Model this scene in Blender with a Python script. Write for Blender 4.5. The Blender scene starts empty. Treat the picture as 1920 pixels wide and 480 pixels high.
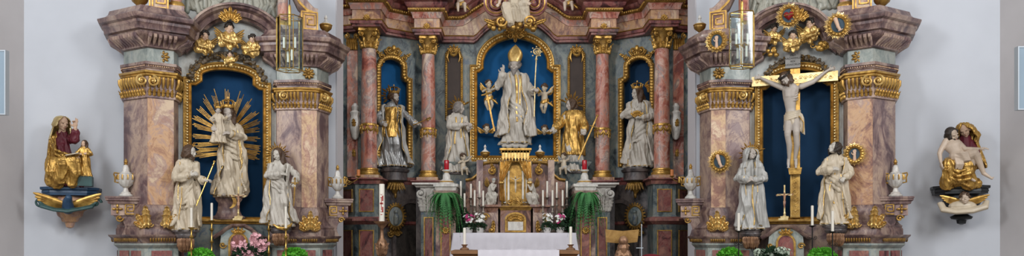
import bpy, bmesh, math, random
from math import sin, cos, pi, sqrt, atan2, radians as R
from mathutils import Vector as V, Matrix as MX, noise as NZ
S = bpy.context.scene
COL = S.collection
F = 1400.0; HOR = 440.0; EYE = 1.8          # focal length and horizon measured on the photograph (1920 wide)

# ------------------------------------------------------------------ materials
MAT = {}
def _new(name):
    m = bpy.data.materials.new(name); m.use_nodes = True
    nt = m.node_tree; nt.nodes.clear()
    out = nt.nodes.new('ShaderNodeOutputMaterial'); b = nt.nodes.new('ShaderNodeBsdfPrincipled')
    nt.links.new(b.outputs[0], out.inputs[0]); MAT[name] = m
    return m, nt, b
def lin(c): return tuple((x/12.92 if x <= .04045 else ((x+.055)/1.055)**2.4) for x in c)
def hexc(h): return lin(tuple(int(h[i:i+2], 16)/255 for i in (0, 2, 4)))
def _coord(nt, scale, rnd=True):
    tc = nt.nodes.new('ShaderNodeTexCoord'); mp = nt.nodes.new('ShaderNodeMapping')
    mp.inputs['Scale'].default_value = scale if isinstance(scale, tuple) else (scale,)*3
    nt.links.new(tc.outputs['Object'], mp.inputs[0])
    if rnd:
        oi = nt.nodes.new('ShaderNodeObjectInfo'); ml = nt.nodes.new('ShaderNodeMath'); ml.operation = 'MULTIPLY'; ml.inputs[1].default_value = 37
        nt.links.new(oi.outputs['Random'], ml.inputs[0]); nt.links.new(ml.outputs[0], mp.inputs['Location'])
    return mp
def _noise(nt, src, scale, detail=6, dist=0, rough=.55):
    n = nt.nodes.new('ShaderNodeTexNoise'); n.inputs['Scale'].default_value = scale; n.inputs['Detail'].default_value = detail
    n.inputs['Distortion'].default_value = dist; n.inputs['Roughness'].default_value = rough
    nt.links.new(src.outputs[0], n.inputs['Vector']); return n
def _ramp(nt, src, stops):
    r = nt.nodes.new('ShaderNodeValToRGB'); e = r.color_ramp.elements
    while len(e) < len(stops): e.new(.5)
    for k, (p, c) in enumerate(stops):
        e[k].position = p; e[k].color = (*c, 1)
    nt.links.new(src, r.inputs[0]); return r
def _mix(nt, fac, a, b, mode='MIX'):
    m = nt.nodes.new('ShaderNodeMixRGB'); m.blend_type = mode
    for i, s in ((0, fac), (1, a), (2, b)):
        if isinstance(s, (int, float)): m.inputs[i].default_value = s
        elif isinstance(s, tuple): m.inputs[i].default_value = (*s, 1)
        else: nt.links.new(s, m.inputs[i])
    return m.outputs[0]
def _bump(nt, b, src, strength=.2, dist=.01):
    bp = nt.nodes.new('ShaderNodeBump'); bp.inputs['Strength'].default_value = strength; bp.inputs['Distance'].default_value = dist
    nt.links.new(src, bp.inputs['Height']); nt.links.new(bp.outputs[0], b.inputs['Normal'])
def marble(name, cols, vein, scale=1.6, rough=.35, stretch=(1, 1, .6), vstr=.6):
    m, nt, b = _new(name); mp = _coord(nt, tuple(scale*s for s in stretch))
    n = _noise(nt, mp, 1.5, 10, .8, .70)
    k = len(cols)
    r = _ramp(nt, n.outputs[0], [(.385+.23*i/(k-1), hexc(c)) for i, c in enumerate(cols)])
    n2 = _noise(nt, mp, 1.1, 9, 1.1, .68)
    rv = _ramp(nt, n2.outputs[0], [(.47, (0, 0, 0)), (.497, (1, 1, 1)), (.53, (0, 0, 0))])
    ml = nt.nodes.new('ShaderNodeMath'); ml.operation = 'MULTIPLY'; ml.inputs[1].default_value = vstr*.75
    nt.links.new(rv.outputs[0], ml.inputs[0])
    c = _mix(nt, ml.outputs[0], r.outputs[0], hexc(vein))
    nt.links.new(c, b.inputs['Base Color']); b.inputs['Roughness'].default_value = rough
    b.inputs['Specular IOR Level'].default_value = .35
    return m
def plain(name, col, rough=.5, metal=0, var=.12, nscale=8, bump=0, spec=.4):
    m, nt, b = _new(name); mp = _coord(nt, 1.0); n = _noise(nt, mp, nscale, 5)
    c = hexc(col)
    r = _ramp(nt, n.outputs[0], [(.3, tuple(x*(1-var) for x in c)), (.7, tuple(min(1, x*(1+var)) for x in c))])
    nt.links.new(r.outputs[0], b.inputs['Base Color']); b.inputs['Roughness'].default_value = rough
    b.inputs['Metallic'].default_value = metal; b.inputs['Specular IOR Level'].default_value = spec
    if bump: _bump(nt, b, n.outputs[0], bump, .01)
    return m
def gold(name, c1, c2, rough=.3, metal=.8, bump=.25):
    m, nt, b = _new(name); mp = _coord(nt, 1.0); n = _noise(nt, mp, 9, 6, .6)
    r = _ramp(nt, n.outputs[0], [(.3, hexc(c1)), (.68, hexc(c2))])
    nt.links.new(r.outputs[0], b.inputs['Base Color'])
    b.inputs['Metallic'].default_value = metal; b.inputs['Roughness'].default_value = rough
    n2 = _noise(nt, mp, 30, 4); _bump(nt, b, n2.outputs[0], bump, .006)
    return m
marble('red_marble', ['5c3d3c', '95605a', 'b98676', 'c39a86'], 'd6c3b4', 2.0, vstr=.4)
marble('rose_marble', ['74403a', 'a3604f', 'b57f6c', '857472', 'c8ad96'], 'd8c6b8', 1.3, vstr=.5)
marble('brown_marble', ['452c26', '6f4c3c', '916c56', '7a5f5e', 'a08468'], '3c2426', 2.2, vstr=.4)
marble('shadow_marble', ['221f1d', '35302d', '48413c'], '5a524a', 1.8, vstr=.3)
marble('dark_red_marble', ['3f2627', '68393a', '8a524c', '75504c', '9a6a5c'], 'b09080', 2.2, vstr=.3)
marble('ochre_marble', ['6e4e48', 'a0775c', 'bf9870', 'a28478', 'c4ab8e'], '7a4c44', 1.5, vstr=.6)
marble('purple_marble', ['4a3a3a', '6b5552', '8c7468', 'a08b7c'], '4c3034', 2.2, vstr=.55)
marble('violet_marble', ['5e4a4c', '806a66', '9c8478', 'b39a86', '8a7470'], '5c3a40', 1.5, vstr=.6)
marble('cream_marble', ['8a6658', 'b08c70', 'c9aa84', 'b08a78', 'd2ba9c'], '80504a', 1.5, vstr=.7)
marble('grey_green_marble', ['6d7470', '868d86', '9ea096', '7d8a8a'], '5e6a66', 2.0, vstr=.4)
marble('blue_grey_marble', ['2f373b', '4c585c', '68726f', '7c7d74', '56626c'], '9a9a90', 1.9, vstr=.3)
marble('dark_marble', ['2e2b2c', '484242', '5f5654', '6d6460'], '857870', 2.0, vstr=.3)
marble('pale_marble', ['9aa0a0', 'a9aeac', 'b8bab5', 'a7a49c'], '8a8f8e', 1.4, vstr=.4)
marble('white_marble', ['a6a29c', 'bab6ae', 'cbc7be', 'b5aea5'], '8c8480', 2.5, vstr=.4)
marble('relief_stone', ['74756a', '8c8b7d', 'a09d8e', '7f8478'], '66665c', 2.5, vstr=.3)
gold('gilding', '86622c', 'd0a656', .34, .62)
gold('old_gold', '654a24', 'a8823f', .4, .6)
gold('bright_gold', 'ad8640', 'e3c17c', .3, .6)
gold('pale_gold', 'b59a63', 'e6d3a0', .35, .6)
gold('brass', '8a6a30', 'c9a558', .28, .9, .05)
gold('bronze', '5c4030', 'a07a5a', .42, .5)
gold('dull_silver', '5e544c', 'a59a8c', .42, .45, .1)
gold('gold_board', '9a7440', 'c79f60', .5, .3, .05)
gold('iron', '141414', '2a2826', .5, .6, .1)
plain('statue_white', 'b3aca0', .42, 0, .12, 6, .1)
plain('statue_grey', 'a3a19b', .38, 0, .14, 6, .1)
plain('statue_ivory', 'b8aa93', .42, 0, .10, 6, .1)
plain('silver_cloth', '9a9a98', .32, .45, .12, 6, .15)
plain('flesh', 'c2a288', .5, 0, .08, 5)
plain('pale_flesh', 'b9a692', .45, 0, .10, 5)
plain('stone_flesh', 'aaa095', .45, 0, .10, 5)
plain('brown_hair', '4a3626', .55, 0, .3, 20, .3)
plain('dark_hair', '2c241d', .55, 0, .3, 20, .3)
plain('grey_hair', '77706a', .55, 0, .2, 20, .3)
plain('lip_red', '8a4a40', .5)
plain('crimson', '5c1c28', .5, 0, .2)
plain('heart_red', '7e1418', .35, 0, .15)
plain('niche_blue', '14507f', .75, 0, .10, 3, 0, .15)
plain('deep_blue', '14324e', .75, 0, .10, 3, 0, .15)
plain('medal_blue', '2b4250', .6)
plain('niche_brown', '3d322c', .7, 0, .15, 4)
plain('teal_paint', '2e4a48', .45, 0, .3, 5)
plain('blue_paint', '25405a', .4, 0, .35, 9)
plain('black_paint', '1f2224', .4, 0, .3, 9)
plain('wax', 'd8d2c4', .45, 0, .04, 6, 0, .4)
plain('orange_wax', 'b8703a', .5, 0, .05, 6)
plain('linen', 'c5c1c6', .85, 0, .05, 5, .1, .1)
plain('wood', '7a5636', .55, 0, .25, 6, .1)
plain('plaster_band', 'c2bebd', .9, 0, .05, 1.2, 0, .1)
plain('niche_blue_left', '0d3455', .75, 0, .10, 3, 0, .15)
plain('plaster_lit', 'bcbfc4', .9, 0, .045, 1.0, .02, .1)
plain('plaster_jamb', 'c3bfc0', .9, 0, .03, 1.0, .02, .1)
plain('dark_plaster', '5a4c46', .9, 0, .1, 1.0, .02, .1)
plain('floor_stone', '6f655c', .5, 0, .15, 2)
plain('panel_grey', '8798a4', .35, 0, .03, 2)
plain('panel_edge', 'b9c2c8', .4, .3, .03, 2)
plain('leaf_green', '2f6a22', .6, 0, .35, 14)
plain('fern_green', '37723a', .6, 0, .35, 10)
plain('dark_leaf', '27402a', .6, 0, .35, 10)
plain('stem_green', '4b6a35', .6, 0, .3, 10)
plain('bright_green', '4f9a26', .6, 0, .3, 14)
plain('pink_petal', 'd6a3a8', .6, 0, .15, 14)
plain('white_petal', 'd8d6cf', .6, 0, .08, 14)
plain('magenta_petal', 'a02a62', .55, 0, .25, 14)
plain('green_white_petal', 'a7b3a0', .6, 0, .15, 14)
plain('pot_white', 'c7c3bd', .4, 0, .05, 5)
plain('fruit_brown', '5c5040', .5, 0, .35, 8, .2)
plain('red_glass', 'a01220', .15, 0, .1, 5)
plain('red_paint', '9b2a22', .5, 0, .1, 5)
plain('red_velvet', '6e1420', .8, 0, .1, 5)
plain('dark_letter', '3a3834', .6)
plain('plate_stone', '8f8d88', .5, 0, .08, 8)
plain('painting', '5f5a4c', .5, 0, .5, 14)
def glass(name):
    m, nt, b = _new(name)
    tr = nt.nodes.new('ShaderNodeBsdfTransparent'); tr.inputs[0].default_value = (.93, .97, .97, 1)
    gl = nt.nodes.new('ShaderNodeBsdfGlossy'); gl.inputs['Roughness'].default_value = .04
    fr = nt.nodes.new('ShaderNodeFresnel'); fr.inputs[0].default_value = 1.12
    ad = nt.nodes.new('ShaderNodeMath'); ad.operation = 'ADD'; ad.inputs[1].default_value = .025
    mx = nt.nodes.new('ShaderNodeMixShader')
    nt.links.new(fr.outputs[0], ad.inputs[0]); nt.links.new(ad.outputs[0], mx.inputs[0])
    nt.links.new(tr.outputs[0], mx.inputs[1]); nt.links.new(gl.outputs[0], mx.inputs[2])
    nt.links.new(mx.outputs[0], nt.nodes['Material Output'].inputs[0])
glass('lantern_glass')

# ------------------------------------------------------------------ geometry collector
def lerp(a, b, t): return a+(b-a)*t
def table(tb, t):
    """smooth interpolation of rows keyed by their first value"""
    if t <= tb[0][0]: return tb[0][1:]
    for a, b in zip(tb, tb[1:]):
        if t <= b[0]:
            k = (t-a[0])/(b[0]-a[0]); k = k*k*(3-2*k)*.5+k*.5
            return tuple(lerp(x, y, k) for x, y in zip(a[1:], b[1:]))
    return tb[-1][1:]
class G:
    def __init__(s): s.v = []; s.f = []
    def add(s, vs, fs):
        o = len(s.v); s.v += [tuple(p) for p in vs]; s.f += [tuple(i+o for i in f) for f in fs]; return s
    def join(s, g, m=None):
        return s.add([m @ V(p) for p in g.v] if m else g.v, g.f)
    def box(s, x0, x1, y0, y1, z0, z1, m=None):
        vs = [V((x, y, z)) for z in (z0, z1) for y in (y0, y1) for x in (x0, x1)]
        if m: vs = [m @ p for p in vs]
        return s.add(vs, [(0, 2, 3, 1), (4, 5, 7, 6), (0, 1, 5, 4), (2, 6, 7, 3), (0, 4, 6, 2), (1, 3, 7, 5)])
    def loft(s, rings, caps=True, closed=True):
        n = len(rings[0]); vs = [p for r in rings for p in r]; fs = []
        for i in range(len(rings)-1):
            for j in range(n if closed else n-1):
                a = i*n+j; b = i*n+(j+1) % n; fs.append((a, b, b+n, a+n))
        if caps: fs += [tuple(range(n))[::-1], tuple(range((len(rings)-1)*n, len(rings)*n))]
        return s.add(vs, fs)
    def tube(s, pts, r, seg=8, flat=1.0, up=None, caps=True):
        pts = [V(p) for p in pts]; n = len(pts)
        if not isinstance(r, (list, tuple)): r = [r]*n
        prev = None; rings = []
        for i, p in enumerate(pts):
            t = (pts[min(i+1, n-1)]-pts[max(i-1, 0)])
            t = t.normalized() if t.length > 1e-9 else V((0, 0, 1))
            if prev is None:
                a = V(up) if up else (V((0, 0, 1)) if abs(t.z) < .9 else V((0, 1, 0)))
                u = t.cross(a).normalized()
            else: u = (prev-t*prev.dot(t)).normalized()
            prev = u; w = t.cross(u)
            rings.append([p+u*(r[i]*cos(2*pi*k/seg))+w*(r[i]*flat*sin(2*pi*k/seg)) for k in range(seg)])
        return s.loft(rings, caps)
    def limb(s, pts, r, seg=10, sub=4):
        """tapering limb with rounded ends through the joints"""
        P = []; Q = []
        for i in range(len(pts)-1):
            for k in range(sub):
                t = k/sub; P.append(V(pts[i]).lerp(V(pts[i+1]), t)); Q.append(lerp(r[i], r[i+1], t))
        P.append(V(pts[-1])); Q.append(r[-1])
        s.tube(P, Q, seg)
        for p, q in zip(pts, r): s.ball(p, (q*1.01,)*3, 10, 6)
        return s
    def ball(s, c, r, seg=12, rings=8, m=None):
        if not isinstance(r, (list, tuple)): r = (r,)*3
        c = V(c); vs = []; fs = []
        for i in range(rings+1):
            ph = pi*(.02+.96*i/rings)-pi/2
            for k in range(seg):
                th = 2*pi*k/seg; p = V((r[0]*cos(ph)*cos(th), r[1]*cos(ph)*sin(th), r[2]*sin(ph)))
                vs.append(c+(m @ p if m else p))
        for i in range(rings):
            for k in range(seg):
                a = i*seg+k; b = i*seg+(k+1) % seg; fs.append((a, b, b+seg, a+seg))
        fs += [tuple(range(seg))[::-1], tuple(range(rings*seg, (rings+1)*seg))]
        return s.add(vs, fs)
    def lathe(s, prof, c=(0, 0, 0), seg=20, sx=1, sy=1, flute=None, a0=0, a1=2*pi):
        """prof [(r, z)]; flute (count, depth)"""
        full = abs(a1-a0-2*pi) < 1e-6; n = seg if full else seg+1; rings = []
        for r, z in prof:
            rg = []
            for k in range(n):
                th = a0+(a1-a0)*k/seg; q = r
                if flute: q = r*(1-flute[1]*abs(sin(flute[0]*th/2)))
                rg.append((c[0]+q*sx*cos(th), c[1]+q*sy*sin(th), c[2]+z))
            rings.append(rg)
        return s.loft(rings, True, full)
    def prism(s, poly, y0, y1, plane='xz'):
        n = len(poly)
        if plane == 'xz': vs = [(x, y0, z) for x, z in poly]+[(x, y1, z) for x, z in poly]
        elif plane == 'xy': vs = [(x, y, y0) for x, y in poly]+[(x, y, y1) for x, y in poly]
        else: vs = [(y0, y, z) for y, z in poly]+[(y1, y, z) for y, z in poly]
        return s.add(vs, [tuple(range(n))[::-1], tuple(range(n, 2*n))]+[(i, (i+1) % n, (i+1) % n+n, i+n) for i in range(n)])
    def sweep(s, path, prof):
        """plan sweep: path [(x, y, z)], profile [(out, dz)]; outwards is to the right of the path's direction"""
        n = len(path); rings = []
        def nrm(a, b):
            d = V((b[0]-a[0], b[1]-a[1])); d = d.normalized() if d.length > 1e-9 else V((1, 0)); return V((d.y, -d.x))
        for i, p in enumerate(path):
            a = nrm(path[i-1], p) if i else None; b = nrm(p, path[i+1]) if i < n-1 else None
            if a is None: m = b
            elif b is None: m = a
            else:
                m = a+b; m = m/max(.35, m.dot(a)) if m.length > 1e-6 else a
            rings.append([(p[0]+m.x*o, p[1]+m.y*o, p[2]+z) for o, z in prof])
        return s.loft(rings, True, True)
    def frame(s, path, prof, y=0, closed=False):
        """sweep in the xz plane: path [(x, z)], profile [(across, towards viewer)]"""
        n = len(path); rings = []
        def nrm(a, b):
            d = V((b[0]-a[0], b[1]-a[1])); d = d.normalized() if d.length > 1e-9 else V((1, 0)); return V((-d.y, d.x))
        for i, p in enumerate(path):
            a = nrm(path[i-1], p) if (i or closed) else None; b = nrm(p, path[(i+1) % n]) if (i < n-1 or closed) else None
            if a is None: m = b
            elif b is None: m = a
            else:
                m = a+b; m = m/max(.45, m.dot(a)) if m.length > 1e-6 else a
            rings.append([(p[0]+m.x*o, y-d, p[1]+m.y*o) for o, d in prof])
        if closed: rings.append(rings[0]); return s.loft(rings, False, True)
        return s.loft(rings, True, True)
    def leaf(s, c, h, w, lean=.35, curl=.5, lobes=5, m=None, seg=14, thick=None):
        """acanthus leaf standing up z, facing -y, tip curling to -y"""
        th = thick if thick is not None else .06*h; vs = []; fs = []; nt = 6
        for i in range(seg+1):
            t = i/seg; ww = w*(sin(pi*min(1, .16+.84*t)))**.6*(1-.36*abs(cos(lobes*pi*t)))*(1.0 if t < .98 else .3)
            ang = curl*t*t*pi; z = h*(t if curl < .2 else (t-.12*t*t*t*curl*2)); y = -lean*h*t*t-(th if t < .9 else 0)
            if curl > .2 and t > .85: z -= (t-.85)*h*.8*curl; y -= (t-.85)*h*.9
            for k in range(nt+1):
                q = k/nt*2-1; up = (1-abs(q))*ww*.35+abs(cos(q*pi*1.5))*ww*.12
                vs.append(V((q*ww*.5, y-up, z-abs(q)**1.5*h*.06+.03*h*abs(q)*sin(lobes*2*pi*t))))
        N = len(vs)
        vs += [p+V((0, th, 0)) for p in vs]
        for i in range(seg):
            for k in range(nt):
                a = i*(nt+1)+k; fs.append((a, a+1, a+nt+2, a+nt+1)); fs.append((a+N, a+nt+1+N, a+nt+2+N, a+1+N))
        for i in range(seg):
            a = i*(nt+1); b = a+nt; fs.append((a, a+nt+1, a+nt+1+N, a+N)); fs.append((b, b+N, b+nt+1+N, b+nt+1))
        c = V(c); vs = [c+((m @ p) if m else p) for p in vs]
        return s.add(vs, fs)
    def volute(s, c, r, turns=1.6, w=.05, thick=None, start=0, hand=1, m=None, seg=26, depth=1.6):
        """spiral scroll in the xz plane"""
        c = V(c); pts = []; rr = []
        for i in range(seg+1):
            t = i/seg; a = start+hand*turns*2*pi*t; q = r*(1-.85*t)
            p = V((q*cos(a), -.25*r*t, q*sin(a))); pts.append(c+(m @ p if m else p)); rr.append(w*(1-.5*t))
        s.tube(pts, rr, 6); s.ball(c+(m @ V((0, -.25*r, 0)) if m else V((0, -.25*r, 0))), w*1.3, 8, 5)
        return s
    def scroll(s, pts, r, flat=1):
        return s.tube(pts, r, 6, flat)
    def bead(s, path, r, gap, y=None, seg=6):
        """row of beads along a 3-D polyline"""
        P = [V(p) for p in path]; d = 0
        for a, b in zip(P, P[1:]):
            L = (b-a).length
            while d < L:
                s.ball(a.lerp(b, d/max(L, 1e-9)), r, seg, 4); d += gap
            d -= L
        return s
    def rosette(s, c, r, n=8, m=None, d=.25):
        c = V(c); mm = m or MX.Identity(3)
        for k in range(n):
            a = 2*pi*k/n; p = mm @ V((cos(a)*r*.6, -d*r*.5, sin(a)*r*.6)); rot = mm @ MX.Rotation(-a, 3, 'Y')
            s.ball(c+p, (r*.42, r*d, r*.24), 8, 5, rot)
        s.ball(c+mm @ V((0, -d*r*.8, 0)), r*.26, 8, 5, mm); return s
    def mesh(s, name, smooth=True, ang=40):
        me = bpy.data.meshes.new(name); me.from_pydata([tuple(p) for p in s.v], [], s.f)
        bm = bmesh.new(); bm.from_mesh(me); bmesh.ops.recalc_face_normals(bm, faces=bm.faces)
        if smooth:
            for e in bm.edges:
                if len(e.link_faces) == 2 and e.calc_face_angle(0) > R(ang): e.smooth = False
            for f in bm.faces: f.smooth = True
        bm.to_mesh(me); bm.free(); me.validate(); return me
def obj(name, g, mat, parent=None, loc=None, rot=None, smooth=True, ang=40, label=None):
    me = g.mesh(name, smooth, ang) if isinstance(g, G) else g
    o = bpy.data.objects.new(name, me); COL.objects.link(o)
    me.materials.clear(); me.materials.append(MAT[mat])
    if parent: o.parent = parent
    if loc is not None: o.location = loc
    if rot is not None: o.rotation_euler = rot
    if label: o['label'] = label
    return o
def tag(o, label, cat, group=None):
    o['label'] = label; o['category'] = cat
    if group: o['group'] = group
    return o
def thing(name, label, cat, loc=(0, 0, 0), rz=0, group=None):
    o = bpy.data.objects.new(name, None); COL.objects.link(o); o.location = loc; o.rotation_euler = (0, 0, rz)
    o.empty_display_size = .1
    return tag(o, label, cat, group)
def struct(name, g, mat, loc=(0, 0, 0), rz=0, smooth=False):
    o = obj(name, g, mat, None, loc, (0, 0, rz), smooth); o['kind'] = 'structure'; return o
def dup(root, loc, rz, label=None, group=None, name=None):
    kids = {}
    for o in bpy.data.objects:
        if o.parent: kids.setdefault(o.parent, []).append(o)
    def cp(o, par):
        c = o.copy(); COL.objects.link(c)
        if par: c.parent = par
        for ch in kids.get(o, []): cp(ch, c)
        return c
    r = cp(root, None); r.location = loc; r.rotation_euler = (0, 0, rz)
    if label: r['label'] = label
    if group: r['group'] = group
    return r
def baked(g, voxel, smooth=2, fac=.5, disp=None):
    """weld overlapping volumes into one continuous skin"""
    me = bpy.data.meshes.new('tmp'); me.from_pydata([tuple(p) for p in g.v], [], g.f)
    bm = bmesh.new(); bm.from_mesh(me); bmesh.ops.recalc_face_normals(bm, faces=bm.faces); bm.to_mesh(me); bm.free()
    o = bpy.data.objects.new('tmp', me); COL.objects.link(o)
    md = o.modifiers.new('r', 'REMESH'); md.mode = 'VOXEL'; md.voxel_size = voxel; md.use_smooth_shade = True
    if smooth:
        ms = o.modifiers.new('s', 'SMOOTH'); ms.factor = fac; ms.iterations = smooth
    dg = bpy.context.evaluated_depsgraph_get()
    me2 = bpy.data.meshes.new_from_object(o.evaluated_get(dg)); bpy.data.objects.remove(o); bpy.data.meshes.remove(me)
    if disp:
        amp, sc = disp; co = [v.co.copy() for v in me2.vertices]; no = [v.normal.copy() for v in me2.vertices]
        for v, c, n in zip(me2.vertices, co, no):
            q = V((c.x*sc+1.1*sin(c.z*sc*.16), c.y*sc, c.z*sc*.14+.5*sin(c.x*sc*.4)))
            a = NZ.noise(q); b = NZ.noise(q*2.1+V((7, 3, 1))); v.co = c+n*(amp*(.62-2.3*abs(a))+amp*.4*(.5-2*abs(b)))
    for p in me2.polygons: p.use_smooth = True
    return me2

# ------------------------------------------------------------------ measured planes
class Plane:
    """vertical plane of the place: origin (x, y) on plan, turned by th; v is metres in front of it"""
    def __init__(s, x, y, th): s.o = (x, y); s.th = th; s.c = cos(th); s.s = sin(th)
    def hit(s, px, v=0.0):
        dx = (px-960)/F; # point = (dx*t, t);  (p-o).n = v, n=(sin,-cos)
        nx, ny = s.s, -s.c
        return (v+s.o[0]*nx+s.o[1]*ny)/(dx*nx+ny), dx
    def w(s, px, py, v=0.0):
        t, dx = s.hit(px, v); return V((dx*t, t, EYE+(HOR-py)/F*t))
    def l(s, px, py, v=0.0):
        p = s.w(px, py, v); dx, dy = p.x-s.o[0], p.y-s.o[1]
        return V((dx*s.c+dy*s.s, -dx*s.s+dy*s.c, p.z))
    def u(s, px, v=0.0): return s.l(px, 0, v).x
    def z(s, px, py, v=0.0): return s.w(px, py, v).z
    def m(s, px, v=0.0): return s.hit(px, v)[0]/F     # metres per pixel there
TH = R(22.3)
PL = Plane(-5.33, 14.0, TH); PR = Plane(5.33, 14.0, -TH); PC = Plane(0, 18.6, 0)
# ------------------------------------------------------------------ carved figures
ROBE = [(0, .155, .12, .30), (.05, .142, .11, .30), (.15, .128, .10, .28), (.28, .115, .095, .24), (.40, .112, .09, .18), (.50, .108, .085, .13),
        (.60, .086, .068, .09), (.68, .096, .074, .07), (.76, .112, .07, .05), (.80, .108, .06, .03), (.83, .075, .05, .02), (.86, .038, .036, 0), (.885, .033, .033, 0)]
def fold(th, z, seed, tw=3.0, n=5):
    r = random.Random(seed); v = 0
    for k in range(3):
        nn = n+k*2; ph = r.uniform(0, 6.28); t = tw*r.uniform(.4, 1.3)*(1 if k < 2 else -1)
        v += (.55, .3, .2)[k]*(abs(sin(nn*th/2+ph+t*z))**.75)
    return v-.55
class Robe:
    def __init__(s, tb=ROBE, sway=.02, lean=0, seed=1, tw=3.0, n=5, wide=1.0, back=0):
        s.tb = [(a, b*wide*.93, c*wide*.95, d) for a, b, c, d in tb]; s.sway = sway; s.lean = lean; s.seed = seed; s.tw = tw; s.n = n; s.back = back
    def axis(s, z): return V((s.sway*sin(min(z, .85)/.85*pi)+s.lean*z, s.back*z, z))
    def pt(s, th, z, off=0):
        rx, ry, am = table(s.tb, z); k = 1+(am*2.2+.05)*fold(th, z, s.seed, s.tw, s.n)
        c = s.axis(z); return V((c.x+(rx*k+off)*sin(th), c.y-(ry*k+off)*cos(th), z))
    def rings(s, z0, z1, nz=44, nth=72):
        return [[s.pt(2*pi*k/nth, lerp(z0, z1, i/nz)) for k in range(nth)] for i in range(nz+1)]
    def line(s, f, z0, z1, off=.004, n=30):
        return [s.pt(f(lerp(z0, z1, i/n)), lerp(z0, z1, i/n), off) for i in range(n+1)]
def shell(g, rings, off, a=None):
    """open sheet of rings given a thickness"""
    n = len(rings[0]); m = len(rings); vs = []; fs = []
    cen = [sum((V(p) for p in r), V())/n for r in rings]
    for r in rings: vs += [V(p) for p in r]
    for r, c in zip(rings, cen):
        for p in r:
            d = V(p)-c; d.z = 0; d = d.normalized() if d.length > 1e-6 else V((0, 1, 0)); vs.append(V(p)+d*off)
    N = m*n
    for i in range(m-1):
        for j in range(n-1):
            q = i*n+j; fs.append((q, q+1, q+n+1, q+n)); fs.append((q+N, q+n+N, q+n+1+N, q+1+N))
    for i in range(m-1):
        for q in (i*n, i*n+n-1): fs.append((q, q+n, q+n+N, q+N))
    for j in range(n-1):
        for q in (j, (m-1)*n+j): fs.append((q, q+1, q+1+N, q+N))
    g.add(vs, fs)
def hand(g, wrist, d, nrm, s, curl=.5, point=False, mirror=1):
    """palm and five fingers; d = direction of fingers, nrm = back of the hand"""
    w = V(wrist); d = V(d).normalized(); n = V(nrm); n = (n-d*n.dot(d)).normalized(); x = d.cross(n)*mirror
    m = MX((x, d, n)).transposed()
    g.ball(w+d*.030*s, (.024*s, .034*s, .013*s), 10, 6, m)
    for k in range(4):
        q = (k-1.5)*.0135*s; L = (.040, .048, .045, .036)[k]*s; c = curl if not (point and k < 2) else .06
        a = w+d*.052*s+x*q; pts = [a]; ang = 0; dd = d
        for j in range(3):
            ang += c*.9; dd = d*cos(ang)-n*sin(ang); a = a+dd*L*(.42, .33, .25)[j]; pts.append(a)
        g.tube(pts, [.0078*s, .0074*s, .0066*s, .005*s], 6)
    a = w+d*.012*s+x*.020*s; b = a+(x*.7+d*.6-n*.2).normalized()*.028*s; c2 = b+(d*.9+x*.15-n*.4).normalized()*.024*s
    g.tube([a, b, c2], [.0095*s, .0085*s, .006*s], 6)
def head(g, c, m, s=1.0, beard=False):
    """skull, face, ears, neck root; c head centre, facing -y of m"""
    c = V(c); B = lambda p, r, mm=None: g.ball(c+m @ V(p)*s, tuple(q*s for q in r), 14, 10, m @ mm if mm else m)
    B((0, .006, .012), (.047, .057, .056)); B((0, -.014, -.022), (.037, .040, .045)); B((0, -.036, -.056), (.016, .014, .014))
    B((0, -.055, -.012), (.0075, .012, .020), MX.Rotation(R(-14), 3, 'X')); B((0, -.062, -.022), (.010, .008, .006))
    for q in (-1, 1):
        B((q*.018, -.047, .010), (.015, .008, .006)); B((q*.024, -.038, -.022), (.014, .012, .013)); B((q*.047, .004, -.008), (.006, .012, .018))
        B((q*.018, -.046, -.002), (.009, .006, .005))
    B((0, -.052, -.039), (.013, .007, .0035)); B((0, -.050, -.046), (.011, .007, .004))
def hairdo(g, c, m, s=1.0, kind='long', seed=0):
    r = random.Random(seed); c = V(c); P = lambda p: c+m @ V(p)*s
    if kind == 'bald': return
    g.ball(P((0, .016, .022)), (.055*s, .058*s, .056*s), 14, 10, m)
    n = 22 if kind != 'curl' else 34
    for k in range(n):
        if kind == 'curl':
            a = r.uniform(0, 2*pi); e = r.uniform(-.1, 1.4); p = V((sin(a)*cos(e)*.054, max(-.034, -cos(a)*cos(e)*.058+.008), sin(e)*.055+.018))
            g.ball(P(p), .014*s*r.uniform(.8, 1.3), 7, 5); continue
        a = lerp(.9, 2*pi-.9, k/(n-1)); L = {'long': .13, 'short': .03, 'mid': .07}[kind]*r.uniform(.8, 1.15)
        pts = []
        for j in range(6):
            t = j/5; rad = .052+.010*sin(t*9+k); zz = .05-t*(.05+L)
            sp = 1 if t > .25 else .55+t*1.8
            pts.append(P((sin(a)*rad*sp+.004*sin(7*t+k), -cos(a)*rad*sp*1.05+.010, zz)))
        g.tube(pts, [.012*s]*4+[.010*s, .004*s], 6)
def beardo(g, c, m, s=1.0, L=.06, seed=0):
    r = random.Random(seed); c = V(c)
    for k in range(13):
        a = lerp(-1.25, 1.25, k/12); pts = []
        for j in range(4):
            t = j/3; p = V((sin(a)*(.040-.012*t), -cos(a)*.040-.010-.006*t, -.030+.018*abs(a)*0-.022-t*L*(1-.35*abs(a))*r.uniform(.85, 1.1)+.028*abs(a)))
            pts.append(c+m @ p*s)
        g.tube(pts, [.010*s, .010*s, .008*s, .003*s], 6)
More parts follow.
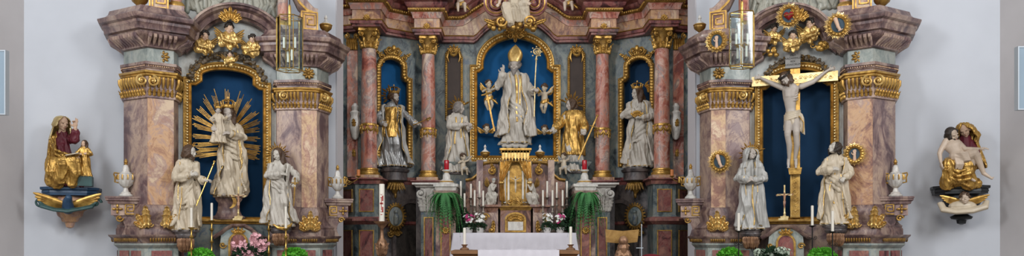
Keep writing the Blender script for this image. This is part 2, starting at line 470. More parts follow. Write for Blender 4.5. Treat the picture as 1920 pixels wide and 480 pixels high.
def rays(g, c, r0, r1, n, a0=0, a1=2*pi, w=.02, jit=.2, seed=0, m=None, th=.012, endpoint=False):
    r = random.Random(seed); c = V(c); mm = m or MX.Identity(3)
    for k in range(n):
        a = a0+(a1-a0)*(k+(0 if endpoint else .5))/max(1, n-(1 if endpoint else 0)); L = r1*(1-jit*(k % 2)-jit*.4*r.random()); ww = w*.5
        d = V((cos(a), 0, sin(a))); t = V((-sin(a), 0, cos(a)))
        b = d*r0; e = d*L; md = d*lerp(r0, L, .5)
        vs = [b-t*ww*.5, b+t*ww*.5, md+t*ww+V((0, -th, 0))*0, md-t*ww, e, b+V((0, -th, 0)), md+V((0, -th, 0))]
        vs = [c+mm @ p for p in vs]
        vb = [p+mm @ V((0, th*.6, 0)) for p in vs[:5]]
        g.add(vs+vb, [(0, 5, 6, 3), (5, 1, 2, 6), (3, 6, 4), (6, 2, 4), (7, 10, 9, 8), (10, 11, 9), (0, 3, 10, 7), (3, 4, 11, 10), (4, 2, 9, 11), (2, 1, 8, 9), (1, 5, 0, 7, 8)])
def crown(g, c, r, h, m=None, closed=True, cross=True):
    c = V(c); mm = m or MX.Identity(3); P = lambda p: c+mm @ V(p); t = G()
    t.lathe([(r*.92, 0), (r*1.02, 0), (r*1.05, h*.12), (r*.98, h*.16), (r*.98, h*.26), (r*1.06, h*.30), (r*1.0, h*.34), (r*.9, h*.3)], seg=22)
    for k in range(8):
        a = 2*pi*k/8; b = (cos(a)*r, sin(a)*r); t.tube([(b[0], b[1], h*.3), (b[0]*1.18, b[1]*1.18, h*.62)], [r*.13, r*.05], 6); t.ball((b[0]*1.2, b[1]*1.2, h*.64), r*.12, 6, 4); t.ball((b[0]*1.02, b[1]*1.02, h*.2), r*.09, 6, 4)
        if closed: t.tube([(b[0]*q[0], b[1]*q[0], h*q[1]) for q in ((1.0, .3), (1.12, .6), (.8, .84), (.1, .86))], r*.08, 5)
    if closed:
        t.ball((0, 0, h*.9), r*.18, 8, 5)
        if cross: t.box(-r*.05, r*.05, -r*.05, r*.05, h*.95, h*1.25); t.box(-r*.16, r*.16, -r*.05, r*.05, h*1.08, h*1.16)
    g.join(t, MX.Translation(c) @ mm.to_4x4())
def rotm(turn=0, nod=0, roll=0):
    """turn>0 looks to the viewer's right, nod>0 looks down, roll>0 tips the head to the viewer's right"""
    return (MX.Rotation(R(turn), 3, 'Z') @ MX.Rotation(R(roll), 3, 'Y') @ MX.Rotation(R(nod), 3, 'X'))
class Fig:
    """standing robed figure. Unit coordinates: height 1, front -y, x to the viewer's right."""
    def __init__(s, name, label, cat, loc, H, rz=0, robe=None, look=(0, 0, 0), headoff=(0, 0), skin='statue_white', cloth='statue_white', trim='bright_gold', group=None, plinth=None, voxel=.0095, phead=1.17):
        s.root = thing(name, label, cat, loc, rz, group); s.H = H; s.r = robe or Robe(); s.skin = skin; s.cloth = cloth; s.trim = trim; s.vx = voxel
        s.bg = G(); s.cg = G(); s.tg = G(); s.hm = rotm(*look); ax = s.r.axis(.86)
        s.hc = V((ax.x+headoff[0], ax.y-.014+headoff[1], .925)); s.ph = phead
        head(s.bg, s.hc, s.hm, phead)
        s.bg.limb([(ax.x, ax.y+.008, .80), (ax.x, ax.y, .86), s.hc+V((0, .012, -.025))], [.045, .030, .031])
        s.cg.loft(s.r.rings(0, .875))
        for q in (-1, 1):                                   # feet below the hem, knee and chest under the cloth
            fx = s.r.axis(0).x+q*.055; s.bg.ball((fx, -.115, .010), (.022, .05, .016), 10, 6, MX.Rotation(R(q*14), 3, 'Z')); s.bg.limb([(fx, -.085, .02), (fx, -.02, .04), (fx, 0, .3), (s.r.axis(.5).x+q*.03, 0, .5)], [.02, .022, .03, .035]); s.bg.limb([(s.r.axis(.5).x, 0, .48), (ax.x, ax.y+.008, .80)], [.05, .05])
            c = s.r.axis(.73); s.cg.ball((c.x+q*.045, c.y-.038, .735), (.045, .034, .05))
        s.trimw = .0045
    def knee(s, q, z=.29, out=.055, r=.05):
        c = s.r.axis(z); s.cg.limb([(c.x+q*.045, c.y-.04, z+.18), (c.x+q*.05, c.y-.04-out, z), (c.x+q*.06, c.y-.02, .06)], [r*1.05, r, r*.8])
        return s
    def arm(s, q, elbow, wrist, d, n=(0, -1, 0), curl=.5, cuff=.04, point=False, sleeve=.9, bare=False):
        c = s.r.axis(.80); sh = V((c.x+q*.086, c.y, .785)); e = V(elbow); w = V(wrist)
        s.bg.limb([sh, e, w], [.03, .025, .016])
        if not bare:
            t = e.lerp(w, sleeve); s.cg.limb([sh, e, t], [.040, .037, cuff], 12, 6)
            for k in range(4):                               # creases and hanging cuff
                a = e.lerp(t, .2+.22*k); s.cg.ball(a+V((0, 0, -.006)), (cuff*1.12, cuff*.95, .012), 10, 6)
            s.cg.tube([e+V((0, 0, -.01)), e.lerp(t, .6)+V((0, 0, -cuff*.9)), t+V((0, 0, -cuff*1.1))], [.025, .022, .014], 8)
            dd = (w-e).normalized(); u = dd.cross(V((0, 1, .2))).normalized(); v2 = dd.cross(u)
            s.tg.tube([t+(u*cos(2*pi*k/12)+v2*sin(2*pi*k/12))*cuff*1.02 for k in range(13)], s.trimw*.8, 6)
        hand(s.bg, w, d, n, 1.05, curl, point, q); return s
    def swag(s, z=.5, tilt=.12, r=.02, side=1, n=4, wide=1.05, drop=None):
        """cloak bunched round the hips in slanting rolls, its end falling down one side"""
        for k in range(n):
            pts = []; zz = z-k*.032
            for i in range(33):
                a = 2*pi*i/32; zc = zz+tilt*side*sin(a)*(1-.12*k)-.03*cos(a)*(k-.5); rx, ry, am = table(s.r.tb, max(.02, min(.85, zc)))
                c = s.r.axis(zc); pts.append((c.x+rx*wide*sin(a), c.y-ry*(wide+.05)*cos(a)-.004*k, zc+.01*sin(3*a+k)))
            s.cg.tube(pts, r*(1.0-.12*k), 8)
        if drop is not None:
            for k in range(5):
                a0 = drop+(.16*k-.3)*side; s.cg.tube([s.r.pt(a0, lerp(z+tilt*.6, .10+.05*k, i/9), .008+.004*sin(i+k)) for i in range(10)], [.016+.003*(i % 2) for i in range(10)], 7)
            s.tg.tube([s.r.pt(drop+.42*side, lerp(z+tilt*.5, .12, i/14), .022) for i in range(15)], s.trimw, 6)
        return s
    def cloak(s, a0=.75, a1=2*pi-.75, z0=.03, z1=.82, off=.02, flare=.02, mat=None, seed=5, trim=True, open_low=.0, name='cloak'):
        rb = Robe([(a, b+.004, c+.004, d*1.1) for a, b, c, d in s.r.tb], s.r.sway, s.r.lean, seed, s.r.tw*1.3, 6, 1, s.r.back); rings = []
        for i in range(41):
            t = i/40; z = lerp(z0, z1, t); b0 = a0+open_low*(1-t)+.12*sin(t*9+seed); b1 = a1-open_low*(1-t)+.12*sin(t*8+seed*2)
            rings.append([rb.pt(lerp(b0, b1, k/56), z+.02*sin(k/56*pi*5+seed)*(1-t), off+flare*(1-t)) for k in range(57)])
        if mat:
            g = G(); shell(g, rings, .016); s.part(name, g, mat, bake=.008, disp=(.022*s.H/1.6, 8.5/s.H*1.6))
        else: shell(s.cg, rings, .016)
        if trim:
            s.tg.tube([p[0]+V((0, 0, 0)) for p in rings], s.trimw, 6); s.tg.tube([p[-1] for p in rings], s.trimw, 6); s.tg.tube(rings[0], s.trimw, 6)
        return s
    def veil(s, mat=None, drop=.2, open_=.85, r=.066, name='veil', zt=.072):
        """head cloth: opens round the face and falls to the shoulders"""
        g = G(); rings = []; c0 = s.hc
        for i in range(21):
            t = i/20; zz = lerp(zt, -drop, t)
            if t < .22: rad = r*sqrt(max(.02, 1-(1-t/.22)**2)); op = open_*(t/.22)**.5*.9
            else: rad = r+(t-.22)*.055; op = open_*(1-(t-.22)*.45)
            w = min(1, max(0, (t-.3)/.4)); m = s.hm
            ring = []
            for k in range(41):
                a = lerp(op, 2*pi-op, k/40); q = rad*(1+.05*sin(a*9+t*4)); p = V((q*sin(a), -q*1.05*cos(a)+.012, zz)); ph = m @ (p*s.ph); pp = V((p.x, p.y, p.z)); ring.append(c0+ph.lerp(pp, w))
            rings.append(ring)
        shell(g, rings, .010)
        if mat: s.part(name, g, mat, bake=.008)
        else: s.cg.join(g)
        s.tg.tube([r_[0] for r_ in rings], s.trimw*.8, 6); s.tg.tube([r_[-1] for r_ in rings], s.trimw*.8, 6)
        return s
    def hem(s, z=.012): s.tg.tube([s.r.pt(2*pi*k/72, z, .003) for k in range(73)], s.trimw*1.2, 6); return s
    def strip(s, a=.0, z0=.05, z1=.78, w=2.4, wob=.15):
        s.tg.tube(s.r.line(lambda z: a+wob*sin(z*11), z0, z1, .003), s.trimw*w, 6, 1); return s
    def hair(s, kind='long', mat='brown_hair', beard=0, seed=0):
        g = G(); hairdo(g, s.hc, s.hm, s.ph, kind, seed)
        if beard: beardo(g, s.hc, s.hm, s.ph, beard, seed)
        s.part('hair', g, mat, bake=.006); return s
    def part(s, name, g, mat, bake=None, label=None, sm=1, disp=None):
        H = s.H; g2 = G().add([V(p)*H for p in g.v], g.f)
        return obj(name, baked(g2, max(.006, bake*H), sm, disp=disp) if bake else g2, mat, s.root, label=label)
    def rock(s, h=.05, r=.19, mat='dark_marble', name='plinth'):
        g = G(); c = s.r.axis(0)
        g.lathe([(r*1.0, -h), (r*1.04, -h*.6), (r*.98, -h*.5), (r*.96, -.004), (r*.9, .0)], (c.x, 0, 0), 8, 1, .75); s.part(name, g, mat); return s
    def done(s):
        s.part('body', s.bg, s.skin, bake=.0042); s.part('robe', s.cg, s.cloth, bake=s.vx*.62, sm=1, disp=(.026*s.H/1.6, 8.5/s.H*1.6))
        if s.tg.v: s.part('gilt_hem', s.tg, s.trim)
        return s.root
# ------------------------------------------------------------------ room, camera, light
w = bpy.data.worlds.new('daylight'); S.world = w; w.use_nodes = True
bgn = w.node_tree.nodes['Background']; bgn.inputs[0].default_value = (.88, .92, 1, 1); bgn.inputs[1].default_value = .50
cam = bpy.data.cameras.new('camera'); camo = bpy.data.objects.new('camera', cam); COL.objects.link(camo)
camo.location = (0, 0, EYE); camo.rotation_euler = (R(90), 0, 0); cam.sensor_width = 36; cam.lens = 36*F/1920; cam.shift_y = (HOR-240)/1920
cam.clip_end = 100; S.camera = camo
S.view_settings.view_transform = 'Standard'; S.view_settings.look = 'None'; S.view_settings.gamma = 1; S.view_settings.exposure = .08
def area(loc, target, size, e, col):
    l = bpy.data.lights.new('window_and_fill_light', 'AREA'); l.energy = e; l.shape = 'RECTANGLE'; l.size, l.size_y = size; l.color = col
    o = bpy.data.objects.new('window_and_fill_light', l); COL.objects.link(o); o.location = loc
    o.rotation_euler = (V(target)-V(loc)).to_track_quat('-Z', 'Y').to_euler(); return o
area((-8.5, 3.5, 8), (5, 15, 2.5), (2.2, 4), 780, (.92, .95, 1))
area((8.5, 3.5, 8), (-5, 15, 2.5), (2.2, 4), 780, (.94, .96, 1))
area((0, -2, 9), (0, 17, 3), (5, 3), 650, (1, .95, .88))  # added soft fill from high behind the camera, not a window
area((-4.2, 15.9, 8.5), (1.5, 18.4, 2.8), (1.2, 3), 150, (.95, .96, 1))  # pair of area lights behind the chancel arch, aimed at the high altar
area((4.2, 15.9, 8.5), (-1.5, 18.4, 2.8), (1.2, 3), 150, (1, .96, .9))
def wallbox(name, a, b, z0, z1, t, mat):
    """upright wall from plan point a to b, thickness t on the far side"""
    d = V((b[0]-a[0], b[1]-a[1])).normalized(); n = V((-d.y, d.x))*t
    struct(name, G().prism([tuple(a), tuple(b), (b[0]+n.x, b[1]+n.y), (a[0]+n.x, a[1]+n.y)], z0, z1, 'xy'), mat)
VB = -.55                                                    # wall behind the side altars
for sd, pl, pxs, nm in ((-1, PL, (45, 632), 'left'), (1, PR, (1875, 1303), 'right')):
    a = pl.w(pxs[0], 440, VB); b = pl.w(pxs[1], 440, VB)
    q = [(a.x, a.y), (b.x, b.y)]
    if sd > 0: q.reverse()
    wallbox('wall_diagonal_'+nm, q[0], q[1], -.2, 9, .4, 'plaster_lit')
    # arch pier: front meets the diagonal wall, its jamb runs back into the chancel
    jx = b.x; back = 16.0
    struct('trim_'+('1' if sd < 0 else '2'), G().prism([(jx, b.y-.02), (jx-sd*(-.03), b.y), (jx-sd*(-.03), back), (jx+sd*.9, back), (jx+sd*.9, b.y+.3)], -.2, 9, 'xy'), 'plaster_jamb')
    # side wall of the nave, coming towards the camera
    ex = a.x-sd*.0; path = [(a.x, a.y), (a.x+sd*.25, a.y-2.0), (a.x+sd*1.2, a.y-9)]
    if sd < 0: path.reverse()
    for k in range(2): wallbox('wall_%s_%s' % (nm, 'ab'[k]), path[k], path[k+1], -.2, 9, .35, 'plaster_band')
    # chancel side walls
    wallbox('wall_chancel_'+nm, *([(-4.6, 15.95), (-4.6, 19.6)] if sd < 0 else [(4.6, 19.6), (4.6, 15.95)]), -.2, 9, .3, 'dark_plaster') if False else None
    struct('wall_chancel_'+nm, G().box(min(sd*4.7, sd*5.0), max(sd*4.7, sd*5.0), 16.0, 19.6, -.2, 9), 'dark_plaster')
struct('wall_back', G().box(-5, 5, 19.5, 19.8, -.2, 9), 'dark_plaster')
struct('floor', G().box(-10, 10, -3, 20, -.3, -.0), 'floor_stone')
struct('trim_3', G().prism([(-4.65, 19.45), (-4.65, 16.05), (-3.3, 15.1), (-1.7, 11.2), (1.7, 11.2), (3.3, 15.1), (4.65, 16.05), (4.65, 19.45)], .0, .62, 'xy'), 'floor_stone')
# flat grey wall panels close to the side walls (loudspeakers)
for sd, pxx, ys, lb in ((-1, (-16, 12), (95, 215), 'left'), (1, (1907, 1936), (88, 206), 'right')):
    Y = 11.55
    x0 = (pxx[0]-960)/F*Y; x1 = (pxx[1]-960)/F*Y; z0 = EYE+(HOR-ys[1])/F*Y; z1 = EYE+(HOR-ys[0])/F*Y
    t = thing('loudspeaker', 'flat pale blue-grey panel loudspeaker on the side wall at the far %s' % lb, 'loudspeaker', ((x0+x1)/2, Y, z0))
    hw = (x1-x0)/2; h = z1-z0
    obj('cover', G().box(-hw+.012, hw-.012, -.02, .05, .012, h-.012), 'panel_grey', t)
    obj('frame', G().frame([(-hw, 0), (-hw, h), (hw, h), (hw, 0)], [(-.014, 0), (-.014, .03), (.004, .03), (.004, -.06), (-.014, -.06)], 0, True), 'panel_edge', t)
    xx = sd*(hw+.0); obj('bracket', G().box(min(0, sd*.45), max(0, sd*.45), .05, .10, h*.45, h*.55), 'panel_edge', t)
# ------------------------------------------------------------------ side altars
def smooth_arc(cx, cz, a, b, t0, t1, n=22):
    return [(cx+a*cos(lerp(t0, t1, i/n)), cz+b*sin(lerp(t0, t1, i/n))) for i in range(n+1)]
def cut_panel(g, outer, inner, y0, y1):
    """slab with an opening: outer and inner outlines in xz"""
    bm = bmesh.new(); L = []
    for poly in (outer, inner):
        vs = [bm.verts.new((x, y0, z)) for x, z in poly]
        L.append(vs)
        for i in range(len(vs)): bm.edges.new((vs[i], vs[(i+1) % len(vs)]))
    bmesh.ops.triangle_fill(bm, use_beauty=True, use_dissolve=False, edges=bm.edges[:])
    bm.verts.index_update(); vs = [v.co.copy() for v in bm.verts]; fs = [tuple(v.index for v in f.verts) for f in bm.faces]; bm.free()
    g.add(vs, fs)
    for poly in (outer, inner):
        n = len(poly); g.add([(x, y, z) for y in (y0, y1) for x, z in poly], [(i, (i+1) % n, (i+1) % n+n, i+n) for i in range(n)])
def arch_outline(x0, x1, z0, zs, a0, a1, zp, n=20):
    """niche outline: straight sides, shoulders stepping in at zs, arch between a0 and a1 rising to zp"""
    c = (a0+a1)/2; hw = (a1-a0)/2; st = (a0-x0)*.35
    return [(x0, z0), (x0, zs), (a0-st, zs), (a0, zs+st*.8)]+smooth_arc(c, zs+st*2.2, hw, zp-zs-st*2.2, pi, 0, n)+[(a1, zs+st*.8), (a1+st, zs), (x1, zs), (x1, z0)]
FRAMEP = lambda w, d: [(-w, 0), (-w, d*.55), (-w*.8, d*.75), (-w*.6, d*.6), (-w*.35, d*.8), (0, d*.62), (w*.45, d*.7), (w*.6, d), (w*.85, d*1.08), (w, d*.9), (w, 0)]
def gilt_frame(root, path, w, d, y, closed=False, name='niche_frame', bead=True, mat='gilding', pale=True):
    fr = obj(name, G().frame(path, FRAMEP(w, d), y, closed), mat, root)
    pts = [(x, z) for x, z in path]
    g = G(); off = []
    n = len(pts)
    P3 = [V((x, y-d*.95, z)) for x, z in pts]
    if closed: P3.append(P3[0])
    if bead: g.bead(P3, w*.26, w*.72, seg=6); obj('bead_moulding', g, 'pale_gold' if pale else mat, fr)
    return fr
def capital(root, path, z0, z1, name='capital', mat='gilding', vol=None, flat=False):
    """gilded capital wrapped round a pilaster: abacus, scrolls, flutes and a leaf row"""
    h = z1-z0; ab = G().sweep([(x, y, z0) for x, y in path], [(-.02, h*.80), (.04, h*.80), (.055, h*.84), (.05, h*.89), (.075, h*.93), (.08, h), (-.02, h)])
    c = obj(name, ab, mat, root)
    obj('necking', G().sweep([(x, y, z0) for x, y in path], [(-.02, 0), (.03, 0), (.035, h*.05), (.03, h*.1), (.012, h*.12), (.02, h*.8), (-.02, h*.8)]), 'violet_marble', c)
    g = G(); lf = G()
    for (xa, ya), (xb, yb) in zip(path, path[1:]):
        a = V((xa, ya, 0)); b = V((xb, yb, 0)); L = (b-a).length
        if L < .08: continue
        d = (b-a)/L; m = MX((d, V((-d.y, d.x, 0)), V((0, 0, 1)))).transposed(); n = max(1, round(L/.075)); s = L/n
        for k in range(n):
            p = a+d*(s*(k+.5)); o = m @ V((0, -.02, 0))
            g.tube([p+o+m @ V((0, -.055, z0+h*.78)), p+o+m @ V((0, -.05, z0+h*.6)), p+o+m @ V((0, -.01, z0+h*.40))], [s*.36, s*.38, s*.2], 6)
            lf.leaf(p+m @ V((0, -.025, z0+h*.08)), h*.34, s*1.0, .3, .35, 3, m, 8)
        obj('fluting', g, mat, c); g = G()
        obj('leaf_row', lf, mat, c); lf = G()
    for q in vol or []:
        (x, y), hand, ang = q
        g.volute((x, y, z0+h*.60), h*.20, 1.7, h*.045, start=pi/2, hand=hand, m=MX.Rotation(ang, 3, 'Z')); obj('scroll', g, 'bright_gold', c); g = G()
    return c
def urn(loc, H, label, rz=0, group=None, small=False):
    t = thing('urn', label, 'urn', loc, rz, group); h = H
    obj('pedestal', G().lathe([(.16*h, 0), (.17*h, .03*h), (.15*h, .06*h), (.12*h, .07*h), (.12*h, .10*h), (.06*h, .14*h)], seg=20), 'white_marble', t)
    if small:
        obj('bowl', G().lathe([(.05*h, .14*h), (.04*h, .2*h), (.10*h, .24*h), (.24*h, .36*h), (.28*h, .46*h), (.26*h, .52*h), (.20*h, .56*h)], seg=24, flute=(14, .06)), 'old_gold', t)
        obj('lid', G().lathe([(.21*h, .55*h), (.19*h, .62*h), (.08*h, .70*h), (.05*h, .8*h), (.08*h, .85*h), (.05*h, .95*h), (.01*h, h)], seg=18), 'white_marble', t)
        obj('gilt_band', G().lathe([(.27*h, .50*h), (.30*h, .53*h), (.27*h, .57*h)], seg=24), 'gilding', t); return t
    obj('foot', G().lathe([(.08*h, .12*h), (.06*h, .18*h), (.05*h, .22*h), (.09*h, .25*h)], seg=18), 'white_marble', t)
    b = obj('bowl', G().lathe([(.05*h, .23*h), (.11*h, .27*h), (.17*h, .34*h), (.20*h, .42*h), (.205*h, .52*h), (.19*h, .58*h), (.12*h, .61*h)], seg=40, flute=(12, .12)), 'white_marble', t)
    g = G()
    for k in range(10):
        a = 2*pi*k/10; g.tube([(cos(a)*.205*h, sin(a)*.205*h, .44*h), (cos(a)*.215*h, sin(a)*.215*h, .50*h), (cos(a)*.2*h, sin(a)*.2*h, .57*h)], .018*h, 5)
    obj('gilt_garland', g, 'gilding', b)
    obj('collar', G().lathe([(.06*h, .24*h), (.085*h, .25*h), (.06*h, .27*h)], seg=18), 'gilding', t)
    for q in (-1, 1): obj('handle', G().tube([(q*.15*h, 0, .60*h), (q*.27*h, 0, .62*h), (q*.28*h, 0, .58*h), (q*.25*h, 0, .50*h), (q*.255*h, 0, .38*h), (q*.17*h, 0, .36*h)], .022*h, 6), 'gilding', t)
    l = obj('lid', G().lathe([(.13*h, .60*h), (.14*h, .62*h), (.09*h, .66*h), (.075*h, .76*h), (.05*h, .82*h), (.02*h, .84*h)], seg=18, flute=(8, .12)), 'white_marble', t)
    obj('finial', G().lathe([(.02*h, .83*h), (.055*h, .85*h), (.03*h, .87*h), (.05*h, .90*h), (.035*h, .95*h), (.004*h, h)], seg=12, flute=(6, .2)), 'gilding', l)
    return t
def meander(g, cx, cz, w, h, y, t=.012):
    """square key spiral in relief"""
    x0, x1, z0, z1 = cx-w/2, cx+w/2, cz-h/2, cz+h/2
    P = [(x1, z0), (x0, z0), (x0, z1), (x1, z1), (x1, z0+h*.3), (x0+w*.3, z0+h*.3), (x0+w*.3, z1-h*.3), (x1-w*.3, z1-h*.3)]
    for a, b in zip(P, P[1:]): g.box(min(a[0], b[0])-t, max(a[0], b[0])+t, y-t*1.5, y+.01, min(a[1], b[1])-t, max(a[1], b[1])+t)
def fruit_garland(root, path, r, y, name, seed=0):
    rr = random.Random(seed); g = G(); lf = G(); P = [V((x, y, z)) for x, z in path]; d = 0
    g.tube(P, r*.5, 8)
    for a, b in zip(P, P[1:]):
        L = (b-a).length; d2 = d
        while d2 < L:
            c = a.lerp(b, d2/L)
            for k in range(3):
                an = rr.uniform(0, pi*2); q = c+V((cos(an)*r*.55, -abs(rr.gauss(0, .5))*r-r*.2, sin(an)*r*.55)); g.ball(q, r*rr.uniform(.3, .46), 8, 5)
            an = rr.uniform(0, 6.28); lf.leaf(c+V((0, -r*.4, 0)), r*1.1, r*.7, .2, .2, 2, MX.Rotation(an, 3, 'Y'), 6)
            d2 += r*.62
        d = d2-L
    o = obj(name, baked(g, .008, 1), 'fruit_brown', root); obj('gilt_leaves', lf, 'old_gold', o); return o
def poly_arc(u0, u1, zs, zp, n=24):
    c = (u0+u1)/2; return smooth_arc(c, zs, (u1-u0)/2, zp-zs, pi, 0, n)
def side_altar(sd):
    pl = PL if sd < 0 else PR; su = 1.0 if sd < 0 else -.955
    nm = 'left' if sd < 0 else 'right'
    root = thing('side_altar', 'tall marble %s side altar framing a blue niche with %s' % (nm, 'the crowned Madonna' if sd < 0 else 'the large crucifix'), 'altar', (pl.o[0], pl.o[1], 0), pl.th)
    U = lambda px, v=0: PL.u(px, v)*su
    Z = lambda px, py, v=0: PL.z(px, py, v)
    def pth(p):   # keep left-to-right order after mirroring
        return p if su > 0 else p[::-1]
    fl = lambda pts: [(x*su, y) for x, y in pts] if su > 0 else [(x*su, y) for x, y in pts][::-1]
    fp = lambda pts: fl(pts)
    vf = .45; cx = 427
    # ---- pilaster plans in (u, y)
    ul = PL.u
    outer = [(ul(232, .05), .3), (ul(232, .05), -.05), (ul(276, vf+.1), -vf-.10), (ul(326, vf), -vf), (ul(334, .2), -.2), (ul(334, .2), 0)]
    inner = [(ul(519, .2), 0), (ul(519, .2), -.2), (ul(565, vf), -vf), (ul(594, vf), -vf-.02), (ul(616, .1), -.1), (ul(616, .1), .3)]
    zt = {}
    for key, pxs, p in (('outer', 281, outer), ('inner', 570, inner)):
        k = vf; z = lambda py: PL.z(pxs, py, k)
        if key == 'outer': y = dict(led0=456, led1=440, base=384, cap0=185, cap1=135, den=118, fr=92, cor1=20)
        else: y = dict(led0=456, led1=443, base=389, cap0=206, cap1=165, den=150, fr=126, cor1=60)
        zs = {a: z(b) for a, b in y.items()}; zt[key] = zs; q = fp(p); P = lambda zz: [(a, b, zz) for a, b in q]
        pil = obj('pilaster', G().sweep(P(0), [(-.05, zs['base']), (0, zs['base']), (0, zs['cap0']), (-.05, zs['cap0'])]), 'violet_marble', root)
        # lighter inlaid field on the front face
        fi = (3, 2) if key == 'outer' else (2, 3)
        a, b = (V((p[fi[0]][0]*su, p[fi[0]][1])), V((p[fi[1]][0]*su, p[fi[1]][1])))
        if a.x > b.x: a, b = b, a
        d = (b-a).normalized(); a2 = a+d*.004; b2 = b-d*.004; n = V((d.y, -d.x))*.012
        obj('inlaid_field', G().prism([(a2.x, a2.y), (b2.x, b2.y), (b2.x+n.x, b2.y+n.y), (a2.x+n.x, a2.y+n.y)], zs['base']+.0, zs['cap0']-.005, 'xy'), 'cream_marble' if key == 'inner' else 'ochre_marble', pil)
        bs = obj('pilaster_base', G().sweep(P(zs['led1']), [(-.05, 0), (.12, 0), (.12, .10), (.10, .13), (.11, .16), (.06, .2), (.02, (zs['base']-zs['led1'])*.5), (.05, (zs['base']-zs['led1'])*.8), (.0, (zs['base']-zs['led1'])*1.02), (-.05, (zs['base']-zs['led1']))]), 'purple_marble', root)
        # acanthus on the base
        if key == 'outer': lv = [(276, 0, .5), (312, 1, .5)]
        else: lv = [(580, 0, .75)]
        for (lx, kk, wd) in lv:
            g = G(); lz = zs['led1']+.13; lh = .42
            uu = ul(lx, vf+.15)*su
            if key == 'outer':
                q2 = (-1 if kk == 0 else 1)*(1 if su > 0 else -1)
                for j, (sc_, an) in enumerate(((1, 3), (.72, 32), (.5, 62), (.55, -22))): g.leaf((uu+q2*(.02*j), -vf-.22+.02*j, lz), lh*sc_*1.06, .19*(1-.1*j), .22, .4, 5, MX.Rotation(q2*R(an), 3, 'Y'), 18)
                g.volute((uu-q2*.05, -vf-.2, lz+.05), .05, 1.3, .016, hand=q2)
            else:
                for sc_, an in ((1, 0), (.8, 24), (.8, -24), (.6, 50), (.6, -50), (.4, 76), (.4, -76)): g.leaf((uu+.0008*an, -vf-.22+.0006*abs(an), lz), lh*sc_, .16, .2, .4, 5, MX.Rotation(R(an), 3, 'Y'), 16)
            obj('gilt_acanthus', g, 'bright_gold', bs)  # brighter gold stands in for the light these leaves catch
        # capital with its scrolls at the free corners
        vol = []
        if key == 'outer':
            for (px_, hd, an) in ((266, 1, 0), (287, -1, 0)): vol.append(((ul(px_, vf+.16)*su, -vf-.17), hd*(1 if su > 0 else -1), 0))
        else: vol.append(((ul(607, vf-.05)*su, -vf-.02), -1*(1 if su > 0 else -1), 0)); vol.append(((ul(532, vf-.1)*su, -vf+.05), 1*(1 if su > 0 else -1), 0))
        capital(root, q, zs['cap0'], zs['cap1'], vol=vol)
        # dentil band, frieze, flared cornice
        h = zs['den']-zs['cap1']
        dn = obj('dentil_band', G().sweep(P(zs['cap1']), [(-.05, 0), (.0, 0), (.0, h*.3), (.02, h*.35), (.03, h*.6), (.055, h*.7), (.055, h), (-.05, h)]), 'purple_marble', root)
        g = G()
        for (xa, ya), (xb, yb) in zip(q, q[1:]):
            a = V((xa, ya, 0)); b = V((xb, yb, 0)); L = (b-a).length
            if L < .1: continue
            d = (b-a)/L; nn = V((d.y, -d.x, 0)); k = int(L/.035)
            for j in range(k): g.ball(a+d*(L*(j+.5)/k)+nn*.045+V((0, 0, zs['cap1']+h*.55)), .013, 6, 4)
        obj('dentils', g, 'cream_marble', dn)
        obj('frieze_block', G().sweep(P(0), [(-.05, zs['den']), (0, zs['den']), (0, zs['fr']), (-.05, zs['fr'])]), 'grey_green_marble', root)
        rp = V((ul(305 if key == 'outer' else 578, vf)*su, -vf-.01-(.02 if key == 'inner' else 0), (zs['den']+zs['fr'])/2))
        obj('gilt_rosette', G().rosette(rp, .115, 9), 'old_gold', root)
        # cornice path is wider than the pilaster, ressaut kept
        cz = zs['fr']; H = zs['cor1']-cz
        pc = [(a, b) for a, b in q]
        prof = [(-.08, 0), (.02, 0), (.05, H*.02), (.06, H*.08), (.10, H*.16), (.20, H*.25), (.235, H*.30), (.24, H*.36), (.30, H*.38), (.31, H*.50), (.33, H*.53), (.33, H*.60), (.38, H*.64), (.40, H*.72), (.40, H*.75), (.30, H*.80), (.24, H*.90), (.22, H*1.0), (-.08, H)]
        co = obj('cornice', G().sweep([(a, b, cz) for a, b in pc], prof), 'purple_marble', root)
        g = G()
        for (xa, ya), (xb, yb) in zip(q, q[1:]):
            a = V((xa, ya, 0)); b = V((xb, yb, 0)); L = (b-a).length
            if L < .1: continue
            d = (b-a)/L; nn = V((d.y, -d.x, 0)); k = max(1, int(L/.062))
            for j in range(k):
                p0 = (a+b)/2+d*(L*((j+.5)/k-.5)*1.12); g.tube([p0+nn*.05+V((0, 0, cz+H*.06)), p0+nn*.12+V((0, 0, cz+H*.15)), p0+nn*.225+V((0, 0, cz+H*.25)), p0+nn*.235+V((0, 0, cz+H*.31))], [.016, .026, .032, .03], 6)
        obj('consoles', g, 'violet_marble', co)
        # pedestal block below: ledge, green-white die and red inlays
        lz = zs['led0']; lh = zs['led1']-zs['led0']
        le = obj('ledge', G().sweep(P(lz), [(-.05, 0), (.14, 0), (.15, lh*.15), (.17, lh*.3), (.21, lh*.7), (.23, lh*.8), (.24, lh), (-.05, lh)]), 'purple_marble', root)
        g = G()
        for (xa, ya), (xb, yb) in zip(q, q[1:]):
            a = V((xa, ya, 0)); b = V((xb, yb, 0)); L = (b-a).length
            if L < .1: continue
            d = (b-a)/L; nn = V((d.y, -d.x, 0)); k = int(L/.05)+2
            for j in range(k): g.ball(a+d*(L*(j+.5)/k)+nn*.185+V((0, 0, lz+lh*.5)), (.02, .02, lh*.36), 6, 5)
        obj('gilt_egg_moulding', g, 'old_gold', le)
        obj('die', G().sweep(P(0), [(-.05, .0), (.16, 0), (.16, .3), (.09, .4), (.09, lz-.09), (.15, lz-.03), (.15, lz), (-.05, lz)]), 'grey_green_marble', root)
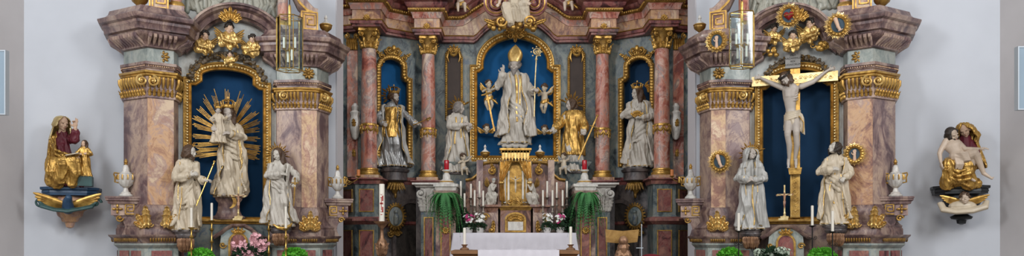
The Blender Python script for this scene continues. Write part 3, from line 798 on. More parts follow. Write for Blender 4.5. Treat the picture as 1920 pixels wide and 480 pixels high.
        for (xa, ya), (xb, yb) in zip(q, q[1:]):
            a = V((xa, ya)); b = V((xb, yb)); L = (b-a).length
            if L < .25: continue
            d = (b-a)/L; nn = V((d.y, -d.x))*.085; n2 = V((d.y, -d.x))*.11; k = max(1, round(L/.33))
            for j in range(k):
                s0 = a+d*(L*(j+.12)/k); s1 = a+d*(L*(j+.88)/k)
                obj('red_inlay', G().prism([tuple(s0+nn), tuple(s1+nn), tuple(s1+n2), tuple(s0+n2)], .5, lz-.13, 'xy'), 'dark_red_marble', root)
    # ---- retable wall with the niche
    zf = lambda px, py, v=0: PL.z(px, py, v)
    hw = (ul(508)-ul(343))/2; uc = (ul(508)+ul(343))/2
    n0, n1 = (uc-hw)*su, (uc+hw)*su
    if n0 > n1: n0, n1 = n1, n0
    zb = zf(cx, 414); zsh = zf(cx, 158); zpk = zf(cx, 118); ah = hw*.70; ucs = uc*su
    mw = .075
    path = arch_outline(n0+mw, n1-mw, zb, zsh, ucs-ah+mw*.4, ucs+ah-mw*.4, zpk-mw)
    u0, u1 = sorted((ul(330)*su, ul(522)*su))
    ztop = zf(cx, -45)
    outerp = [(u0-.1, .0), (u0-.1, ztop), (u1+.1, ztop), (u1+.1, 0)]
    g = G(); cut_panel(g, outerp, path+[], 0, .24); obj('retable_wall', g, 'pale_marble', root, smooth=False)
    nb = obj('niche_back', G().prism([(u0, zb-.05), (u0, zpk+.05), (u1, zpk+.05), (u1, zb-.05)], .23, .29), 'deep_blue' if sd > 0 else 'niche_blue_left', root)
    gilt_frame(root, path+[], mw, .09, 0, closed=True)
    # arched pediment cornice over the niche and the gilt crest on it
    a0, a1 = sorted((ul(360, .2)*su, ul(530, .2)*su)); zs_ = zf(cx, 92, .2); zp_ = zf(cx, 21, .2)
    arc = [(a0-.25, zs_+.16), (a0-.10, zs_+.04)]+smooth_arc((a0+a1)/2, zs_, (a1-a0)/2-.0, zp_-zs_, pi*.93, pi*.07, 26)+[(a1+.10, zs_+.04), (a1+.25, zs_+.16)]
    obj('arched_cornice', G().frame(arc, [(-.13, -.2), (-.13, .18), (-.09, .22), (-.09, .28), (-.03, .31), (.0, .30), (.03, .40), (.07, .42), (.07, .46), (.11, .46), (.11, -.2)], 0), 'purple_marble', root)
    g = G(); cc = V((ucs+.03, -.48, zf(cx, 38, .4)))
    for j in (-3, -2, -1, 0, 1, 2, 3): g.leaf(cc+V((j*.02, .01*abs(j), 0)), .26*(1-.1*abs(j)), .12, .1, .3, 3, MX.Rotation(R(24*j), 3, 'Y'))
    g.volute(cc+V((-.09, 0, -.02)), .06, 1.4, .014); g.volute(cc+V((.09, 0, -.02)), .06, 1.4, .014, start=pi, hand=-1)
    obj('gilt_crest', g, 'gilding', root)
    # garland over the arch of the frame
    ga = [(x, z) for x, z in smooth_arc(ucs, zsh+.06, ah+.10, zpk-zsh+.06, pi*1.03, -pi*.03, 26)]
    fruit_garland(root, ga if sd < 0 else smooth_arc(ucs, zsh+.06, ah+.02, zpk-zsh+.02, pi*.9, pi*.1, 18), .085 if sd < 0 else .07, -.05, 'fruit_garland', 3)
    # relief panel, upper columns and scroll plates above
    rp0, rp1 = sorted((ul(345, .0)*su, ul(520, .0)*su)); rz = zf(cx, 14)
    g = G(); rr = random.Random(4+sd)
    for k in range(16):
        x = rp0+(rp1-rp0)*(k+.5)/16; z0 = rz+rr.uniform(-.02, .16)
        g.limb([(x, -.02, z0-.18), (x+rr.uniform(-.1, .1), -.03, z0+.02), (x+rr.uniform(-.12, .12), -.03, z0+.2)], [.05, .045, .03], 8); g.ball((x+rr.uniform(-.06, .06), -.05, z0+.26), .045, 8, 6)
    obj('relief_panel', G().box(rp0+.02, rp1-.02, -.02, .1, rz-.1, ztop), 'relief_stone', root)
    obj('relief_figures', baked(g, .012, 2), 'relief_stone', root)
    for px_, py_ in ((331, 34), (530, 70)):
        uu = ul(px_, .3)*su; z0 = zf(px_, py_-22, .3)
        c = obj('upper_column', G().lathe([(.115, 0), (.12, .03), (.095, .06), (.09, 1.4)], (uu, -.3, z0), 20), 'rose_marble', root)
        obj('column_base', G().lathe([(.14, -.02), (.14, .02), (.12, .05), (.10, .07)], (uu, -.3, z0), 20), 'gilding', c)
        obj('column_block', G().box(uu-.13, uu+.13, -.44, .05, z0-.55, z0-.02), 'violet_marble', c)
    for px_, k, pyb in ((298, 'outer', 22), (580, 'inner', 62)):
        z0 = zt[k]['cor1']; uu = ul(px_, .45)*su; hw_ = .155; hh = .39
        b = obj('scroll_plate', G().box(uu-hw_, uu+hw_, -.47, .05, z0-.03, z0+hh), 'ochre_marble', root)
        g = G(); meander(g, uu, z0+hh/2, .2, .27, -.475); obj('gilt_key', g, 'gilding', b)
        g = G().frame([(uu-hw_+.01, z0), (uu-hw_+.01, z0+hh-.01), (uu+hw_-.01, z0+hh-.01), (uu+hw_-.01, z0)], [(-.012, 0), (-.012, .02), (.012, .02), (.012, 0)], -.47, True); obj('gilt_border', g, 'gilding', b)
        sg = (1 if k == 'inner' else -1)*(1 if su > 0 else -1)
        pts = [(uu+sg*.15, z0+hh), (uu+sg*.05, z0+hh+.02), (uu-sg*.10, z0+hh+.16), (uu-sg*.2, z0+hh+.36), (uu-sg*.24, z0+hh+.62)]
        obj('scroll_volute', G().frame(pts, [(-.09, 0), (-.09, .34), (-.07, .37), (.07, .37), (.09, .34), (.09, 0)], -.08), 'violet_marble', root)
        obj('gilt_scroll_edge', G().frame([(a-sg*.085, b+.0) for a, b in pts], [(-.02, 0), (-.02, .03), (.02, .03), (.02, 0)], -.44), 'gilding', root)
    # console bracket with key pattern at both flanks
    for px_, py0, v_, key, sg in ((232, 372, .25, 'outer', -1), (633, 376, .1, 'inner', 1)):
        uu = ul(px_, v_)*su; sg *= (1 if su > 0 else -1); z0 = PL.z(px_, py0, v_)
        g = G().sweep([(uu-.24, .45-v_*0, z0), (uu-.24, -v_-.12, z0), (uu+.24, -v_-.12, z0), (uu+.24, .45, z0)], [(-.05, -.10), (-.01, -.10), (.0, -.06), (.03, -.04), (.03, -.01), (.04, 0), (.04, .03), (-.05, .03)])
        g.box(uu-.24, uu+.24, -v_-.12, .45, z0-.08, z0+.03)
        b = obj('console_slab', g, 'purple_marble', root)
        z1 = PL.z(px_, py0+32, v_)
        obj('console_block', G().box(uu-.19, uu+.19, -v_-.08, .45, z1, z0-.07), 'violet_marble', b)
        g = G(); meander(g, uu-sg*.10+0, (z0+z1)/2-.04, .13, .17, -v_-.085, .010); obj('gilt_key', g, 'gilding', b)
        obj('gilt_rosette', G().rosette((uu+sg*.09, -v_-.09, (z0+z1)/2-.04), .085, 4), 'gilding', b)
        # S-shaped support under the block, growing out of the pilaster base
        zl = zt[key]['led1']; P = []
        zz0, zz1 = zl+.0, z1+.02
        e = uu+sg*.17; i_ = uu-sg*.40
        P = [(e, zz1), (e-sg*.04, lerp(zz1, zz0, .15)), (e-sg*.16, lerp(zz1, zz0, .35)), (e-sg*.20, lerp(zz1, zz0, .6)), (e-sg*.17, lerp(zz1, zz0, .85)), (e-sg*.14, zz0), (i_, zz0), (i_, zz1)]
        obj('console_support', G().prism(P, -v_-.05, .40), 'purple_marble', root)
        g = G(); g.volute((uu+sg*.06, -v_-.07, z1-.05), .06, 1.4, .016, hand=sg); obj('gilt_scroll', g, 'gilding', root)
    # ---- predella between the pedestals
    p0, p1 = sorted((ul(345, .1)*su, ul(512, .1)*su)); zl = zf(cx, 414, .1)
    obj('predella', G().box(p0-.35, p1+.35, -.10, .3, 0, zl-.02), 'blue_grey_marble' if sd < 0 else 'violet_marble', root)
    obj('gilt_ledge', G().sweep([(p0-.1, 0, zl-.06), (p0-.1, -.12, zl-.06), (p1+.1, -.12, zl-.06), (p1+.1, 0, zl-.06)], [(-.1, 0), (.01, 0), (.02, .03), (.05, .05), (.05, .09), (-.1, .09)]), 'gilding', root)
    tc = (ul(446, .5) if sd < 0 else -PR.u(1474, .5)/ (.955 if 0 else 1))*(1 if sd < 0 else -1)
    tz = zf(446, 424 if sd < 0 else 426, .5)
    tw = .30
    g = G().prism([(tc-tw, .5), (tc+tw, .5), (tc+tw, tz-.30), (tc+tw*.95, tz-.14), (tc+tw*.75, tz-.07), (tc+tw*.3, tz-.02), (tc-tw*.3, tz-.02), (tc-tw*.75, tz-.07), (tc-tw*.95, tz-.14), (tc-tw, tz-.30)], -.62, -.1)
    tb = obj('tabernacle_body', g, 'grey_green_marble', root)
    obj('tabernacle_cornice', G().frame([(tc-tw-.12, tz-.20), (tc-tw, tz-.13), (tc-tw*.7, tz-.05), (tc-tw*.35, tz+.01), (tc+tw*.35, tz+.01), (tc+tw*.7, tz-.05), (tc+tw, tz-.13), (tc+tw+.12, tz-.20)], [(-.04, 0), (-.04, .55), (-.01, .6), (.03, .62), (.03, 0)], -.08), 'purple_marble', root)
    obj('tabernacle_door', G().prism(smooth_arc(tc, tz-.30, .14, .16, 0, pi, 14)+[(tc-.14, .7), (tc+.14, .7)], -.64, -.6), 'dark_red_marble', root)
    obj('gilt_door_arch', G().frame([(tc-.15, .7)]+smooth_arc(tc, tz-.30, .15, .17, pi, 0, 14)+[(tc+.15, .7)], [(-.018, 0), (-.018, .03), (.018, .03), (.018, 0)], -.62), 'gilding', root)
    g = G()
    for j in (-2, -1, 0, 1, 2): g.leaf((tc+j*.02, -.66, tz-.13), .15*(1-.12*abs(j)), .07, .1, .3, 3, MX.Rotation(R(30*j), 3, 'Y'))
    obj('gilt_palmette', g, 'gilding', root)
    for q in (-1, 1): obj('gilt_scroll', G().volute((tc+q*(tw-.04), -.64, tz-.34), .06, 1.4, .016, hand=q), 'gilding', root)
    # altar table, gradine for candles
    obj('gradine', G().sweep([(p0-.25, .0, 1.28), (p0-.25, -.78, 1.28), (p1+.25, -.78, 1.28), (p1+.25, 0, 1.28)], [(-.1, -.12), (.0, -.12), (.02, -.02), (.04, 0), (-.1, 0)]), 'violet_marble', root)
    obj('gradine_top', G().box(p0-.22, p1+.22, -.75, .0, 1.16, 1.275), 'violet_marble', root)
    obj('altar_table', G().sweep([(p0-.1, .0, 0), (p0-.1, -1.35, 0), (p1+.1, -1.35, 0), (p1+.1, 0, 0)], [(-.2, 0), (.0, 0), (.02, .15), (-.04, .25), (-.06, .7), (.02, .95), (.08, 1.02), (.08, 1.12), (-.2, 1.12)]), 'violet_marble', root)
    obj('table_top', G().box(p0-.12, p1+.12, -1.36, 0, 1.05, 1.165), 'white_marble', root)
    return root, zt
ALT_L, ZL = side_altar(-1); ALT_R, ZR = side_altar(1)
# ------------------------------------------------------------------ high altar
XC0 = .08
AC = lambda px, v=0: PC.u(px, v)-XC0
ZC = lambda px, py, v=0: PC.z(px, py, v)
HI = thing('high_altar', 'huge rose and grey marble high altar in the chancel framing the bishop statue', 'altar', (XC0, 18.6, 0), 0)
BAX, BAY, BBX, BBY = -3.40, 17.72, -2.10, 18.40
bth = atan2(BBY-BAY, BBX-BAX)
PBL = Plane((BAX+BBX)/2, (BAY+BBY)/2, bth); PBR = Plane(-(BAX+BBX)/2+2*XC0, (BAY+BBY)/2, -bth)
YO, YI = -1.25, -.55                                   # local y of outer and inner column axes
XO, XI = AC(692, 1.25), AC(803, .55)
ZE = 6.56
def corinthian(root, x, y, r, z0, z1, rz=0):
    h = z1-z0; c = obj('capital', G().lathe([(r*.98, 0), (r*1.08, .02), (r*1.0, .04), (r*.98, h*.3), (r*1.15, h*.75), (r*1.35, h*.86)], (x, y, z0), 24), 'old_gold', root)
    ab = G(); q = r*1.62
    pts = []
    for k in range(4):
        a = pi/4+k*pi/2; pts += [(x+cos(a-.06)*q*1.12, y+sin(a-.06)*q*1.12), (x+cos(a+.06)*q*1.12, y+sin(a+.06)*q*1.12), (x+cos(a+pi/4)*q*.70, y+sin(a+pi/4)*q*.70)]
    ab.prism(pts, z0+h*.86, z0+h, 'xy'); obj('abacus', ab, 'gilding', c)
    g = G()
    for row, n, hh, ww in ((0, 8, .40, .62), (1, 8, .66, .55)):
        for k in range(n):
            a = 2*pi*(k+.5*row)/n; m = MX.Rotation(a, 3, 'Z'); g.leaf(V((x, y, z0+.02))+m @ V((0, -r*.98, 0)), h*hh, r*ww, .32, .42, 3, m, 8, .012)
    for k in range(4):
        a = pi/4+k*pi/2; m = MX.Rotation(a, 3, 'Z')
        for s_ in (-1, 1): g.volute(V((x, y, z0+h*.72))+m @ V((s_*.02, -r*1.35, 0)), h*.14, 1.5, h*.045, start=pi/2, hand=s_, m=m @ MX.Rotation(s_*R(60), 3, 'Z'))
        m2 = MX.Rotation(k*pi/2, 3, 'Z'); g.rosette(V((x, y, z0+h*.92))+m2 @ V((0, -q*.74, 0)), r*.28, 6, m2, .5)
    obj('acanthus', g, 'gilding', c); return c
ZB = ZC(692, 330, 1.25)                                # top of the pedestals
def column(x, y, r, z1, hcap, label=None):
    c = obj('column', G().lathe([(r, 0), (r*1.0, .5), (r*.96, (z1-ZB)*.6), (r*.87, z1-ZB-hcap)], (x, y, ZB+.0), 32), 'rose_marble', HI)
    obj('column_base', G().lathe([(r*1.32, .0), (r*1.32, .03), (r*1.36, .05), (r*1.32, .08), (r*1.15, .09), (r*1.12, .12), (r*1.2, .14), (r*1.18, .165), (r*1.0, .18)], (x, y, ZB), 30), 'gilding', c)
    obj('plinth_slab', G().box(x-r*1.45, x+r*1.45, y-r*1.45, y+r*1.45, ZB-.07, ZB+.01), 'ochre_marble', c)
    zr = ZB+1.05; g = G().lathe([(r*1.0, -.03), (r*1.06, -.02), (r*1.06, .02), (r*1.0, .03)], (x, y, zr+.13), 26)
    for k in range(8):
        a = 2*pi*k/8; b = 2*pi*(k+1)/8
        g.tube([(x+cos(lerp(a, b, t/6))*r*1.05, y+sin(lerp(a, b, t/6))*r*1.05, zr+.10-.11*sin(pi*t/6)) for t in range(7)], [.012, .02, .028, .03, .028, .02, .012], 6)
        g.ball((x+cos(a)*r*1.07, y+sin(a)*r*1.07, zr+.11), .03, 7, 5); g.tube([(x+cos(a)*r*1.05, y+sin(a)*r*1.05, zr+.1), (x+cos(a)*r*1.05, y+sin(a)*r*1.05, zr-.08)], [.02, .012], 6)
    obj('gilt_garland', g, 'gilding', c); corinthian(HI, x, y, r*.9, z1-hcap, z1)
for sg in (-1, 1):
    column(sg*abs(XO), YO, .185, ZE, .46); column(sg*abs(XI), YI, .175, ZE, .42)
# entablature
xo, xi = abs(XO), abs(XI)
def ent_path(xs_):
    P = [(-xo-.95, -.9, 0), (-xo-.30, YO+.12, 0), (-xo-.30, YO-.26, 0), (-xo+.28, YO-.26, 0), (-xo+.30, -.86, 0), (-xi-.27, -.30, 0), (-xi-.27, YI-.25, 0), (-xi+.27, YI-.25, 0), (-xi+.27, -.12, 0)]
    xs = xs_
    P += [(AC(a, .15), -.12, z) for a, z in xs[:-1]]; P += [(0, -.12, xs[-1][1])]
    return P+[(-x, y, z) for x, y, z in P[:-1]][::-1]
LOWP = [(870, 0), (888, -.01), (894, .04), (900, .13), (908, .23), (915, .31), (922, .37), (930, .41), (938, .415), (947, .385), (956, .35), (966, .34)]
UPP = [(858, .0), (868, .01), (877, .08), (888, .19), (900, .29), (912, .39), (924, .48), (938, .55), (952, .59), (966, .60)]
EPL = [(x, y, z+ZE) for x, y, z in ent_path(LOWP)]; EP = [(x, y, z+ZE) for x, y, z in ent_path(UPP)]
def eband(name, prof, mat, par=HI, low=False): return obj(name, G().sweep(EPL if low else EP, prof), mat, par)
eband('architrave', [(-.12, 0), (.03, 0), (.03, .05), (.07, .06), (.08, .13), (-.12, .13)], 'dark_red_marble', HI, True)
fz = eband('frieze', [(-.12, .13), (.03, .13), (.03, .60), (-.12, .60)], 'ochre_marble', HI, True)
eband('gilt_fillet', [(-.1, .125), (.08, .125), (.10, .14), (.09, .155), (-.1, .155)], 'gilding', HI, True)
eband('cornice', [(-.12, .385), (.06, .385), (.08, .47), (.11, .52), (-.12, .52)], 'rose_marble')
bd = eband('gilt_bead_band', [(-.1, .52), (.13, .52), (.17, .56), (.17, .60), (-.1, .60)], 'old_gold')
g = G(); 
for (a, b) in zip(EP, EP[1:]):
    A = V(a); B = V(b); L = (B-A).length
    if L < .1: k = 1
    else: k = max(1, int(L/.055))
    d = (B-A).normalized(); n = V((d.y, -d.x, 0)).normalized()
    for j in range(k): g.ball(A+(B-A)*((j+.5)/k)+n*.175+V((0, 0, .565)), (.024, .024, .028), 6, 4)
obj('gilt_beads', g, 'gilding', bd)
eband('crown_cornice', [(-.12, .60), (.14, .60), (.22, .66), (.24, .72), (.36, .76), (.38, .86), (.44, .92), (.46, 1.0), (-.12, 1.05)], 'dark_red_marble')
for sg in (-1, 1):
    for x, y in ((xo-.01, YO-.26), (xi, YI-.25)):
        b = obj('rosette_block', G().box(sg*x-.15, sg*x+.15, y-.05, y+.05, ZE+.05, ZE+.33), 'ochre_marble', HI); obj('gilt_rosette', G().rosette((sg*x, y-.06, ZE+.19), .085, 8), 'gilding', b)
# attic above the cornice (its foot shows between the figures)
obj('attic', G().sweep([(x*1.0, y+.1, z+.9) for x, y, z in EP], [(-.3, 0), (-.05, 0), (-.05, .9), (-.3, .9)]), 'dark_red_marble', HI)
# middle wall with the great niche
zc = lambda py, px=966, v=0: ZC(px, py, v)
hwN = (AC(1050)-AC(880))/2; mw = .095
path = arch_outline(-hwN+mw, hwN-mw, zc(299), zc(130), -hwN*.80+mw*.3, hwN*.80-mw*.3, zc(60)-mw, 26)
g = G(); cut_panel(g, [(-xi-.1, 0), (-xi-.1, ZE+.3), (-1.3, ZE+.3), (-.9, ZE+.8), (.9, ZE+.8), (1.3, ZE+.3), (xi+.1, ZE+.3), (xi+.1, 0)], path, 0, .30)
obj('middle_wall', g, 'blue_grey_marble', HI, smooth=False)
obj('niche_back', G().box(-hwN, hwN, .28, .36, zc(305), zc(55)), 'niche_blue', HI)
gilt_frame(HI, path, mw, .13, 0, closed=True)
g = G(); cc = V((0, -.17, zc(68)))
for j in range(-4, 5): g.leaf(cc+V((j*.03, .012*abs(j), 0)), .34*(1-.09*abs(j)), .16, .12, .3, 4, MX.Rotation(R(24*j), 3, 'Y'))
g.leaf(cc+V((0, -.02, .02)), .28, .16, .1, .3, 3, MX.Rotation(pi, 3, 'Y')); 
for q in (-1, 1): g.volute(cc+V((q*.12, -.02, -.04)), .08, 1.5, .022, hand=q, start=pi/2)
g.rosette(cc+V((0, -.1, .02)), .07, 7)
obj('gilt_crest', g, 'gilding', HI)
# narrow brown frames beside the great niche
for sg in (-1, 1):
    X0, X1 = sorted((sg*abs(AC(837)), sg*abs(AC(866)))); z1, z0 = zc(98), zc(200)
    xin, xout = (X1, X0) if sg < 0 else (X0, X1)     # xin faces the middle
    b = obj('side_field', G().box(X0+.03, X1-.03, -.035, .02, z0-.5, z1-.03), 'niche_brown', HI)
    g = G()
    pth = [(xin, z0+.1), (xin, z1-.15), (xin+(xout-xin)*.15, z1), (xout-(xout-xin)*.1, z1), (xout, z1-.06), (xout, z0-.35)]
    if sg < 0: pass
    g.frame(pth, [(-.028, 0), (-.028, .05), (0, .075), (.028, .05), (.028, 0)], -.02)
    g.bead([(x, -.09, z) for x, z in pth], .017, .055)
    obj('field_frame', g, 'gilding', b)
    g = G(); xm = (X0+X1)/2; cc = V((xm, -.08, z1+.03))
    for j in (-2, -1, 0, 1, 2): g.leaf(cc+V((j*.03, 0, 0)), .18*(1-.14*abs(j)), .08, .1, .3, 3, MX.Rotation(R(34*j), 3, 'Y'))
    for q in (-1, 1): g.volute(cc+V((q*.10, 0, -.02)), .07, 1.5, .018, hand=q, start=pi/2); g.tube([cc+V((q*.13, -.02, -.05)), cc+V((q*.16, -.03, -.18)), cc+V((q*.12, -.02, -.3))], [.02, .03, .006], 6)
    fruit = [cc+V((-.09, -.05, -.06)), cc+V((-.05, -.09, -.13)), cc+V((0, -.1, -.15)), cc+V((.05, -.09, -.13)), cc+V((.09, -.05, -.06))]
    g.tube(fruit, [.02, .035, .04, .035, .02], 8); g.volute((xin+(.05 if sg > 0 else -.05)*0, -.06, z0+.06), .07, 1.4, .018, hand=-sg)
    obj('gilt_rocaille', g, 'gilding', b)
# slanting bays with the narrow niches
for sd, pb in ((-1, PBL), (1, PBR)):
    off = V((pb.o[0]-XC0, pb.o[1]-18.6, 0)); mt = MX.Translation(off) @ MX.Rotation(pb.th, 4, 'Z')
    L = PBL.u; k = -sd  # local u mirrored for the right bay
    fu = lambda px: PBL.u(px)*(1 if sd < 0 else -1)
    zz = lambda px, py: PBL.z(px, py)
    def W(g, m=mt): return G().join(g, m)
    bw = sqrt((BBX-BAX)**2+(BBY-BAY)**2)/2+.12
    a0, a1 = sorted((fu(712), fu(757))); x0, x1 = sorted((fu(706), fu(767)))
    zb_, zs_, zp_ = zz(738, 312), zz(738, 146), zz(738, 108)
    c = (a0+a1)/2
    # the side towards the column steps less than the side towards the middle
    st = .10; ins = (x1-a1) if sd < 0 else (a0-x0)
    if sd < 0: P = [(a0-.04, zb_), (a0-.04, zs_+.25)]+smooth_arc(c, zs_+.28, (a1-a0)/2+.0, zp_-zs_-.28, pi, 0, 16)+[(a1, zs_+.05), (a1+.05, zs_-.02), (x1, zs_-.04), (x1, zb_)]
    else: P = [(x0, zb_), (x0, zs_-.04), (a0-.05, zs_-.02), (a0, zs_+.05)]+smooth_arc(c, zs_+.28, (a1-a0)/2+.0, zp_-zs_-.28, pi, 0, 16)+[(a1+.04, zs_+.25), (a1+.04, zb_)]
    g = G(); cut_panel(g, [(-bw, 0), (-bw, ZE+.3), (bw, ZE+.3), (bw, 0)], P, 0, .28); obj('bay_wall', W(g), 'blue_grey_marble', HI, smooth=False)
    obj('niche_back', W(G().box(x0-.12, x1+.12, .26, .34, zb_-.05, zp_+.05)), 'niche_blue' if sd < 0 else 'deep_blue', HI)
    g = G().frame(P, FRAMEP(.065, .09), 0, False); fr = obj('niche_frame', W(g), 'old_gold', HI)
    g = G(); q = [V((x, -.075, z)) for x, z in P]
    for A, B in zip(q, q[1:]):
        Ln = (B-A).length; kk = max(1, int(Ln/.07))
        for j in range(kk): g.ball(A.lerp(B, (j+.5)/kk), (.045, .02, .045), 7, 4)
    obj('gilt_pearls', W(g), 'gilding', fr)
    g = G(); cc = V((c, -.08, zp_+.06))
    for j in range(-4, 5): g.leaf(cc+V((j*.05, .01*abs(j), -.012*j*j)), .24*(1-.05*abs(j)), .11, .1, .35, 4, MX.Rotation(R(21*j), 3, 'Y'))
    for s_ in (-1, 1):
        g.volute(cc+V((s_*.09, -.04, .08)), .09, 1.5, .022, hand=s_, start=-pi/2); g.volute(cc+V((s_*.27, -.02, -.07)), .08, 1.5, .02, hand=-s_, start=pi/2)
        g.leaf(cc+V((s_*.3, 0, -.05)), .22, .1, .1, .4, 3, MX.Rotation(s_*R(55), 3, 'Y'))
    g.ball(cc+V((0, -.07, .13)), (.055, .045, .075), 10, 8); obj('gilt_rocaille', W(g), 'gilding', HI)
    # corbel under the statue, dark side passage with arch, oval medallion
    ct = zz(738, 316); uc = (fu(738)+c)/2
    obj('corbel_cap', W(G().lathe([(.10, -.36), (.30, -.30), (.30, -.12), (.34, -.10), (.36, -.05), (.30, -.03), (.30, 0), (.02, 0)], (uc, -.16, ct), 28, 1, .85)), 'dark_marble', HI)
    g = G(); g.lathe([(.02, -.62), (.05, -.60), (.08, -.54), (.16, -.44), (.19, -.36), (.12, -.33)], (uc, -.16, ct), 32, flute=(12, .2))
    for kq in range(-3, 4): g.leaf((uc+.05*kq, -.30+.02*abs(kq), ct-.36), .22, .07, .05, .2, 2, MX.Rotation(pi+R(-8*kq), 3, 'Y'), 6)
    g.ball((uc, -.2, ct-.66), (.04, .04, .07)); obj('gilt_corbel', W(g), 'old_gold', HI)
    g = G(); nb = 24; ucm = fu(742); ucm2 = ucm
    zt_, pw = zz(745, 378), .42
    pd = obj('passage_shade_slab', W(G().prism([(ucm+(.38 if sd < 0 else -.38)-pw, .3), (ucm+(.38 if sd < 0 else -.38)-pw, zt_-.5)]+smooth_arc(ucm+(.38 if sd < 0 else -.38), zt_-.5, pw, .5, pi, 0, 18)+[(ucm+(.38 if sd < 0 else -.38)+pw, zt_-.5), (ucm+(.38 if sd < 0 else -.38)+pw, .3)], -.03, .06)), 'shadow_marble', HI)  # flat slab; the passage's shade is put into its dark marble colour
    obj('passage_arch', W(G().frame([(ucm+(.38 if sd < 0 else -.38)-pw, .3), (ucm+(.38 if sd < 0 else -.38)-pw, zt_-.5)]+smooth_arc(ucm+(.38 if sd < 0 else -.38), zt_-.5, pw, .5, pi, 0, 18)+[(ucm+(.38 if sd < 0 else -.38)+pw, zt_-.5), (ucm+(.38 if sd < 0 else -.38)+pw, .3)], [(-.03, 0), (-.03, .07), (.05, .09), (.07, .05), (.07, 0)], 0)), 'dark_marble', HI)
    mz = zz(735, 406); g = G()
    for kq in range(24):
        a = 2*pi*kq/24; g.leaf((uc+cos(a)*.19, -.22, mz+sin(a)*.25), .10, .07, .05, .2, 2, MX.Rotation(pi/2-a, 3, 'Y'), 6)
    md = obj('medallion', W(G().prism([(uc+.2*cos(2*pi*j/28), mz+.26*sin(2*pi*j/28)) for j in range(28)], -.22, .0)), 'blue_grey_marble', HI)
    g.frame([(uc+.19*cos(-2*pi*j/28), mz+.25*sin(-2*pi*j/28)) for j in range(28)], [(-.02, 0), (-.02, .03), (0, .045), (.02, .03), (.02, 0)], -.21, True); obj('medallion_frame', W(g), 'old_gold', md)
    g = G(); g.limb([(uc, -.23, mz-.16), (uc+.01, -.24, mz-.02), (uc, -.24, mz+.06)], [.06, .07, .04]); g.ball((uc, -.26, mz+.11), .05); obj('medallion_relief', W(G().join(G())) if 0 else baked(W(g), .01), 'blue_grey_marble', md)
    g = G(); zg = zz(735, 440)
    for j in (-2, -1, 0, 1, 2): g.leaf((uc+j*.02, -.12, zg), .24*(1-.1*abs(j)), .1, .1, .3, 3, MX.Rotation(R(35*j), 3, 'Y'))
    for s_ in (-1, 1): g.volute((uc+s_*.1, -.12, zg+.02), .08, 1.4, .02, hand=s_)
    obj('gilt_scrollwork', W(g), 'old_gold', HI)
    obj('lower_wall', W(G().box(-bw, bw, -.014, .002, .3, zz(738, 340))), 'dark_marble', HI)
    # string courses of the bay
    for py, hh, o in ((338, .12, .12), (420, .1, .10)):
        zq = zz(738, py); obj('bay_moulding', W(G().sweep([(-bw, 0, zq), (bw, 0, zq)], [(-.05, -hh), (.01, -hh), (.03, -hh*.3), (o*.8, 0), (o, hh*.6), (-.05, hh*.6)])), 'dark_red_marble', HI)
# pedestals under the columns
def pedestal(cx_, y0, hw_, sg, ztop, zm, dp, wing):
    """block with red inlays, string course and lower die"""
    q = [(cx_-hw_*(1.0 if sg > 0 else 1)-(wing if sg < 0 else 0), y0+.55), (cx_-hw_, y0), (cx_+hw_, y0), (cx_+hw_+(wing if sg > 0 else 0), y0+.55)]
    if sg < 0: q[-1] = (cx_+hw_, y0+.7)
    else: q[0] = (cx_-hw_, y0+.7)
    P = lambda z: [(a, b, z) for a, b in q]
    b = obj('pedestal', G().sweep(P(0), [(-.12, .3), (0, .3), (0, zm-.06), (.05, zm), (.09, zm+.02), (.09, zm+.06), (.03, zm+.10), (.0, zm+.16), (0, ztop-.16), (.03, ztop-.14), (.05, ztop-.06), (.12, ztop-.03), (.12, ztop), (-.12, ztop)]), 'blue_grey_marble', HI)
    obj('pedestal_fill', G().prism([(a+(.01 if a<cx_ else -.01), c+.01) for a, c in q], .3, ztop-.002, 'xy'), 'blue_grey_marble', b)
    obj('pedestal_moulding', G().sweep(P(0), [(-.02, ztop-.14), (.04, ztop-.135), (.06, ztop-.06), (.13, ztop-.03), (.13, ztop+.002), (-.02, ztop+.002)]), 'dark_red_marble', b)
    obj('string_course', G().sweep(P(0), [(-.02, zm-.08), (.06, zm-.01), (.10, zm+.02), (.10, zm+.07), (.04, zm+.11), (-.02, zm+.13)]), 'dark_red_marble', b)
    for (xa, ya), (xb, yb) in zip(q, q[1:]):
        A = V((xa, ya)); B = V((xb, yb)); L = (B-A).length
        if L < .2 or abs(B.x-A.x) < .1: continue
        d = (B-A)/L; n = V((d.y, -d.x)); s0 = A+d*L*.2; s1 = A+d*L*.8
        for z0_, z1_ in ((zm+.24, ztop-.26), (.7, zm-.2)):
            obj('red_inlay', G().prism([tuple(s0), tuple(s1), tuple(s1+n*.012), tuple(s0+n*.012)], z0_, z1_, 'xy'), 'dark_red_marble', b)
            m = MX(((d.x, -n.x, 0, s0.x), (d.y, -n.y, 0, s0.y), (0, 0, 1, 0), (0, 0, 0, 1)))
            l_ = (s1-s0).length; g = G().frame([(0, z0_), (0, z1_), (l_, z1_), (l_, z0_)], [(-.008, 0), (-.008, .022), (.014, .022), (.014, 0)], 0, True)
            obj('gilt_border', G().join(g, m), 'gilding', b)
    return b
zmO = ZC(700, 416, 1.4)
pedestal(-xo+.0, YO-.30, .26, -1, ZB-.07, zmO, 0, .45); pedestal(xo, YO-.30, .26, 1, ZB-.07, zmO, 0, .45)
ZI = ZC(803, 332, .8)
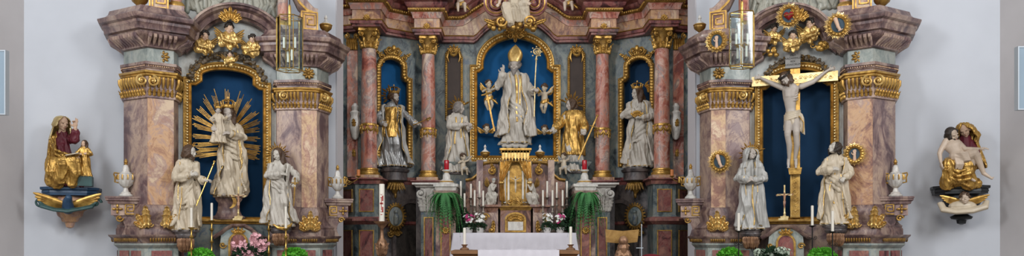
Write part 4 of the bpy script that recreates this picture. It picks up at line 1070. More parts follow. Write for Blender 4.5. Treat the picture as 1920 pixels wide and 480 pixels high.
for sg in (-1, 1):
    zmI = ZC(803, 425, .9); cx_ = sg*xi
    b = obj('inner_pedestal', G().box(cx_-.26, cx_+.26, YI-.28, .05, .3, ZB-.07), 'dark_marble', HI)
    obj('pedestal_moulding', G().sweep([(cx_-.26, 0, ZB-.07), (cx_-.26, YI-.28, ZB-.07), (cx_+.26, YI-.28, ZB-.07), (cx_+.26, 0, ZB-.07)], [(-.02, -.14), (.04, -.13), (.06, -.06), (.12, -.03), (.12, 0), (-.02, 0)]), 'dark_red_marble', b)
    # projecting console carrying the pale slab: scrolled capital above a slim red-inlaid pier
    xs = sg*abs(AC(803, 1.5)); zt_ = ZC(803, 343, 1.5); 
    sl = obj('console_slab', G().sweep([(xs-.30, YI, zt_), (xs-.30, -1.55, zt_), (xs+.30, -1.55, zt_), (xs+.30, YI, zt_)], [(-.3, -.10), (-.02, -.10), (.02, -.05), (.06, -.04), (.06, .0), (-.3, 0)]), 'white_marble', HI)
    zc0 = ZC(803, 398, 1.5); g = G()
    g.lathe([(.14, 0), (.16, .03), (.15, .05), (.17, (zt_-zc0)*.5), (.24, zt_-zc0-.1)], (xs, -1.25, zc0), 24)
    for s_ in (-1, 1): g.volute((xs+s_*.18, -1.45, zt_-.24), .12, 1.6, .035, hand=s_, start=pi/2)
    for row in (0, 1):
        for j in range(-3, 4):
            m = MX.Rotation(R(28*j), 3, 'Z'); g.leaf(V((xs, -1.25, zc0+.03+.15*row))+m @ V((0, -.17-.02*row, 0)), .26, .12, .3, .4, 3, m, 8)
    obj('scrolled_capital', g, 'white_marble', sl)
    pr = obj('console_pier', G().box(xs-.18, xs+.18, -1.40, YI, .3, zc0), 'blue_grey_marble', sl)
    obj('red_inlay', G().box(xs-.09, xs+.09, -1.415, -1.39, .9, zc0-.12), 'dark_red_marble', pr)
    obj('gilt_border', G().frame([(xs-.1, .9), (xs-.1, zc0-.12), (xs+.1, zc0-.12), (xs+.1, .9)], [(-.012, 0), (-.012, .03), (.012, .03), (.012, 0)], -1.40, True), 'gilding', pr)
    # second pier towards the altar table with oval gilt boss
    x2 = sg*abs(AC(836, 1.9)); zt2 = ZC(836, 345, 1.9)
    p2 = obj('inner_pier', G().sweep([(x2-.22, -.3, 0), (x2-.22, -1.95, 0), (x2+.22, -1.95, 0), (x2+.22, -.3, 0)], [(-.2, .3), (0, .3), (0, zt2-.25), (.02, zt2-.22), (.05, zt2-.15), (-.2, zt2-.15)]), 'violet_marble', HI)
    obj('pier_field', G().box(x2-.09, x2+.09, -1.97, -1.94, .9, zt2-.35), 'dark_red_marble', p2)
    obj('gilt_border', G().frame([(x2-.1, .9), (x2-.1, zt2-.35), (x2+.1, zt2-.35), (x2+.1, .9)], [(-.012, 0), (-.012, .03), (.012, .03), (.012, 0)], -1.955, True), 'gilding', p2)
    g = G().rosette((x2, -1.98, ZC(836, 432, 1.98)), .09, 10); obj('gilt_boss', g, 'gilding', p2)
    obj('pier_slab', G().sweep([(x2-.22, -.3, zt2), (x2-.22, -1.95, zt2), (x2+.22, -1.95, zt2), (x2+.22, -.3, zt2)], [(-.3, -.16), (.0, -.16), (.02, -.08), (.05, -.06), (.05, 0), (-.3, 0)]), 'white_marble', p2)
# narrow pilaster strips at the outer edge behind the chancel arch
for sg in (-1, 1):
    xw = sg*(xo+.62)
    g = G().box(xw-.5, xw+.5, -.95, -.3, .3, ZE); ps = obj('edge_pilaster', g, 'blue_grey_marble', HI)
    obj('edge_shaft', G().box(xw-sg*.18-.12, xw-sg*.18+.12, -1.02, -.9, ZB, ZE-.42), 'rose_marble', ps)
    g = G()
    for j in range(-2, 3): g.leaf((xw-sg*.18+.05*j, -1.02, ZE-.40), .32, .09, .3, .4, 3, None, 8)
    for s_ in (-1, 1): g.volute((xw-sg*.18+s_*.12, -1.06, ZE-.1), .07, 1.5, .02, hand=s_, start=pi/2)
    obj('gilt_capital', g, 'gilding', ps)
    # grey carved vase with gilt leaf on the edge pilaster
    xe = sg*(xo+.40); zv = ZC(660, 232, 1.3)
    t = G().lathe([(.03, -.35), (.08, -.3), (.12, -.1), (.13, .1), (.10, .2), (.13, .28), (.07, .33), (.09, .42), (.03, .5)], (xe-sg*.05, -1.15, zv), 18, flute=(8, .12)); v = obj('carved_vase', t, 'white_marble', ps)
    g = G(); [g.leaf((xe-sg*.05, -1.25, zv+dz), .2, .12, .2, .3, 3) for dz in (-.05, -.75)]; obj('gilt_leaf', g, 'gilding', v)
# lower wall behind the tabernacle
obj('retable_base', G().sweep([(-1.75, 0, 0), (-1.75, -.6, 0), (1.75, -.6, 0), (1.75, 0, 0)], [(-.7, .3), (0, .3), (0, zc(308)-.12), (.03, zc(308)-.08), (.08, zc(308)-.02), (.08, zc(308)), (-.7, zc(308))]), 'blue_grey_marble', HI)
obj('retable_base_fill', G().box(-1.74, 1.74, -.59, .0, .3, zc(308)-.01), 'blue_grey_marble', HI)

# ------------------------------------------------------------------ tabernacle
TV = 1.5; TM = PC.m(966, TV)
TB = thing('tabernacle', 'purple marble tabernacle with gold-curtained niche above the altar table', 'tabernacle', (XC0, 18.6-TV, 0), 0)
tx = lambda px: (px-966)*TM
tz = lambda py: ZC(966, py, TV)
# wings sweeping up to the middle
for sg in (-1, 1):
    pts = [(872, 338), (884, 336), (894, 328), (900, 316), (906, 306), (918, 304), (934, 304)]
    prof = [(sg*abs(tx(a)), tz(b)) for a, b in pts]
    poly = [(prof[0][0], tz(440)-.1)]+prof+[(prof[-1][0], tz(440)-.1)]
    wg = obj('wing', G().prism(poly, .10, .70), 'brown_marble', TB)
    pp = prof if sg < 0 else prof[::-1]
    obj('gilt_moulding', G().frame(pp, [(-.03, -.4), (-.03, .03), (0, .06), (.03, .05), (.045, .0), (.045, -.4)], .10), 'old_gold', wg)
    obj('wing_pier', G().box(*sorted((sg*abs(tx(905)), sg*abs(tx(893)))), .0, .3, tz(440)-.1, tz(300)), 'violet_marble', wg)
    pb = [(sg*abs(tx(a)), tz(b)) for a, b in ((905, 385), (912, 384), (930, 383), (936, 386))]
    # console where the angel kneels
    x0_, x1_ = sorted((sg*abs(tx(936)), sg*abs(tx(904))))
    obj('angel_console', G().sweep([(x0_, .2, tz(386)), (x0_, -.22, tz(386)), (x1_, -.22, tz(386)), (x1_, .2, tz(386))], [(-.3, -.16), (-.06, -.16), (-.02, -.06), (.04, -.03), (.04, .02), (-.3, .02)]), 'brown_marble', wg)
    obj('console_block', G().box(x0_+.03, x1_-.03, -.16, .2, tz(440)-.1, tz(386)-.1), 'violet_marble', wg)
    g = G(); g.volute((sg*abs(tx(910)), -.24, tz(408)), .09, 1.5, .022, hand=-sg); g.leaf((sg*abs(tx(925)), -.2, tz(434)), .3, .13, .1, .3, 4); g.volute((sg*abs(tx(921)), -.24, tz(432)), .08, 1.5, .02, hand=sg, start=pi/2)
    obj('gilt_scrollwork', g, 'gilding', wg)
    # upper scroll beside the curtain
    g = G(); g.volute((sg*abs(tx(921)), .0, tz(320)), .10, 1.5, .026, hand=sg, start=pi/2); g.leaf((sg*abs(tx(926)), -.0, tz(322)), .26, .12, .2, .4, 4, MX.Rotation(sg*R(20), 3, 'Y')); obj('gilt_upper_scroll', g, 'gilding', wg)
x0_, x1_ = tx(938), tx(994)
bd = obj('throne_body', G().box(tx(936), tx(996), .12, .6, tz(440)-.1, tz(300)), 'brown_marble', TB)
arcp = [(tx(941), tz(384)), (tx(941), tz(330))]+smooth_arc(0, tz(330), tx(991), tz(303)-tz(330), pi, 0, 18)+[(tx(991), tz(384))]
g = G(); cut_panel(g, [(tx(933), tz(386)), (tx(933), tz(312))]+smooth_arc(0, tz(318), tx(999), tz(296)-tz(318), pi, 0, 18)+[(tx(999), tz(312)), (tx(999), tz(386))], arcp, -.08, .14); obj('throne_arch', g, 'brown_marble', TB, smooth=False)
obj('throne_recess', G().box(tx(940), tx(992), .09, .13, tz(386), tz(302)), 'gilding', TB)
obj('gilt_arch_moulding', G().frame(arcp, [(-.02, 0), (-.02, .03), (0, .05), (.02, .03), (.02, 0)], -.08), 'gilding', TB)
# curtains looped back at the sides
for sg in (-1, 1):
    rings = []
    for i in range(25):
        t = i/24; z = lerp(tz(304), tz(376), t)
        wd = lerp(.34, .10, min(1, t/.55)) if t < .55 else lerp(.10, .14, (t-.55)/.45)
        xo_ = abs(tx(995))+.01; r_ = []
        for k in range(25):
            u = k/24; r_.append(V((sg*(xo_-wd*u), -.12-.028*sin(u*pi*7+t*3)-.03*(1-u), z+(.10*u*u*(1-t) if t < .55 else 0)-.03*u*(t > .55))))
        rings.append(r_)
    g = G(); N = len(rings[0]); vs = [p for r_ in rings for p in r_]; vs2 = [p+V((0, .02, 0)) for p in vs]; M_ = len(vs); fs = []
    for i in range(24):
        for j in range(24):
            q = i*N+j; fs += [(q, q+1, q+N+1, q+N), (q+M_, q+N+M_, q+N+1+M_, q+1+M_)]
    g.add(vs+vs2, fs); g.ball((sg*(abs(tx(992))), -.15, lerp(tz(304), tz(376), .55)), (.07, .05, .035))
    obj('gilt_curtain', g, 'bright_gold', TB)
# lambrequin canopy
g = G(); g.sweep([(-.30, .1, tz(292)), (-.30, -.16, tz(292)), (.30, -.16, tz(292)), (.30, .1, tz(292))], [(-.2, 0), (0, 0), (.03, .05), (.03, .09), (.06, .11), (.06, .15), (-.2, .15)])
cn = obj('canopy', g, 'gilding', TB); g = G()
for k in range(9):
    x = -.28+.07*k; g.prism([(x-.03, tz(280)), (x+.03, tz(280)), (x+.03, tz(297)), (x, tz(302)), (x-.03, tz(297))], -.19, -.165); g.ball((x, -.18, tz(303)), .018, 7, 5)
obj('lambrequin', g, 'bright_gold', cn)
ang = G(); ang.lathe([(.01, .10), (.2, .10), (.24, .05), (.27, 0), (.2, -.0)], (0, -.02, tz(281)), 24, 1, .6)
# white columns inside, central crucifix on a gilt stand
for px_ in (946, 953, 980, 987):
    c = obj('white_shaft', G().lathe([(.035, 0), (.035, .03), (.026, .05), (.024, tz(320)-tz(380)-.04), (.035, tz(320)-tz(380))], (tx(px_), -.04, tz(381)), 14), 'wax', TB)
g = G(); g.lathe([(.16, 0), (.17, .04), (.12, .07), (.13, .13), (.09, .17), (.04, .2)], (0, -.16, tz(386)), 24, 1, .6, flute=(9, .15)); g.rosette((0, -.28, tz(378)), .07, 7)
for s_ in (-1, 1): g.volute((s_*.13, -.2, tz(379)), .06, 1.4, .018, hand=s_)
obj('gilt_stand', g, 'gilding', TB)
g = G(); g.box(-.015, .015, -.16, -.13, tz(372), tz(320)); g.box(-.13, .13, -.16, -.13, tz(338), tz(336)+.012)
cr = obj('gilt_cross', g, 'gilding', TB); g = G(); zz_ = tz(352)
g.limb([(0, -.17, zz_+.17), (0, -.175, zz_+.06)], [.024, .018]); g.ball((-.005, -.185, zz_+.225), (.018, .02, .024)); 
for s_ in (-1, 1): g.limb([(s_*.02, -.17, zz_+.17), (s_*.11, -.165, zz_+.22)], [.012, .007]); g.limb([(s_*.01, -.17, zz_+.06), (s_*.012, -.19, zz_-.03), (0, -.17, zz_-.12)], [.014, .012, .007])
obj('corpus', baked(g, .006), 'statue_ivory', cr)
# tabernacle door
obj('door_block', G().box(tx(938), tx(994), -.2, .2, tz(440)-.1, tz(390)), 'brown_marble', TB)
obj('door_cornice', G().sweep([(tx(938), .1, tz(391)), (tx(938), -.2, tz(391)), (tx(994), -.2, tz(391)), (tx(994), .1, tz(391))], [(-.1, -.05), (.0, -.05), (.02, 0), (.05, .03), (.05, .06), (-.1, .06)]), 'old_gold', TB)
dp = [(tx(948), tz(434)), (tx(948), tz(412))]+smooth_arc(0, tz(412), tx(984), tz(400)-tz(412), pi, 0, 14)+[(tx(984), tz(434))]
dr = obj('tabernacle_door', G().prism(dp, -.215, -.18), 'old_gold', TB)
obj('door_plate', G().prism([(tx(952), tz(432)), (tx(952), tz(416)), (tx(980), tz(416)), (tx(980), tz(432))], -.23, -.2), 'white_marble', dr)
g = G(); [g.leaf((j*.035, -.23, tz(412)), .17*(1-.14*abs(j)), .08, .1, .3, 3, MX.Rotation(R(30*j), 3, 'Y')) for j in range(-3, 4)]
for s_ in (-1, 1): g.volute((s_*.11, -.23, tz(408)), .07, 1.5, .02, hand=s_)
obj('gilt_crest', g, 'gilding', dr)
obj('gilt_door_frame', G().frame(dp, [(-.018, 0), (-.018, .03), (.018, .03), (.018, 0)], -.2, True), 'gilding', dr)
# ------------------------------------------------------------------ altar table with cloth
MV = 2.2; Mm = PC.m(966, MV); mx = lambda px: (px-966)*Mm; ztop = ZC(966, 437, MV)
AT = thing('altar_table', 'stone block of the high altar under the long white cloth', 'altar table', (XC0, 18.6-MV, 0), 0)
obj('block', G().box(mx(862), mx(1068), .06, .75, .6, ztop-.09), 'violet_marble', AT)
obj('slab', G().box(mx(853), mx(1076), .03, .8, ztop-.09, ztop-.012), 'white_marble', AT)
g = G(); nx = 130; rows = []
X0, X1 = mx(849), mx(1079)
yb, yf = .62, .0
prof = [(yb, 0, 0)]+[(yf+.02, 0, 0), (yf, -.012, 0)]+[(yf-.012, -.06-.085*j, 1) for j in range(8)]
for j, (y, dz, hang) in enumerate(prof):
    r_ = []
    for i in range(nx+1):
        u = i/nx; fl = sin(u*95)+.6*sin(u*41+1); d = max(0, -dz)
        flare = 0.03*d/.6*(1 if u > .5 else -1)*abs(2*u-1)**8*3
        r_.append(V((lerp(X0, X1, u)+flare, y-(.012*fl*min(1, d/.4) if hang else 0)-.03*d, ztop+dz+.002)))
    rows.append(r_)
N = nx+1; vs = [p for r_ in rows for p in r_]; fs = [(i*N+j, i*N+j+1, (i+1)*N+j+1, (i+1)*N+j) for i in range(len(rows)-1) for j in range(nx)]
g.add(vs, fs)
for sx, sgn in ((X0, -1), (X1, 1)):                      # side falls
    cols = []
    for i in range(13):
        y = lerp(yf, yb, i/12); cols.append([V((sx+sgn*(.0 if q == 0 else .014*sin(i*2.2)*q/6+.02*q/8+.008), y-(.03*.6*q/8 if i == 0 else 0), ztop+.002-.68*q/8)) for q in range(9)])
    vs = [p for c in cols for p in c]; g.add(vs, [(i*9+j, i*9+j+1, i*9+j+10, i*9+j+9) for i in range(12) for j in range(8)])
cl = obj('altar_cloth', g, 'linen', None, (XC0, 18.6-MV, 0)); tag(cl, 'long white linen cloth hanging over the front of the high altar table', 'tablecloth')
md = cl.modifiers.new('t', 'SOLIDIFY'); md.thickness = .006; md.offset = 1
# ------------------------------------------------------------------ statues of the side altars
def spot(pl, px, py, v): return pl.w(px, py, v)
def hh(pl, px, v, y0, y1): return (y0-y1)*pl.m(px, v)
def halo(f, r0, r1, n, a0=0, a1=2*pi, w=.022, mat='old_gold', y=.055, ring=True, name='halo', dz=0.01, dx=0):
    g = G(); c = f.hc+V((dx, y, dz)); rays(g, c, r0, r1, n, a0, a1, w, .25, 1)
    if ring: g.tube([c+V((cos(lerp(a0, a1, k/28))*r0, 0, sin(lerp(a0, a1, k/28))*r0)) for k in range(29)], .007, 6)
    g.limb([c, f.hc+V((0, .03, 0))], [.012, .012], 6); f.part(name, g, mat)
def corbel(loc, r, h, rz, label, mat='dark_marble'):
    t = thing('console', label, 'console', loc, rz)
    obj('console_top', G().lathe([(r*.7, -.12), (r*.95, -.09), (r*1.05, -.05), (r*1.0, -.03), (r*1.08, -.02), (r*1.08, 0), (.01, 0)], seg=24, sx=1, sy=.8), mat, t)
    g = G()
    for k in range(-4, 5):
        m = MX.Rotation(R(20*k), 3, 'Z'); g.leaf(m @ V((0, -r*.62, -.11)), h*.75, r*.5, -.15, .2, 3, m @ MX.Rotation(pi, 3, 'Y'), 8)
    g.ball((0, 0, -h+.03), (.03, .03, .05)); obj('gilt_leaves', g, 'bronze', t)
    obj('console_core', G().lathe([(.02, -h+.03), (r*.25, -h+.08), (r*.45, -h*.6), (r*.7, -.11)], seg=20, sx=1, sy=.8), mat, t); return t
# man with staff
v = .62; p = spot(PL, 348, 431, v)
f = Fig('apostle_statue', 'white robed bearded saint in profile gripping a slanting gilt pilgrim staff, beside the Madonna', 'statue', p, hh(PL, 348, v, 431, 273), PL.th,
        Robe(sway=.015, lean=.02, seed=11, tw=5, wide=.90), look=(62, 8, 6), headoff=(.03, 0), cloth='statue_ivory')
f.arm(-1, (-.12, -.09, .60), (.05, -.14, .64), (1, -.2, .35), (0, -1, .3)).arm(1, (.13, -.06, .62), (.21, -.12, .70-.12), (1, -.4, .2), (0, -.2, 1), curl=.9)
f.knee(1).swag(.44, .12, .022, 1, 4, 1.06, drop=-1.0).cloak(1.1, 2*pi-.9, .05, .8, seed=3, flare=.0).hem().hair('mid', 'brown_hair', .05).rock(.03, .15)
g = G(); g.tube([(.315, -.14, .80), (.24, -.14, .60), (.12, -.16, .28)], [.007, .008, .006], 8); g.ball((.315, -.14, .81), .014, 8, 6); g.ball((.30, -.14, .765), .012, 8, 6); f.part('staff', g, 'brass')
g = G(); [g.leaf((.0+.02*j, 0, 0), .085, .045, .1, .2, 2, MX.Rotation(R(28*j), 3, 'Y'), 8) for j in (-1, 0, 1)]; g.v = [tuple(V(q)+f.hc+V((-.0, .03, .055))) for q in g.v]; f.part('halo', g, 'gilding')
f.done(); corbel(p+V((0, 0, -.045)), .17, .34, PL.th, 'dark console with gilt leaves under the saint holding a staff')
# crowned Madonna with child
v = .14; p = spot(PL, 429, 369, v); H = hh(PL, 429, v, 369, 200)
f = Fig('madonna_statue', 'tall ivory Madonna with gilt crown carrying the crowned child in the blue niche', 'statue', p, H, PL.th,
        Robe(sway=.045, lean=-.01, seed=21, tw=7, wide=.92), look=(-12, 12, -6), cloth='statue_ivory', skin='stone_flesh')
f.arm(-1, (-.13, -.05, .66), (-.10, -.14, .70), (-.6, -.3, .3), (0, -1, 0)).arm(1, (.15, -.03, .66), (.02, -.15, .685), (-1, -.2, .1), (0, -.6, .8))
f.knee(-1).swag(.60, .07, .02, -1, 4, 1.05, drop=1.2).cloak(.8, 2*pi-1.0, .04, .8, seed=8).hem().hair('long', 'brown_hair')
g = G(); crown(g, f.hc+V((0, .005, .055)), .066, .105); f.part('crown', g, 'gilding'); f.done()
g = G().lathe([(.24, -.42), (.26, -.38), (.20, -.34), (.17, -.26), (.16, -.12), (.20, -.06), (.21, -.02), (.19, 0), (.01, 0)], (0, 0, 0), 8, 1.15, .45)
pd = obj('pedestal', g, 'purple_marble', f.root); g = G(); g.lathe([(.15, .0), (.17, .03), (.12, .06), (.01, .06)], (0, -.0, -.02), 12, 1, .6)
for k in range(9): g.ball((.14*sin(k*2.3), -.06+.02*cos(k), -.02+.02*(k % 3)), .045, 8, 6)
obj('cloud', baked(g, .01), 'stone_flesh', f.root)
g = G(); mc = V((.04, -.19, -.10)); P1 = [(cos(a)*.12, sin(a)*.12) for a in [R(-80+160*k/14) for k in range(15)]]; P2 = [(cos(a)*.10-.045, sin(a)*.12) for a in [R(80-160*k/14) for k in range(15)]]
g.prism([(mc.x+a-.03, mc.z+b) for a, b in P1+P2[1:-1]], mc.y-.02, mc.y+.02); obj('crescent_moon', g, 'gilding', f.root)
cf = Fig('christ_child_statue', 'small crowned child with robe held on the arm of the Madonna', 'statue', spot(PL, 409, 268, .34), H*.38, PL.th, Robe(sway=.02, seed=4, tw=4, wide=1.35), look=(-5, 5, 6), cloth='statue_ivory', skin='stone_flesh', phead=1.5)
cf.arm(-1, (-.19, -.07, .66), (-.14, -.2, .60), (.3, -1, .2)).arm(1, (.19, -.05, .68), (.24, -.16, .74), (1, -.3, .4)); cf.knee(1).knee(-1).hem().hair('curl', 'brown_hair')
g = G(); crown(g, cf.hc+V((0, .005, .06)), .095, .17); cf.part('crown', g, 'gilding'); cf.done()
# bundles of gilt rays behind the Madonna
rc = spot(PL, 426, 252, .0); g = G(); rr = random.Random(3); top = G()
R0 = thing('ray_glory', 'bundles of straight gilt rays spreading over the blue niche behind the Madonna', 'halo', rc, PL.th)
angs = [90, 72, 57, 41, 26, 12, 1, -11, -23, 108, 122, 137, 153, 167, 179, 191, 203, -35, 215]
mm_ = PL.m(426, 0)
for a in angs:
    a_ = R(a); g = G(); ex = abs(cos(a_)); L = (58+ (30*max(0, sin(a_))**2))*mm_; oz = 0
    # the bundles start along a vertical spine, lower ones lie level
    sz = 0 if a > 0 and a < 180 else 0
    base = V((0, 0, -.0)) if sin(a_) > .1 else V((0, 0, -(.12+.9*abs(sin(a_)))*.55)); dirv = V((cos(a_), 0, max(-.12, sin(a_)))).normalized()
    t = V((-dirv.z, 0, dirv.x))
    for k in range(4):
        o = (k-1.5)*.019; L2 = L*rr.uniform(.84, 1.04); b0 = base+dirv*.16+t*o*.7; b1 = base+dirv*L2+t*o*1.35
        g.tube([b0+V((0, -.02*(k % 2)-.01, 0)), b1+V((0, -.02, 0))], [.0115, .008], 5)
    obj('ray_bundle', g, 'gilding' if a % 2 else 'old_gold', R0)
g = G().ball((0, .0, -.1), (.16, .02, .5)); obj('ray_boss', g, 'gilding', R0)
# female saint with sword
v = .62; p = spot(PL, 526, 424, v)
f = Fig('maiden_saint_statue', 'white draped maiden with spiky gilt halo resting her hand on a gilt sword', 'statue', p, hh(PL, 526, v, 424, 279), PL.th,
        Robe(sway=-.03, lean=-.01, seed=31, tw=8, wide=1.0), look=(-38, 14, -8), headoff=(-.025, 0), cloth='statue_white')
f.arm(-1, (-.17, -.05, .64), (-.02, -.14, .665), (1, -.1, .0), (0, -.6, .8), curl=.3).arm(1, (.20, -.02, .66), (.165, -.14, .56), (-.3, -.6, -.6), (0, -.4, .9), curl=.9)
f.knee(1).swag(.62, -.10, .022, 1, 4, 1.06, drop=.9).cloak(.9, 2*pi-.9, .06, .8, seed=9, flare=.04).hem().hair('long', 'brown_hair').rock(.02, .15)
halo(f, .088, .175, 15, R(-20), R(200), .02, 'gilding')
g = G(); g.tube([(.16, -.18, .55), (.16, -.18, .60)], .008, 8); g.ball((.16, -.18, .61), .014, 8, 6); g.box(.115, .205, -.187, -.173, .545, .558); g.add(*(lambda a: (a.v, a.f))(G().prism([(.148, .545), (.172, .545), (.150, .25), (.138, .25)], -.185, -.175)))
f.part('sword', g, 'old_gold'); 
g = G(); g.tube([(-.10, -.14, .02), (-.05, -.18, -.02), (.02, -.19, -.035), (.1, -.17, .0), (.13, -.15, .04)], [.010, .02, .024, .02, .008], 8); f.part('gilt_wheel', g, 'gilding')
f.done(); corbel(p+V((0, 0, -.03)), .18, .32, PL.th, 'dark console with gilt leaves under the maiden saint with sword')
# sorrowing Mary
v = .62; p = spot(PR, 1408, 430, v)
f = Fig('mourning_mary_statue', 'veiled grey-white Mary with clasped hands looking up towards the large crucifix', 'statue', p, hh(PR, 1408, v, 430, 278), PR.th,
        Robe(sway=.01, seed=41, tw=3, wide=.98), look=(28, -20, 12), headoff=(.005, 0), cloth='statue_grey', skin='stone_flesh')
f.arm(-1, (-.165, -.05, .62), (-.03, -.16, .615), (1, -.3, -.05), (0, -.7, .7)).arm(1, (.175, -.05, .62), (.05, -.16, .60), (-1, -.3, -.05), (0, -.7, .7), cuff=.045)
f.knee(-1).cloak(.55, 2*pi-.55, .04, .82, seed=15, flare=.0).veil(drop=.17, open_=.75).hem().strip(.25, .05, .55, 2.0, .12).rock(.02, .15)
halo(f, .092, .175, 15, R(15), R(205), .022, 'gilding'); f.done(); corbel(p+V((0, 0, -.03)), .18, .32, PR.th, 'dark console with gilt leaves under the veiled Mary')
# John
v = .62; p = spot(PR, 1567, 421, v)
f = Fig('john_statue', 'white robed young saint with dark hair gazing up, right of the large crucifix', 'statue', p, hh(PR, 1567, v, 421, 266), PR.th,
        Robe(sway=-.02, lean=.01, seed=51, tw=4, wide=.98), look=(-48, -26, -6), headoff=(-.02, 0), cloth='statue_ivory')
f.arm(-1, (-.19, -.06, .63), (-.06, -.15, .655), (1, -.1, .15), (0, -.7, .7), curl=.3).arm(1, (.17, -.04, .62), (.10, -.16, .56), (-.5, -.6, -.5), (0, -.7, .7), curl=.8)
f.knee(-1).swag(.55, .10, .022, -1, 3, 1.05, drop=1.1).cloak(.8, 2*pi-1.1, .06, .8, seed=19).hem().hair('mid', 'dark_hair').rock(.035, .15).strip(-.15, .25, .62, 1.6, .3)
f.done(); corbel(p+V((0, 0, -.05)), .18, .32, PR.th, 'dark console with gilt leaves under the young saint gazing up')

# ------------------------------------------------------------------ large crucifix of the right altar
v = .12; cb = spot(PR, 1491, 408, v); RL = lambda px, py, v=.12: PR.l(px, py, v)
cx0 = RL(1491, 408).x; zb = cb.z
CR = thing('crucifix', 'large gilt cross standing in the dark blue niche of the right altar', 'crucifix', cb, PR.th)
zt_ = RL(1488, 112).z-zb; zbm = RL(1488, 149).z-zb; xl = RL(1410, 150).x-cx0; xr = RL(1571, 140).x-cx0
vp = obj('upright', G().box(-.085, .085, -.05, .05, 0, zt_), 'gilding', CR)
obj('crossbeam', G().box(xl, xr, -.07, .03, zbm-.09, zbm+.09), 'pale_gold', CR)
g = G(); rr = random.Random(8); x = xl+.1
while x < xr-.08:
    g.volute((x, -.072, zbm+rr.uniform(-.02, .02)), .04, 1.3, .006, hand=rr.choice((-1, 1)), seg=14); x += .085
obj('beam_tracery', g, 'bright_gold', CR)
g = G(); z = .12
while z < RL(1491, 325).z-zb:
    g.volute((rr.uniform(-.015, .015), -.052, z), .045, 1.3, .007, hand=rr.choice((-1, 1)), seg=14); z += .09
g.frame([(-.07, .03), (-.07, RL(1491, 322).z-zb), (.07, RL(1491, 322).z-zb), (.07, .03)], [(-.006, 0), (-.006, .01), (.006, .01), (.006, 0)], -.05, True)
obj('upright_tracery', g, 'bright_gold', CR)
tp = RL(1487, 114); tz_ = tp.z-zb; tX = tp.x-cx0
pl_ = obj('title_plate', G().prism([(tX-.135, tz_-.15), (tX+.125, tz_-.15), (tX+.135, tz_+.12), (tX+.10, tz_+.155), (tX-.10, tz_+.155), (tX-.13, tz_+.12)], -.10, -.05), 'plate_stone', CR)
def text(name, body, size, mat, parent, loc, th=.003, align='CENTER', space=1.0):
    cu = bpy.data.curves.new(name, 'FONT'); cu.body = body; cu.size = size; cu.extrude = th; cu.align_x = align; cu.align_y = 'CENTER'; cu.space_line = space
    o = bpy.data.objects.new(name, cu); COL.objects.link(o); dg = bpy.context.evaluated_depsgraph_get(); me = bpy.data.meshes.new_from_object(o.evaluated_get(dg)); bpy.data.objects.remove(o)
    o = bpy.data.objects.new(name, me); COL.objects.link(o); me.materials.append(MAT[mat]); o.parent = parent; o.location = loc; o.rotation_euler = (pi/2, 0, 0); return o
text('title_lettering', 'JESUS\nNAZARENUS\nREX\nJUDAEORUM', .048, 'dark_letter', pl_, (tX, -.103, tz_-.005), .003, space=1.2)
fb = RL(1487, 318).z-zb; obj('foot_rest', G().prism([(-.10, fb-.10), (.10, fb-.10), (.12, fb+.02), (-.12, fb+.02)], -.18, -.04), 'gilding', CR)
# Christ
def body_mesh(parts, torso, headc, hm, s=1.0, beard=True):
    pass
g = G(); P = lambda px, py, d: V((RL(px, py).x-cx0, -d, RL(px, py).z-zb))
sh_l, sh_r = P(1466, 168, .20), P(1503, 166, .20); hd = P(1474, 153, .27); hip = P(1486, 222, .16)
# torso rings
tor = [(0, .105, .085), (.12, .10, .08), (.28, .088, .068), (.45, .10, .078), (.62, .125, .092), (.80, .145, .095), (.92, .12, .075), (1.0, .05, .05)]
rings = []
top = (sh_l+sh_r)/2+V((0, 0, .07)); base = hip+V((0, 0, -.04))
for i in range(25):
    t = i/24; rx, ry = table(tor, t); c = base.lerp(top, t)+V((-.03*sin(t*pi), 0, 0))
    rings.append([c+V((rx*cos(2*pi*k/28), ry*sin(2*pi*k/28)-(.012 if .6 < t < .82 and abs(cos(2*pi*k/28)) < .75 and sin(2*pi*k/28) < 0 and abs(cos(2*pi*k/28)) > .15 else 0), 0)) for k in range(28)])
g.loft(rings)
for k in range(4):
    for q in (-1, 1): g.tube([base.lerp(top, .50+.065*k)+V((q*.03, -.075, -.0)), base.lerp(top, .49+.065*k)+V((q*.08, -.06, .01)), base.lerp(top, .52+.065*k)+V((q*.115, -.015, .03))], .010, 6)
hl, hr = P(1427, 148, .11), P(1554, 133, .11)
g.limb([sh_l+V((.01, 0, 0)), P(1449, 160, .17), P(1445, 158, .165), P(1430, 150, .12), hl], [.055, .046, .04, .028, .022])
g.limb([sh_r, P(1524, 157, .17), P(1528, 154, .165), P(1545, 139, .12), hr], [.055, .046, .04, .028, .022])
for c, q in ((hl, -1), (hr, 1)): hand(g, c, (q, -.1, .15 if q < 0 else .25), (0, 1, 0), 1.35, .45, False, q)
kn_l, kn_r = P(1478, 258, .30), P(1494, 256, .30)
g.limb([hip+V((-.055, 0, -.02)), kn_l+V((0, 0, .05)), kn_l, P(1481, 275, .24), P(1480, 301, .17)], [.085, .062, .055, .052, .028])
g.limb([hip+V((.055, 0, -.02)), kn_r+V((0, 0, .05)), kn_r, P(1495, 275, .24), P(1491, 301, .17)], [.085, .062, .055, .052, .028])
for pp in (P(1479, 309, .20), P(1493, 309, .20)):
    g.limb([pp+V((0, .04, .09)), pp+V((0, -.02, .0)), pp+V((0, -.05, -.06))], [.028, .030, .018]); 
    for k in range(4): g.ball(pp+V((-.018+.013*k, -.062, -.075)), (.008, .012, .012), 6, 5)
g.limb([top+V((0, 0, -.05)), hd+V((.01, .03, -.05))], [.05, .04]); hm = rotm(-22, 28, -24); head(g, hd, hm, 1.75)
COR = thing('christ_figure', 'pale carved Christ with loincloth nailed to the large gilt cross, head bowed', 'statue', cb, PR.th)
obj('body', baked(g, .008, 2), 'stone_flesh', COR)
